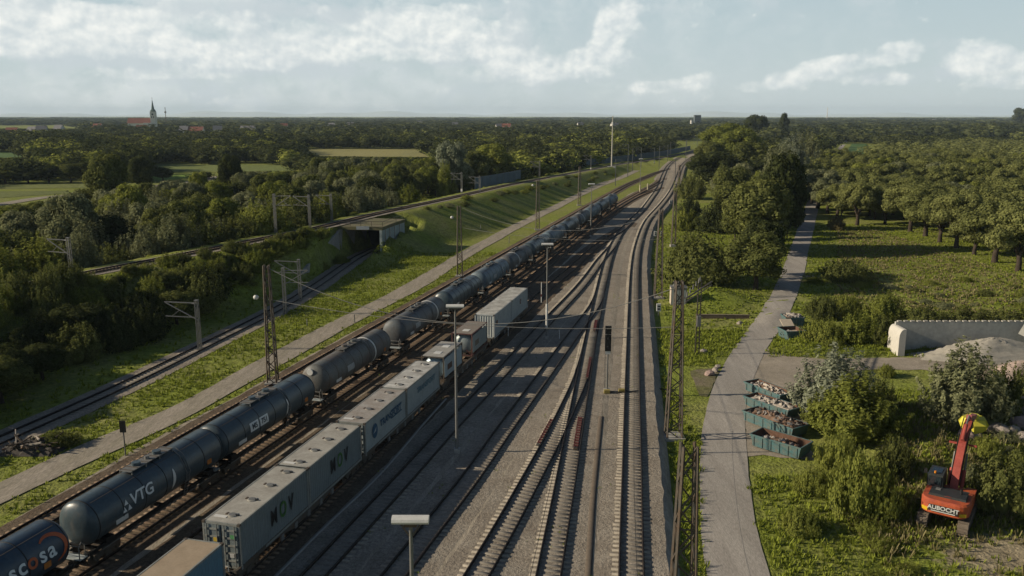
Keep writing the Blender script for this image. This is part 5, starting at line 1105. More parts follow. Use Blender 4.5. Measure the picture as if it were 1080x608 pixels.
def leafcloud(lobes, n, size, upright=0.0, asp=1.0, core=.74, shell=(.66, 1.14), core_n=0):
    """leaf quads scattered over lumpy lobes, plus an opaque inner core (degenerate quads)"""
    lb = np.array(lobes, float); area = (lb[:, 3] * lb[:, 4] + lb[:, 3] * lb[:, 5] + lb[:, 4] * lb[:, 5]) ** 1.0; k = rng.choice(len(lb), n, p=area / area.sum())
    u = unit(n); r = shell[0] + (shell[1] - shell[0]) * rng.random(n) ** .8; p = lb[k, :3] + lb[k, 3:] * u * r[:, None]
    keep = np.ones(n, bool)
    for j in range(len(lb)):
        q = (((p - lb[j, :3]) / (lb[j, 3:] * .78)) ** 2).sum(1) < 1; keep &= ~(q & (k != j))
    p, u, k = p[keep], u[keep], k[keep]; m = len(p)
    nr = u / lb[k, 3:]; nr /= np.linalg.norm(nr, axis=1)[:, None]; nr = nr * 1.0 + unit(m) * .5; nr[:, 2] += .15; nr /= np.linalg.norm(nr, axis=1)[:, None]
    ref = unit(m); ref[:, 2] += upright * 3; t1 = ref - nr * (ref * nr).sum(1)[:, None]; t1 /= np.linalg.norm(t1, axis=1)[:, None] + 1e-9; t2 = np.cross(nr, t1)
    s = size * (.6 + .8 * rng.random(m)); a = t1 * (s * asp * .5)[:, None]; b = t2 * (s * .5)[:, None]
    V = np.stack([p - a - b * .6, p - a * .2 + b, p + a + b * .5, p + a * .3 - b], 1).reshape(-1, 3); F = np.arange(m * 4).reshape(-1, 4)
    if core:
        iv, jf = ico(); o = len(V); cv = []; cf = []
        if core_n: lb = lb[np.argsort(-lb[:, 3])[:core_n]]; iv, jf = ico1()
        for j, l in enumerate(lb):
            cv.append(l[:3] + iv * l[3:] * core * (1 + .1 * rng.normal(size=(len(iv), 1)))); cf.append(np.c_[jf, jf[:, :1]] + o + j * len(iv))
        # triangles stored as quads via midpoint vertex
        cv = np.concatenate(cv); cf = np.concatenate(cf); mid = (np.concatenate([V, cv])[cf[:, 2]] + np.concatenate([V, cv])[cf[:, 0]]) / 2; o2 = o + len(cv)
        cf = np.c_[cf[:, 0], cf[:, 1], cf[:, 2], np.arange(len(cf)) + o2]; V = np.concatenate([V, cv, mid]); F = np.concatenate([F, cf])
    return V, F
def twigcloud(kind, n, size, asp):
    cfg = {'willow': (150, 3.2, 9.2, .30, .25), 'bush': (120, 2.9, 4.2, .34, .1), 'mound': (240, 3.4, 2.3, .34, .0)}[kind]; T_, R_, H_, sg, b0 = cfg
    a = rng.random(T_) * 6.28; q = rng.random(T_) ** .55; rr = q * R_ * (.85 + .3 * rng.random(T_)); lump = 1 + .16 * np.sin(3 * a + 1) * q + .10 * np.sin(5 * a)
    top = H_ * (1 - .62 * q ** 2.2) * (.62 + .42 * rng.random(T_)); E_ = np.c_[np.cos(a) * rr * lump, np.sin(a) * rr * lump, top]; S_ = np.c_[np.cos(a) * rr * .35, np.sin(a) * rr * .35, np.full(T_, .02 * H_)]; M_ = np.c_[E_[:, 0] * .9, E_[:, 1] * .9, E_[:, 2] * .45]
    k = rng.integers(0, T_, n); t = (.12 + .9 * rng.random(n) ** .75)[:, None]; p = (1 - t) ** 2 * S_[k] + 2 * t * (1 - t) * M_[k] + t * t * E_[k]; d = 2 * (1 - t) * (M_[k] - S_[k]) + 2 * t * (E_[k] - M_[k]); d /= np.linalg.norm(d, axis=1)[:, None]
    p = p + rng.normal(size=(n, 3)) * (sg * (1.25 - .95 * t)) * (H_ / 9.2) ** .3; p[:, 2] = np.maximum(p[:, 2], .05)
    t1 = d + unit(n) * .75; t1 /= np.linalg.norm(t1, axis=1)[:, None]; nr = p * np.array([1, 1, .5]); nr /= np.linalg.norm(nr, axis=1)[:, None] + 1e-6; nr = nr + unit(n) * .65; t1 = t1 - nr * ((t1 * nr).sum(1) / (nr * nr).sum(1))[:, None]; t1 /= np.linalg.norm(t1, axis=1)[:, None] + 1e-9; t2 = np.cross(nr, t1); t2 /= np.linalg.norm(t2, axis=1)[:, None] + 1e-9; s_ = size * (.55 + .9 * rng.random(n)); A_ = t1 * (s_ * asp * .5)[:, None]; B_ = t2 * (s_ * .5)[:, None]
    V = np.stack([p - A_, p + B_, p + A_, p - B_], 1).reshape(-1, 3); F = np.arange(n * 4).reshape(-1, 4)
    iv, jf = ico(); o = len(V); cl = [(0, 0, H_ * .26, R_ * .5, R_ * .5, H_ * .27)] + [(math.cos(x) * R_ * .38, math.sin(x) * R_ * .38, H_ * .22, R_ * .28, R_ * .28, H_ * .2) for x in (0.5, 1.8, 3.0, 4.2, 5.4)]; cv = []; cf = []
    for j, l in enumerate(cl): l = np.array(l); cv.append(l[:3] + iv * l[3:] * (1 + .14 * rng.normal(size=(len(iv), 1)))); cf.append(np.c_[jf, jf[:, :1]] + o + j * len(iv))
    cv = np.concatenate(cv); cf = np.concatenate(cf); al = np.concatenate([V, cv]); mid = (al[cf[:, 2]] + al[cf[:, 0]]) / 2; cf = np.c_[cf[:, 0], cf[:, 1], cf[:, 2], np.arange(len(cf)) + o + len(cv)]
    return np.concatenate([al, mid]), np.concatenate([F, cf])
def mk_lobes(kind, r_):
    L = []
    if kind == 'broad':
        L.append((0, 0, 5.6, 2.3, 2.3, 2.9))
        for _ in range(42):
            a = r_.uniform(0, 6.28); f = r_.uniform(-.75, 1); rr = math.sqrt(max(0, 1 - f * f)) * r_.uniform(.8, 1.08); s_ = r_.uniform(.5, 1.45); L.append((math.cos(a) * 2.9 * rr, math.sin(a) * 2.9 * rr, 5.6 + f * 3.2, s_, s_, s_ * .9))
    elif kind == 'willow':
        for _ in range(26):
            a = r_.uniform(0, 6.28); rr = r_.uniform(.2, 1) ** .6 * 2.7; h = (9.2 - rr * .85) * r_.uniform(.78, 1.05); b = r_.uniform(.6, .95); L.append((math.cos(a) * rr, math.sin(a) * rr, h * .56, b, b, h * .44))
    elif kind == 'bush':
        for _ in range(30):
            a = r_.uniform(0, 6.28); rr = r_.uniform(0, 1) ** .6 * 2.3; s_ = r_.uniform(.4, 1.1); L.append((math.cos(a) * rr, math.sin(a) * rr, (2.9 - rr * .75) * r_.uniform(.5, 1), s_, s_, s_ * .95))
    elif kind == 'mound':
        for _ in range(34):
            a = r_.uniform(0, 6.28); rr = r_.uniform(0, 1) ** .5 * 3.0; s_ = r_.uniform(.3, .75); L.append((math.cos(a) * rr, math.sin(a) * rr, max(.3, (2.0 - rr * .42) * r_.uniform(.35, 1)), s_ * 1.1, s_ * 1.1, s_ * r_.uniform(.7, 1.3)))
    elif kind == 'orchard':
        for _ in range(34):
            a = r_.uniform(0, 6.28); rr = r_.uniform(.15, 1) ** .6 * 3.5; zz = 3.4 + (5.2 - rr * .55) * r_.uniform(.0, 1); s_ = r_.uniform(.7, 1.25); L.append((math.cos(a) * rr, math.sin(a) * rr, zz, s_ * 1.1, s_ * 1.1, s_ * .8))
    return L
def trunk_mb(kind, r_):
    mb = MB()
    if kind in ('broad',):
        mb.tube([(0, 0, -.3), (.05, 0, 1.5), (0, .1, 3.5), (.1, 0, 6)], [.32, .25, .2, .08], M_BARK, 8)
        for _ in range(5): a = r_.uniform(0, 6.28); mb.tube([(0, 0, 2.5 + r_.random()), (math.cos(a) * 1.2, math.sin(a) * 1.2, 4.4), (math.cos(a) * 2.3, math.sin(a) * 2.3, 6)], [.12, .09, .04], M_BARK, 6)
    elif kind == 'orchard':
        mb.tube([(0, 0, -.3), (.1, 0, 1.0), (-.05, .05, 2.1)], [.42, .32, .3], M_BARK, 9)
        for k in range(6): a = k * 1.05 + r_.uniform(-.3, .3); mb.tube([(-.05, .05, 1.9), (math.cos(a) * .9, math.sin(a) * .9, 3.3), (math.cos(a) * 2.3, math.sin(a) * 2.3, 5)], [.2, .13, .05], M_BARK, 6)
    else:
        for k in range(7): a = k * .9 + r_.uniform(-.3, .3); q = {'bush': .5, 'mound': .28}.get(kind, .9); mb.tube([(math.cos(a) * .2, math.sin(a) * .2, -.3), (math.cos(a) * 1.0 * q, math.sin(a) * 1.0 * q, 2.2 * q), (math.cos(a) * 1.6 * q, math.sin(a) * 1.6 * q, 4.5 * q * .8)], [.11, .08, .03], M_BARK, 5)
    return mb
SPEC = {'broad': (9.6, 8.2, 14000, .23, 0, 1.3), 'willow': (9.3, 7.0, 14000, .16, .7, 2.2), 'bush': (4.0, 6.2, 12000, .12, .15, 1.7), 'orchard': (9.4, 9.2, 14000, .22, .1, 1.3), 'mound': (2.4, 7, 13000, .10, .8, 1.7)}
PROTO = {}
for kd in SPEC:
    for v_ in range(3):
        r_ = random.Random(hash(kd) % 1000 * 0 + len(kd) * 10 + v_); h0, w0, n_, sz, up, asp = SPEC[kd]; V, F = twigcloud(kd, n_, sz, asp) if kd in ('willow', 'bush', 'mound') else leafcloud(mk_lobes(kd, r_), n_, sz, up, asp, core=.62)
        me = fast_mesh('crown', V, F, [L_MID]); ob = me; md = ob.data; bpy.data.objects.remove(ob); tm = trunk_mb(kd, r_).build('trunk'); td = tm.data; bpy.data.objects.remove(tm); zt = float(V[:, 2].max()); wx = float(np.percentile(np.hypot(V[:, 0], V[:, 1]), 98) * 2)
        PROTO[kd, v_] = (md, td, zt, wx)
NTREE = [0]; LEAFED = {}
TAKEN = []
def tree(kind, X, Y, Z, h, w, leaf, label, group=None, cat=None, name=None, trunk=True):
    NTREE[0] += 1; md, td, zt, wx = PROTO[kind, random.randrange(3)]
    name = name or {'mound': 'shrub', 'broad': 'broadleaf_tree', 'willow': 'willow_bush', 'bush': 'shrub', 'orchard': 'orchard_tree'}[kind]; cat = cat or {'mound': 'bush', 'broad': 'tree', 'orchard': 'tree', 'willow': 'tree', 'bush': 'bush'}[kind]
    t = empty(name, (X, Y, Z - .08), random.uniform(0, 6.28), label=label, cat=cat, group=group); s_ = (w / wx * random.uniform(.95, 1.05), w / wx, h / zt); t.scale = s_
    if (md.name, leaf.name) not in LEAFED: m2 = md.copy(); m2.materials[0] = leaf; LEAFED[md.name, leaf.name] = m2
    md = LEAFED[md.name, leaf.name]
    c = bpy.data.objects.new('crown' if kind not in ('bush', 'mound') else 'foliage', md); COL.objects.link(c); c.parent = t
    if trunk: k = bpy.data.objects.new('trunk' if kind not in ('bush', 'mound') else 'stem', td); COL.objects.link(k); k.parent = t
    TAKEN.append((X, Y, w / 2)); return t
def tree_px(kind, bx, by, top, wpx, leaf, label, group=None, **kw):
    X, Y, Z = G(bx, by); h = height_to(X, Y, Z, top); zc = Y * _c + CAMH * _s; return tree(kind, X, Y, Z, h, wpx * zc / FPX, leaf, label, group, **kw)
# pixel-space rule: keep these strips of ground visible (nothing in front may grow over them)
KEEP = [([p for p in l], max(y for _, y in l)) for l, *_ in FIELDS[:8]] + [([(-40, 222), (62, 210), (62, 204), (-40, 212)], 218)]
def inpoly(x, y, l):
    c_ = False
    for (x0, y0), (x1, y1) in zip(l, l[1:] + l[:1]):
        if (y0 > y) != (y1 > y) and x < (x1 - x0) * (y - y0) / (y1 - y0) + x0: c_ = not c_
    return c_
def fit(X, Y, Z, h, w):
    """largest height <= h that leaves the open strips in view; 0 when it stands on one"""
    bx, by = proj(X, Y, Z); hw = w / 2 * FPX / (Y * _c + 5) * .8
    for l, lo in KEEP:
        xs = [p[0] for p in l]
        if bx + hw < min(xs) or bx - hw > max(xs): continue
        if inpoly(bx, by, l) or inpoly(bx, by - 1, l): return 0
        # lower edge of the strip at this column
        col = [p[1] for p in l]; low = None
        for (xa, ya), (xb, yb) in zip(l, l[1:] + l[:1]):
            if min(xa, xb) <= bx <= max(xa, xb) and xa != xb: yy = ya + (yb - ya) * (bx - xa) / (xb - xa); low = yy if low is None else max(low, yy)
        if low is None: low = lo
        if by > low: h = min(h, max(0, height_to(X, Y, Z, low - .5)))
    return h
def scatter(poly, sp, n, fn, seed, tries=30):
    r_ = random.Random(seed); xs = [p[0] for p in poly]; ys_ = [p[1] for p in poly]; pts = []
    for _ in range(n * tries):
        x, y = r_.uniform(min(xs), max(xs)), r_.uniform(min(ys_), max(ys_))
        if not inpoly(x, y, poly): continue
        s_ = sp * r_.uniform(.75, 1.15)
        if any((x - a) ** 2 + (y - b) ** 2 < s_ * s_ for a, b in pts): continue
        pts.append((x, y)); fn(x, y, r_)
        if len(pts) >= n: break
    return pts
offp = lambda line, Y, o: (float(line.X(Y)) + o, Y)
# B: bushes on the near slope between the upper and lower line
def fb(x, y, r_):
    d = float(TU.X(y)) - x; z = float(hgt(x, y)); near = x - float(TU.X(y)); h = r_.uniform(3.0, 5.0) if near < 12 else r_.uniform(3.5, 6.2)
    kd = r_.choice(['bush', 'bush', 'broad']); 
    if near < 9: h = min(h, 3.2 + (near - 4) * .5)
    if y > 110 and near < 8: h = min(h, 1.9)
    tree(kd, x, y, z, h, h * r_.uniform(1.15, 1.5), r_.choice([L_MID, L_LUSH, L_MID, L_DARK]) if near < 13 else r_.choice([L_DARK, L_DARK, L_MID]), 'dense bush growing on the slope between upper and lower line', 'bushes on the railway slope', name='shrub', cat='bush')
poly = [offp(TU, 56, 5.5), offp(TU, 90, 5.5), offp(TU, 120, 5.5), offp(TU, 150, 5.2), offp(TU, 157, 5.2), offp(TW, 150, -8), offp(TW, 130, -8.5), offp(TW, 108, -9), offp(TW, 90, -10), offp(TW, 75, -7), offp(TW, 56, -6)]
scatter(poly, 3.7, 150, fb, 11)
def fb2(x, y, r_): h = r_.uniform(1.3, 2.5); tree('bush', x, y, float(hgt(x, y)) - .2, h, h * r_.uniform(1.5, 2.1), r_.choice([L_LUSH, L_MID, L_LUSH]), 'dense bush growing on the slope between upper and lower line', 'bushes on the railway slope', name='shrub', cat='bush')
scatter([offp(TU, y, 4.6) for y in (95, 120, 145, 164)] + [offp(TU, y, 8.5) for y in (164, 145, 120, 95)], 2.9, 60, fb2, 14)
# A: pale willows and shrubs right behind the upper line
def fa(x, y, r_):
    z = float(hgt(x, y)); near = float(TU.X(y)) - x
    if near < 9: h = r_.uniform(1.6, 2.6) + 5.0 * 0; kd = 'bush'; z = float(hgt(x, y)); h = min(h + (6 - z) * .35, 4)
    else: h = r_.uniform(6.5, 9.5); kd = r_.choice(['willow', 'willow', 'bush'])
    h = fit(x, y, z, h, h)
    if h < 1.2: return
    tree(kd, x, y, z, h, h * (r_.uniform(.75, 1.0) if kd == 'willow' else 1.35), r_.choice([L_WIL, L_WIL, L_WIL, L_LUSH]) if kd == 'willow' else r_.choice([L_LUSH, L_MID]),
         'pale upright willow behind the upper railway line' if kd == 'willow' else 'green shrub at the far edge of the upper railway line', 'willows behind the upper line' if kd == 'willow' else 'shrubs behind the upper line')
poly = [offp(TU, y, -8.2) for y in (80, 120, 160, 188)] + [offp(TU, y, -11) for y in (215, 240)] + [offp(TU, y, -26) for y in (240, 200, 160, 120, 80)]
scatter(poly, 4.6, 110, fa, 12)
def fs(x, y, r_):
    h = r_.uniform(.8, 1.8); tree('mound', x, y, float(hgt(x, y)), h, h * r_.uniform(2, 3.2), r_.choice([L_LUSH, L_WIL, L_MID]), 'low shrub on the far embankment shoulder', 'low shrubs on the far embankment', name='shrub', cat='bush')
scatter([offp(TU, 200, 5.5), offp(TU, 260, 5.5), offp(TU, 400, 5.5), offp(TU, 400, 13), offp(TU, 260, 10), offp(TU, 200, 9)], 5.5, 45, fs, 31)
# tell-tale individuals of the left side
for a in [('broad', 80, 290, 200, 66, L_WIL, 'large pale willow at the left with a broad rounded top'), ('broad', 140, 262, 192, 46, L_LUSH, 'yellow-green tree right of the large pale willow'),
          ('bush', 165, 290, 234, 60, L_WIL, 'silvery round willow bush above the upper line'), ('willow', 405, 222, 187, 27, L_WIL, 'pale egg-shaped willow just above the bridge'), ('willow', 376, 226, 193, 38, L_WIL, 'broad pale willow left of the egg-shaped one'),
          ('willow', 344, 234, 194, 22, L_WIL, 'slim pale willow beside the slim mast'), ('broad', 245, 215, 161, 26, L_DARK, 'dark upright tree standing above the pale bushes'), ('broad', 212, 222, 180, 22, L_LUSH, 'yellow poplar-like tree left of the dark upright one'),
          ('broad', 118, 232, 160, 46, L_MID, 'big dark-green tree crown above the meadow, left of centre'), ('broad', 150, 205, 163, 30, L_DARK, 'dark tree at the end of the tree row'),
          ('broad', 477, 207, 148, 34, L_SILV, 'silvery tall tree behind the facing masts'), ('willow', 470, 212, 165, 22, L_LUSH, 'green upright tree between the facing masts'), ('broad', 520, 196, 150, 48, L_LUSH, 'large yellow-green tree behind the noise wall'), ('broad', 500, 200, 158, 40, L_MID, 'rounded green tree left of the noise wall top')]:
    tree_px(*a)
# C: taller trees between the willows and the country road
def fc(x, y, r_):
    z = float(hgt(x, y)); h = r_.uniform(8, 12.5); w = h * r_.uniform(.75, 1.05); h2 = fit(x, y, z, h, w)
    if h2 < 2.2 or float(CROAD.dist(np.array([x]), np.array([y]))[0]) < 6: return
    kd = 'broad' if h2 > 4 else 'bush'; lf = r_.choice([L_DARK, L_MID, L_MID, L_WIL, L_LUSH, L_WIL])
    if r_.random() < .22 and h2 > 5: kd = 'willow'
    lab = {L_DARK: 'dark green', L_MID: 'mid green', L_WIL: 'pale grey-green', L_LUSH: 'yellow-green'}[lf]
    tree(kd, x, y, z, h2, max(w * .8, h2 * .8), lf, lab + ' %s in the wooded strip left of the railway' % ('tree' if kd != 'bush' else 'bush'), lab + ' trees in the wooded strip', name='woodland_tree')
poly = [offp(TU, y, -24) for y in (95, 140, 190, 240, 300, 370)] + [offp(TU, y, -95) for y in (370, 330, 280)] + [(-190, 270), (-155, 210), (-125, 150), (-105, 110)]
scatter(poly, 7.2, 210, fc, 13)
# front tree row above the meadow (tall dark)
for k, (bx, top, w_) in enumerate([(6, 178, 34), (30, 176, 30), (52, 174, 30), (75, 172, 30), (97, 168, 28), (118, 160, 34), (140, 166, 30), (158, 170, 26), (172, 176, 20), (-12, 178, 30)]):
    tree_px('broad', bx, 194 - k * .35, top, w_, L_DARK if k % 3 else L_MID, 'tall dark tree in the row above the light meadow strip', 'trees in the row above the meadow')
# orchard on the right
def forch(X, Y, k, front):
    q_ = random.uniform(.82, 1.22); h = 10.6 * q_; w = 11.6 * q_ * random.uniform(.9, 1.12)
    names = ['first', 'second', 'third', 'fourth', 'fifth', 'sixth', 'seventh', 'eighth', 'ninth', 'tenth', 'eleventh', 'twelfth']
    lab = 'front orchard tree at the meadow edge, %s from the right side' % names[front] if front is not None and front < 12 else 'olive green orchard tree deep in the planted rows'
    tree('orchard' if front is not None or random.random() < .75 else 'broad', X, Y, float(hgt(X, Y)), h, w * (.95 if front is not None else 1), L_ORCH if random.random() < .8 else random.choice([L_MID, L_LUSH, L_WIL]), lab, 'orchard trees beyond the meadow', name='orchard_tree')
front = [(1073.5, 286), (1049, 277), (1027.5, 269), (1008.5, 261.5), (991, 255.5), (976, 249.5), (960, 245), (933, 236.5), (922, 231.5)]
for k, (a, b) in enumerate(front): X, Y, Z = G(a, b); forch(X, Y, 0, k)
def otrees():
    n = 0
    for j in range(1, 22):
        for i in range(0, 34):
            Y = 156 + i * 9.8 + (j % 2) * 4; X = 95.5 + j * 10.4 + (Y - 150) * .06 + random.uniform(-1.2, 1.2)
            if random.random() < .05: continue
            if X > .61 * Y + 12 or Y > 440: continue
            bx, by = proj(X, Y, 0)
            if inpoly(bx, by, [(925, 178), (950, 178), (950, 168), (915, 168)]): continue
            forch(X, Y + random.uniform(-.8, .8), n, None); n += 1
    for X, Y in [(91, 224), (91, 238), (93, 251), (95, 265), (98, 279), (102, 292), (106, 306), (103, 245), (105, 258), (107, 272), (110, 286)]: forch(X, Y, 0, None)
    return n
print('orchard', otrees())
# right thicket between main track and lane
g_t = 'trees and bushes between the main track and the lane'
for a in [('bush', 738, 299, 246, 62, L_MID, 'big round dark green bush nearest the kiosk'), ('broad', 797, 306, 245, 58, L_MID, 'round bushy tree beside the lane, right of the big bush'), ('broad', 800, 268, 188, 58, L_MID, 'tall full tree behind the two round bushes'),
          ('broad', 822, 264, 160, 46, L_DARK, 'dark tall tree at the left edge of the shaded lane'), ('bush', 757, 245, 214, 34, L_DARK, 'dark round bush between the grass and the tall tree'), ('bush', 727, 231, 212, 20, L_DARK, 'small dark bush by the distant mast'), ('bush', 722, 243, 224, 22, L_LUSH, 'small light green bush below the small dark one'),
          ('broad', 752, 200, 161, 44, L_DARK, 'round dark tree at the inside of the curve'), ('bush', 728, 210, 188, 26, L_MID, 'mid green bush touching the curve of the track'), ('bush', 763, 204, 184, 24, L_WIL, 'pale rounded bush in front of the dark tree'),
          ('broad', 757, 172, 134, 38, L_LUSH, 'yellow-green tree where the tracks disappear'), ('broad', 779, 176, 137, 34, L_LUSH, 'second yellow-green tree right of the vanishing tracks'), ('broad', 790, 190, 150, 40, L_MID, 'mid green tree behind the grassy clearing'),
          ('willow', 834, 205, 138, 36, L_SILV, 'tall silvery willow left of the lane'), ('willow', 849, 190, 135, 28, L_WIL, 'pale tall willow where the lane narrows'), ('willow', 820, 212, 146, 34, L_WIL, 'pale green tall tree left of the silvery willow'),
          ('broad', 802, 292, 232, 36, L_DARK, 'dark tree hanging over the lane, near one'), ('broad', 826, 242, 180, 32, L_DARK, 'dark tree hanging over the lane, middle one'), ('broad', 824, 222, 168, 26, L_DARK, 'dark tree hanging over the lane, far one'), ('broad', 775, 240, 195, 40, L_MID, 'green tree left of the tall full tree'),
          ('broad', 770, 170, 131, 34, L_LUSH, 'yellow-green crown hiding the far tracks, right of the curve'), ('broad', 748, 184, 150, 26, L_MID, 'mid green tree leaning over the far curve'), ('broad', 783, 262, 212, 40, L_MID, 'leafy tree filling the gap behind the big round bush'), ('broad', 770, 222, 176, 34, L_MID, 'green crown between clearing and silvery willow'), ('broad', 830, 252, 208, 14, L_DARK, 'small dark tree at the lane edge')]: tree_px(a[0], a[1], a[2], a[3] - (7 if a[0] == 'bush' else 2), a[4] * (1.5 if a[0] == 'bush' else 1.28), *a[5:], group=g_t)
def fd(x, y, r_):
    h = r_.uniform(5.5, 11.5)
    if x < float(T1.X(y)) + 15: return
    if any((x - a) ** 2 + (y - b) ** 2 < 16 for a, b, c in TAKEN) or float(ROAD.dist(np.array([x]), np.array([y]))[0]) < 8: return
    tree('broad', x, y, -.3, h, h * r_.uniform(.8, 1.0), r_.choice([L_MID, L_LUSH, L_LUSH, L_MID, L_WIL, L_WIL]), 'full-crowned tree in the thicket left of the narrow lane', 'thicket trees left of the lane', name='thicket_tree')
scatter([offp(T1, 300, 22), offp(T1, 400, 16), offp(T1, 460, 14), (166, 460), (150, 400), (118, 300), (92, 235), (72, 215), (60, 250), (56, 215), (50, 190), (54, 172), (62, 190)], 7.6, 150, fd, 17)
# shrubs of the meadow and waste ground
g_m = 'shrubs on the meadow and waste ground'
for a in [('mound', 893, 296, 271, 62, L_MID, 'low wide dark bush in the middle of the meadow'), ('mound', 868, 336, 308, 46, L_MID, 'bush on the meadow edge near the stone container'), ('mound', 893, 332, 306, 40, L_LUSH, 'light green bush beside the rough hollow'), ('bush', 882, 243, 225, 20, L_DRY, 'greyish dead bush at the shaded meadow corner'),
          ('bush', 932, 337, 304, 44, L_LUSH, 'rounded bush left of the hedge behind the bay'), ('mound', 870, 362, 332, 56, L_LUSH, 'leafy bush right of the stone containers'), ('bush', 905, 361, 326, 56, L_LUSH, 'leafy mound of bushes left of the bay end'), ('bush', 928, 362, 330, 34, L_MID, 'dark bush touching the rounded bay end'),
          ('bush', 975, 345, 321, 56, L_MID, 'hedge bush behind the left half of the bay'), ('bush', 1018, 346, 322, 56, L_MID, 'hedge bush behind the middle of the bay'), ('bush', 1060, 348, 324, 60, L_MID, 'hedge bush behind the right half of the bay'), ('bush', 1100, 350, 324, 60, L_MID, 'hedge bush at the right edge behind the bay'),
          ('willow', 878, 440, 358, 92, L_SILV, 'large bush with silvery upper leaves behind the teal containers'), ('willow', 900, 462, 386, 96, L_LUSH, 'bright leafy bush in front of the silvery one'), ('willow', 868, 452, 404, 44, L_LUSH, 'yellow-green bush beside the nearest containers'), ('bush', 925, 445, 392, 44, L_MID, 'dark side bush right of the bright leafy one'),
          ('willow', 1013, 448, 350, 84, L_WIL, 'large feathery willow bush in front of the bay'), ('bush', 1052, 440, 378, 56, L_MID, 'dark green bush right of the feathery willow'), ('bush', 1030, 446, 404, 50, L_LUSH, 'light green low bush behind the yellow grab'), ('bush', 1085, 420, 380, 40, L_MID, 'bush at the right edge below the gravel heap'),
          ('mound', 908, 540, 472, 88, L_LUSH, 'leafy mound left of the digger'), ('mound', 885, 505, 452, 60, L_LUSH, 'tall weeds below the bright bush'), ('mound', 944, 500, 454, 42, L_MID, 'dark weeds behind the digger cab'), ('bush', 1058, 540, 466, 72, L_MID, 'dark mound bush right of the digger'), ('mound', 1085, 500, 462, 50, L_LUSH, 'light bush at the right edge by the rocks'),
          ('mound', 1040, 480, 458, 40, L_LUSH, 'low bush below the boulders'), ('bush', 934, 397, 382, 22, L_LUSH, 'small tuft bush on the dusty strip'), ('mound', 858, 520, 490, 44, L_LUSH, 'weedy clump below the nearest container'), ('mound', 845, 560, 530, 50, L_LUSH, 'weedy clump right of the lane'), ('mound', 60, 470, 452, 50, L_MID, 'dark weeds around the debris heap')]:
    tree_px(*a, group=g_m, trunk=True)
def fw(x, y, r_):
    z = float(hgt(x, y))
    if float(ROAD.dist(np.array([x]), np.array([y]))[0]) < 3.6: return
    if abs(x - 29.5) < 4.2 and 47 < y < 62: return
    h = r_.uniform(.55, 1.25); tree('mound', x, y, z, h, h * r_.uniform(2.2, 3.6), r_.choice([L_LUSH, L_LUSH, L_MID, L_WIL]), 'low weedy tuft bush on the waste ground', 'weed clumps on the waste ground', name='weed_clump', cat='weeds')
scatter([(33, 56), (24.5, 64), (24, 52), (20, 44), (44, 40), (56, 62), (52, 78), (42, 74)], 2.6, 70, fw, 21); scatter([(36, 108), (44, 104), (62, 106), (100, 118), (96, 145), (48, 150), (40, 128)], 3.6, 60, fw, 22)
print('individual plants', NTREE[0])

# --- far woods as one mass
def mass(name, spots, kind_leaf, tmpl, label):
    """merge many copies of a small crown template: spots = (x, y, z, h, w)"""
    Vt, Ft = tmpl; S = np.array(spots); m = len(S); a = rng.random(m) * 6.28; ca_, sa = np.cos(a), np.sin(a)
    x = Vt[None, :, 0] * S[:, 4:5] ; y = Vt[None, :, 1] * S[:, 4:5]
    V = np.stack([S[:, 0:1] + x * ca_[:, None] - y * sa[:, None], S[:, 1:2] + x * sa[:, None] + y * ca_[:, None], S[:, 2:3] + Vt[None, :, 2] * S[:, 3:4]], -1).reshape(-1, 3)
    F = (np.arange(m)[:, None, None] * len(Vt) + Ft[None]).reshape(-1, 4); o = fast_mesh(name, V, F, [kind_leaf]); return tag(o, label, name.replace('_', ' '), kind='stuff')
def tmpl(nl, size, lob, core=.8):
    r_ = random.Random(5); L = []
    for _ in range(lob): a = r_.uniform(0, 6.28); f = r_.uniform(.0, 1); rr = math.sqrt(1 - f * f) * .33; s_ = r_.uniform(.16, .27); L.append((math.cos(a) * rr, math.sin(a) * rr, .38 + f * .4, s_, s_, s_ * .85))
    L.append((0, 0, .4, .38, .38, .38)); V, F = leafcloud(L, nl, size, 0, 1, core, core_n=2); return V, F
TM1 = tmpl(460, .085, 9); TM2 = tmpl(110, .14, 5); 
def corridor(X, Y):
    if Y < 950 and float(TU.X(min(Y, 700))) - 16 < X < float(T1.X(Y)) + 10: return True
    c = float(T1.X(min(Y, 1900))); return c - 20 < X < c + 9
sp1, sp2, sp3, Ymax = [], [], [], 5500
bands = {0: [], 1: [], 2: []}
r_ = random.Random(3); Y = 330.0
while Y < Ymax:
    sp = 7.5 + Y / 95 if Y < 1500 else 8 + Y / 55; X = -.66 * Y - 20
    while X < .66 * Y + 20:
        x, y = X + r_.uniform(-.4, .4) * sp, Y + r_.uniform(-.4, .4) * sp; X += sp
        if corridor(x, y): continue
        rd = float(np.interp(y, ROAD.a[:, 1], ROAD.a[:, 0]))
        if x > 0 and y < 420 and x < rd - 6 and y < 330: continue
        if x > rd - 7 and y < 900 and x < rd + 9: continue
        if x > rd and y < 465 and x > 80: continue
        if x < 0 and y < 372 and x > -200: continue
        h = r_.uniform(8.5, 13.5) if y < 900 else r_.uniform(9, 15); 
        if x > rd + 9 and y < 1000: h = r_.uniform(7.5, 10); 
        w = max(h, sp * 1.35); z = float(hgt(x, y)); cl = math.sin(x * .011 + 2) * math.sin(y * .009 + x * .004)
        if y > 620 and cl < -.30 and r_.random() < .93: continue
        h = fit(x, y, z, h * (1 + .22 * math.sin(x * .03) * math.sin(y * .021)), w)
        if h < 3: continue
        far_ = 1 if y > 900 else 0; orch = x > rd + 9 and y < 900 and y > 440
        (bands[2] if orch and y < 760 else bands[far_]).append((x, y, z, h, w))
    Y += sp
print('mass', [len(b) for b in bands.values()])
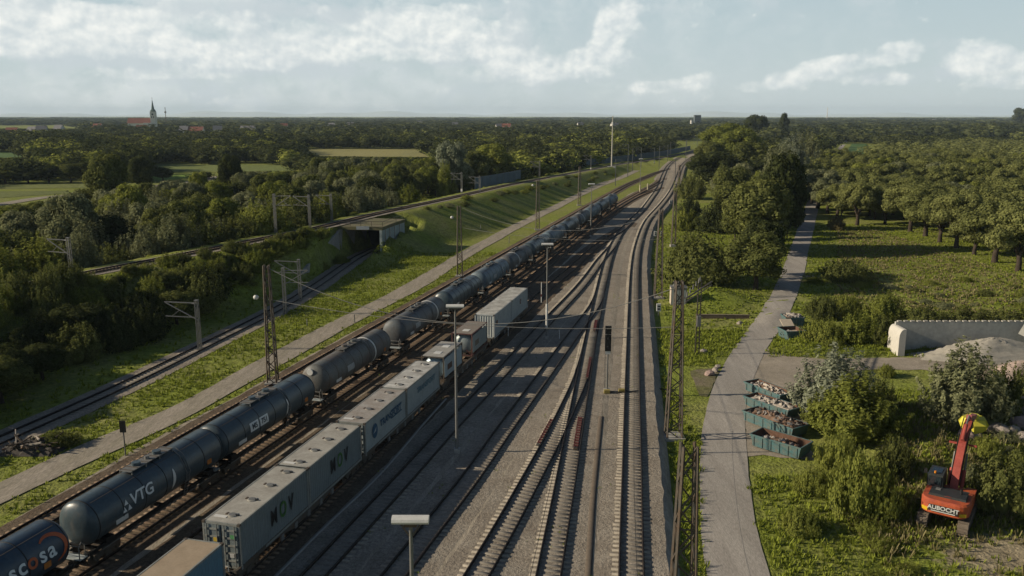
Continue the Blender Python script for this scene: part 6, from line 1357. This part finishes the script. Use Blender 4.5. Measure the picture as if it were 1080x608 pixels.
mid_ = bands[0]; r_.shuffle(mid_); c1_ = len(mid_) // 2
mass('forest', mid_[:200], L_LUSH, TM1, 'scattered yellow-green crowns in the woodland'); mass('forest', mid_[200:c1_], L_DARK, TM1, 'dark woodland behind the railway reaching the village'); mass('forest', mid_[c1_:], leaf_mat('leaf_far', (.040, .050, .020), (.085, .095, .036), transl=.3), TM1, 'mid green tree crowns mixed into the woodland')
fm = bands[1]; r_.shuffle(fm); c1_ = int(len(fm) * .6)
mass('far_forest', fm[:500], L_MID, TM2, 'scattered light crowns in the far forest'); mass('far_forest', fm[500:c1_], L_DARK, TM2, 'far dark forest reaching the horizon'); mass('far_forest', fm[c1_:], MATS['leaf_far'], TM2, 'lighter crowns in the far forest')
mass('far_orchard', bands[2], L_ORCH, TM1, 'far block of olive green orchard rows')
# rough weeds and brush between the individual trees of the wooded strip
us = []
for _ in range(2600):
    y = r_.uniform(70, 380); o_ = r_.uniform(-100, -6) if r_.random() < .75 else r_.uniform(5, 14); x = float(TU.X(y)) + o_
    if o_ > 0 and y > 158: continue
    z = float(hgt(x, y)); h = r_.uniform(.8, 2.4) if o_ < -10 else r_.uniform(.6, 1.3); h = fit(x, y, z, h, h)
    if h < .4 or float(CROAD.dist(np.array([x]), np.array([y]))[0]) < 6 or abs(x - float(TW.X(y))) < 7 or x < -.7 * y - 15: continue
    us.append((x, y, z - .15, h, h * r_.uniform(1.3, 2.4)))
mass('undergrowth', us, L_LUSH, tmpl(150, .13, 5), 'rough undergrowth between the bushes left of the railway')

# --- grass tufts near the camera
def tufts(n, box, test, hr, name, mt, label, wd=.05, blades=5):
    X = rng.uniform(box[0], box[1], n); Y = rng.uniform(box[2], box[3], n); k = test(X, Y); X, Y = X[k], Y[k]; m = len(X)
    nz = wav(X, Y, .35, .7) * .5 + .5 + wav(X, Y, 1.1, 2.) * .25; keep = rng.random(m) < np.clip(nz + .35, 0, 1); X, Y = X[keep], Y[keep]; m = len(X); Z = hgt(X, Y) - .05
    H = (hr[0] + (hr[1] - hr[0]) * rng.random(m) ** 2) ; V = np.empty((m, blades, 4, 3))
    for b in range(blades):
        a = rng.random(m) * 6.28; r0 = rng.random(m) * .18; lean = .15 + rng.random(m) * .5; hh_ = H * (.6 + .6 * rng.random(m)); cx, cy = X + np.cos(a) * r0, Y + np.sin(a) * r0; dx, dy = -np.sin(a) * wd, np.cos(a) * wd; tx, ty = cx + np.cos(a) * lean * hh_, cy + np.sin(a) * lean * hh_
        V[:, b, 0] = np.c_[cx - dx, cy - dy, Z]; V[:, b, 1] = np.c_[cx + dx, cy + dy, Z]; V[:, b, 2] = np.c_[tx + dx * .5, ty + dy * .5, Z + hh_]; V[:, b, 3] = np.c_[tx - dx * .5, ty - dy * .5, Z + hh_ * .9]
    o = fast_mesh(name, V.reshape(-1, 3), np.arange(m * blades * 4).reshape(-1, 4), [mt]); return tag(o, label, 'grass', kind='stuff')
L_GRASS = leaf_mat('grass_blade', (.16, .20, .025), (.235, .27, .045), transl=.3); L_GDRY = leaf_mat('grass_dry', (.17, .15, .065), (.24, .21, .11), transl=.25)
def apron(X, Y): return ((np.abs(Y - 92.5) < 6.3) & (X > 24)) | ((X > 17) & (X < 31.5) & (Y > 64.5) & (Y < 95))
def t_right(X, Y): return (((X - 31) / 2.4) ** 2 + ((Y - 78) / 8) ** 2 > 1) & (((X - 33) / 6) ** 2 + ((Y - 51.5) / 3.6) ** 2 > rng.random(len(X)) * 1.2) & (X > T1.X(Y) + 3.3) & (ROAD.dist(X, Y) > 2.2) & ~apron(X, Y) & (X < .62 * Y + 3)
def t_left(X, Y): return (X < TL.X(Y) - 2.6) & (PATHL.dist(X, Y) > 2.0) & (X > TW.X(Y) + 2.3) & (X > -.64 * Y)
def t_left2(X, Y): return (X < TW.X(Y) - 2.3) & (X > TU.X(Y) + 3) & (X > -.64 * Y)
tufts(60000, (9, 80, 42, 112), t_right, (.12, .5), 'grass', L_GRASS, 'rough green grass on the right side of the tracks')
tufts(9000, (24, 70, 42, 80), t_right, (.25, .8), 'dry_grass', L_GDRY, 'dry pale stalks in the rough grass')
tufts(30000, (22, 110, 105, 225), t_right, (.12, .38), 'meadow_grass', L_GRASS, 'tall grass of the meadow before the orchard', .12, 4)
tufts(14000, (40, 100, 118, 215), lambda X, Y: t_right(X, Y) & (X > ROAD.X(Y) + 8) & (X < 92 + .0 * Y), (.2, .5), 'dry_meadow_grass', L_GDRY, 'pale seeding grass heads in the meadow', .10, 4)
tufts(60000, (-50, 22, 44, 175), t_left, (.12, .42), 'grass', L_GRASS, 'green grass between the lower line and the gravel path', .06)
tufts(14000, (-60, 30, 55, 210), t_left2, (.2, .6), 'slope_grass', L_GRASS, 'grass on the embankment slope', .09)
# tiny weeds among the gravel
def t_yard(X, Y): return (X > TL.X(Y) - 2.5) & (X < T1.X(Y) + 2.4) & (wav(X, Y, .5, 4.) > .35)
tufts(4200, (-38, 22, 46, 150), t_yard, (.08, .22), 'weeds', L_GRASS, 'small weeds growing in the yard gravel', .05, 4)

# ------------------------------------------------------------------ village, church, far buildings, car
M_WALLW = mat('render_white', (.62, .60, .55), .9, var=.1, scale=.2); M_ROOFR = mat('roof_red', (.22, .085, .06), .9, var=.3, scale=.3); M_ROOFG = mat('roof_grey', (.16, .16, .17), .8, var=.2, scale=.3); M_WIN = mat('window_dark', (.03, .035, .04), .3)
def house(X, Y, L, W_, h, rh, rz, wall, roof, label, group='houses of the village'):
    t = empty('house', (X, Y, float(hgt(X, Y))), rz, label=label, cat='house', group=group); mb = MB(); mb.box((0, 0, h / 2), (L, W_, h), wall); mb.add([(-L / 2, -W_ / 2, h), (-L / 2, W_ / 2, h), (-L / 2, 0, h + rh), (L / 2, -W_ / 2, h), (L / 2, W_ / 2, h), (L / 2, 0, h + rh)], [(0, 2, 1), (3, 4, 5)], wall); mb.build('wall', t)
    mb = MB()
    for s_ in (-1, 1): mb.add([(-L / 2 - .5, s_ * (W_ / 2 + .5), h - .3), (L / 2 + .5, s_ * (W_ / 2 + .5), h - .3), (L / 2 + .5, 0, h + rh + .25), (-L / 2 - .5, 0, h + rh + .25)], [(0, 1, 2, 3)], roof)
    rf = mb.build('roof', t); mb = MB(); mb.box((L * .2, 0, h + rh + .3), (.7, .7, 1.4), M_CONC); mb.build('chimney', rf)
    for x in np.linspace(-L / 2 + 2, L / 2 - 2, max(2, int(L / 4))): mb = MB(); mb.box((x, -W_ / 2 - .03, h * .6), (1.3, .06, 1.5), M_WIN); mb.build('window', t)
    return t
hs = [(35, 147, 1, 'white'), (14, 149, 0, 'low red-roofed'), (63, 144, 1, 'bright gabled'), (104, 143, 0, 'pale'), (45, 147, 0, 'grey-roofed'), (195, 147, 1, 'white gabled'), (207, 147, 0, 'grey-roofed long'), (230, 146, 1, 'white flat-looking'), (262, 145, 1, 'pale long'), (300, 141, 0, 'small red'), (350, 140, 1, 'low grey'), (370, 139, 0, 'brown'),
      (443, 136, 1, 'white small'), (480, 138, 1, 'white pair'), (533, 142, 0, 'wide red-roofed'), (527, 142, 1, 'white gable'), (612, 140, 1, 'tiny white'), (648, 141, 1, 'tiny pale'), (150, 144, 0, 'pale by the church'), (1000, 131.5, 1, 'long white far'), (985, 131.5, 1, 'bright white far'), (880, 128, 1, 'tiny white horizon')]
for k, (x, y, w_, nm) in enumerate(hs):
    X, Y = P(x, y - 2); L = random.uniform(10, 14) * (1.5 if 'long' in nm or 'wide' in nm else 1); h = random.uniform(8, 10)
    house(X, Y, L, 10, h, 5, random.uniform(-.3, .3), M_WALLW, M_ROOFR if 'red' in nm or k % 3 == 0 and 'white' not in nm else M_ROOFG, '%s house %s' % (nm, ['left of the church among dark trees', 'at the left end of the village', 'between wood and church', 'left of the dark round tree', 'left of the bright gabled one', 'right of the church', 'beside the white gabled house', 'above the pale crop strip', 'right of the flat-looking one', 'beyond the wood', 'above the stubble field', 'behind the stubble field', 'above the woodland centre', 'left of the red-roofed one', 'in the middle distance', 'beside the wide red roof', 'left of the tall pole', 'right of the tall pole', 'at the church wall', 'above the far orchard', 'left of the long one above the orchard', 'right of the thicket'][k]))
# church
X, Y = P(163, 138); t = empty('church', (X, Y, 0), R(4), label='white church with slim pointed spire and long red roof', cat='church'); mb = MB(); mb.box((0, 0, 17), (9, 9, 34), M_WALLW); tw = mb.build('tower', t)
mb = MB(); vs = []; prof = [(34, 5.4), (36, 4.6), (38.5, 2.7), (46, 1.5), (56, .12)]
for z, r0 in prof:
    for k in range(8): vs.append((r0 * math.cos(math.pi / 8 + k * math.pi / 4), r0 * math.sin(math.pi / 8 + k * math.pi / 4), z))
mb.add(vs, [(i * 8 + k, i * 8 + (k + 1) % 8, (i + 1) * 8 + (k + 1) % 8, (i + 1) * 8 + k) for i in range(4) for k in range(8)] + [tuple(reversed(range(8)))], mat('spire_copper', (.09, .14, .13), .8)); mb.build('spire', tw)
mb = MB(); mb.tube([(0, -4.6, 29), (0, -4.52, 29)], 1.7, M_BLACK, 16); mb.build('clock', tw)
for x in (-1.6, 1.6): mb = MB(); mb.box((x, -4.53, 24), (1.3, .08, 3.5), M_WIN); mb.build('window', tw)
mb = MB(); mb.tube([(0, 0, 55.5), (0, 0, 59.5)], .25, M_DSTEEL, 6); mb.bar((-1, 0, 58), (1, 0, 58), .3, M_DSTEEL); mb.build('cross', tw)
mb = MB(); mb.box((-24, 0, 7), (40, 15, 14), M_WALLW); mb.add([(-44, -7.5, 14), (-44, 7.5, 14), (-44, 0, 22), (-4.6, -7.5, 14), (-4.6, 7.5, 14), (-4.6, 0, 22)], [(0, 2, 1), (3, 4, 5)], M_WALLW); mb.box((-8, -10, 7), (14, 8, 14), M_WALLW); nv = mb.build('nave', t)
mb = MB()
for s_ in (-1, 1): mb.add([(-45, s_ * 8.4, 13.2), (-4, s_ * 8.4, 13.2), (-4, 0, 22.6), (-45, 0, 22.6)], [(0, 1, 2, 3)], M_ROOFR)
mb.build('roof', nv)
X, Y = P(175.5, 133); t = empty('crane_mast', (X, Y, 0), label='thin mast with a small cabin right of the church spire', cat='mast'); mb = MB(); mb.tube([(0, 0, 0), (0, 0, 48)], .8, M_DSTEEL, 6); mb.build('pole', t); mb = MB(); mb.tube([(0, 0, 33), (0, 0, 37)], 2.4, M_DSTEEL, 10); mb.build('platform', t)
# office block, bridge and stack at the vanishing tracks
X, Y = P(735, 134); t = empty('office_block', (X, Y, 0), label='dark box-shaped high building beside the vanishing tracks', cat='building'); mb = MB(); mb.box((0, 0, 14), (15, 14, 28), mat('dark_facade', (.10, .12, .13), .6, var=.2, scale=.1)); b_ = mb.build('wall', t)
for f in range(7): mb = MB(); mb.box((0, -7.05, 3 + f * 3.6), (13.5, .1, 1.6), M_WIN); mb.build('window_band', b_)
X, Y = P(729, 136); t = empty('silo_tower', (X, Y, 0), label='small pale tower left of the dark high building', cat='tower'); mb = MB(); mb.tube([(0, 0, 0), (0, 0, 17)], 2.6, M_WALLW, 12); mb.build('shaft', t); mb = MB(); mb.tube([(0, 0, 17), (0, 0, 19)], [2.9, .8], M_ROOFG, 12); mb.build('roof', t)
x0, y0 = P(736, 136, 6); x1, y1 = P(764, 136, 6); t = empty('road_bridge', ((x0 + x1) / 2, y0, 0), label='far road bridge spanning the vanishing tracks', cat='bridge'); mb = MB(); L = (x1 - x0) / 2; mb.box((0, 0, 6.6), (2 * L, 10, 1.1), M_DSTEEL); mb.build('deck', t)
for x in (-L * .5, L * .4): mb = MB(); mb.box((x, 0, 3), (1.2, 8, 6), M_CONC); mb.build('pier', t)
X, Y = P(872, 128); t = empty('chimney_stack', (X, Y, 0), label='thin pale chimney on the horizon right of the thicket', cat='chimney'); mb = MB(); mb.tube([(0, 0, 0), (0, 0, 62)], [2.2, 1.3], M_WALLW, 10); mb.build('shaft', t)
tree_px('broad', 1078, 134, 113, 22, L_DARK, 'tall dark tree at the right edge rising over the horizon'); tree_px('broad', 826, 146, 118.5, 12, L_DARK, 'dark pointed tree top above the thicket horizon'); tree_px('broad', 797, 148, 120.5, 26, L_DARK, 'broad dark crown above the thicket horizon')
# car on the country road
X, Y = P(105, 204.5); t = empty('parked_car', (X, Y, .15), R(20), label='small pale blue-white car on the country road', cat='car'); M_CAR = mat('car_paint', (.55, .68, .70), .3, var=.05)
mb = MB(); mb.box((0, 0, .75), (4.6, 1.9, .7), M_CAR, None, .96); mb.add([(-1.9, -.9, 1.1), (1.2, -.9, 1.1), (1.2, .9, 1.1), (-1.9, .9, 1.1), (-1.4, -.72, 1.62), (.5, -.72, 1.62), (.5, .72, 1.62), (-1.4, .72, 1.62)], [(0, 1, 5, 4), (1, 2, 6, 5), (2, 3, 7, 6), (3, 0, 4, 7), (4, 5, 6, 7)], M_CAR); b_ = mb.build('body', t)
mb = MB(); mb.add([(1.0, -.8, 1.16), (1.0, .8, 1.16), (.53, .68, 1.56), (.53, -.68, 1.56)], [(0, 1, 2, 3)], M_WIN); mb.add([(-1.5, -.86, 1.18), (.9, -.86, 1.18), (.4, -.74, 1.56), (-1.2, -.74, 1.56)], [(0, 1, 2, 3)], M_WIN); o = mb.build('window', b_); o.location = (.03, -.04, .02)
for x in (-1.4, 1.4):
    for y in (-.85, .85): mb = MB(); mb.tube([(x, y - .1, .35), (x, y + .1, .35)], .35, M_BLACK, 14); mb.build('wheel', t)

# ------------------------------------------------------------------ air
hm = bpy.data.materials.new('haze_air'); hm.use_nodes = True; hm.node_tree.nodes.clear(); t_ = NT(hm.node_tree)
ho = t_.n('ShaderNodeOutputMaterial'); pv = t_.n('ShaderNodeVolumePrincipled', {'Color': (.66, .84, 1.0, 1), 'Density': HAZE, 'Anisotropy': 0.0}); hm.node_tree.links.new(pv.outputs[0], ho.inputs['Volume'])
mb = MB(); mb.box((0, 6300, 60), (28600, 14500, 140), hm); hz = mb.build('haze'); tag(hz, 'thin blue summer haze over the plain', 'haze', kind='stuff')

# ------------------------------------------------------------------ labels that single out: rank look-alikes by landmark and order
UN_ = ['', 'first', 'second', 'third', 'fourth', 'fifth', 'sixth', 'seventh', 'eighth', 'ninth']
TE_ = {2: 'twent', 3: 'thirt', 4: 'fort', 5: 'fift', 6: 'sixt', 7: 'sevent', 8: 'eight', 9: 'ninet'}
ORD = ['first', 'second', 'third', 'fourth', 'fifth', 'sixth', 'seventh', 'eighth', 'ninth', 'tenth', 'eleventh', 'twelfth', 'thirteenth', 'fourteenth', 'fifteenth', 'sixteenth', 'seventeenth', 'eighteenth', 'nineteenth', 'twentieth']
ORD += [TE_[n // 10] + ('ieth' if n % 10 == 0 else 'y-' + UN_[n % 10]) for n in range(21, 100)]
MARKS = [(13, 270, 'leftmost catenary mast'), (76, 270, 'second catenary mast'), (211, 340, 'single-arm catenary mast'), (285, 340, 'tall lattice mast'), (385, 255, 'bridge portal'), (350, 220, 'slim mast'), (470, 195, 'facing mast pair'), (72, 240, 'large pale willow'), (165, 260, 'silvery willow'), (245, 190, 'dark upright tree'), (527, 190, 'noise wall'), (310, 220, 'twin masts'),
         (815, 470, 'teal containers'), (998, 530, 'digger'), (950, 360, 'bay end panel'), (885, 400, 'silvery bush'), (833, 350, 'stone containers'), (893, 285, 'dark meadow bush'), (1050, 450, 'boulder pile'), (780, 560, 'asphalt lane'), (715, 310, 'kiosk'), (735, 200, 'curve of the track'), (857, 220, 'narrow lane'), (846, 160, 'silvery lane willow'), (163, 130, 'church'), (385, 160, 'stubble field'), (60, 212, 'country road'),
         (20, 360, 'lower left corner'), (120, 350, 'shaded slope'), (600, 175, 'white-plated masts'), (645, 150, 'tall pale pole'), (1040, 260, 'orchard front')]
from collections import defaultdict
bpy.context.view_layer.update()
by = defaultdict(list)
for o in list(COL.objects):
    if o.parent is None and o.get('label') and o.get('category') and o.get('kind') is None: by[o['label']].append(o)
def short(l, n=16): w = l.split(); return ' '.join(w[:n])
for lab, os_ in list(by.items()):
    if len(os_) < 2: continue
    if lab.startswith('olive green orchard'):
        rows = defaultdict(list)
        for o in os_: rows[max(0, round((o.location.x - .06 * (o.location.y - 150) - 95.5) / 10.4))].append(o)
        for j, l in rows.items():
            l.sort(key=lambda o: o.location.y)
            for k, o in enumerate(l): o['label'] = 'orchard tree %s from the near end, %s' % (ORD[k], 'short row beside the lane' if j < 1 else '%s row behind the front one' % ORD[j - 1])
        continue
    cl = defaultdict(list)
    for o in os_:
        x, y = proj(o.location.x, o.location.y, o.location.z + 1.5); d = [((x - a) ** 2 + (2.2 * (y - b)) ** 2, n, x - a, y - b) for a, b, n in MARKS]; m_ = min(d); cl[m_[1], 'right' if m_[2] > 0 else 'left'].append((x, y, o))
    base = lab.split(' in the wooded')[0].split(' growing on')[0].split(' behind the upper')[0].split(' at the far edge')[0].split(' in the thicket')[0].split(' on the waste')[0].split(' in the row above')[0].split(' in the rock pile')[0].split(' lying beside')[0].split(' where all')[0]
    base = ' '.join(base.split()[:5])
    for (n, sd_), l in cl.items():
        l.sort(key=lambda q: q[1]); nb = max(1, math.ceil(len(l) / 18)); sz = math.ceil(len(l) / nb)
        for b in range(nb):
            lb = sorted(l[b * sz:(b + 1) * sz], key=lambda q: q[0])
            for k, (x, y, o) in enumerate(lb):
                if len(l) == 1: o['label'] = '%s %s of the %s' % (base, sd_, n)
                else: o['label'] = '%s %s of the %s, %s from left%s' % (base, sd_, n, ORD[k], '' if nb == 1 else ', %s tier' % ('top' if b == 0 else 'bottom' if b == nb - 1 else ORD[b]))
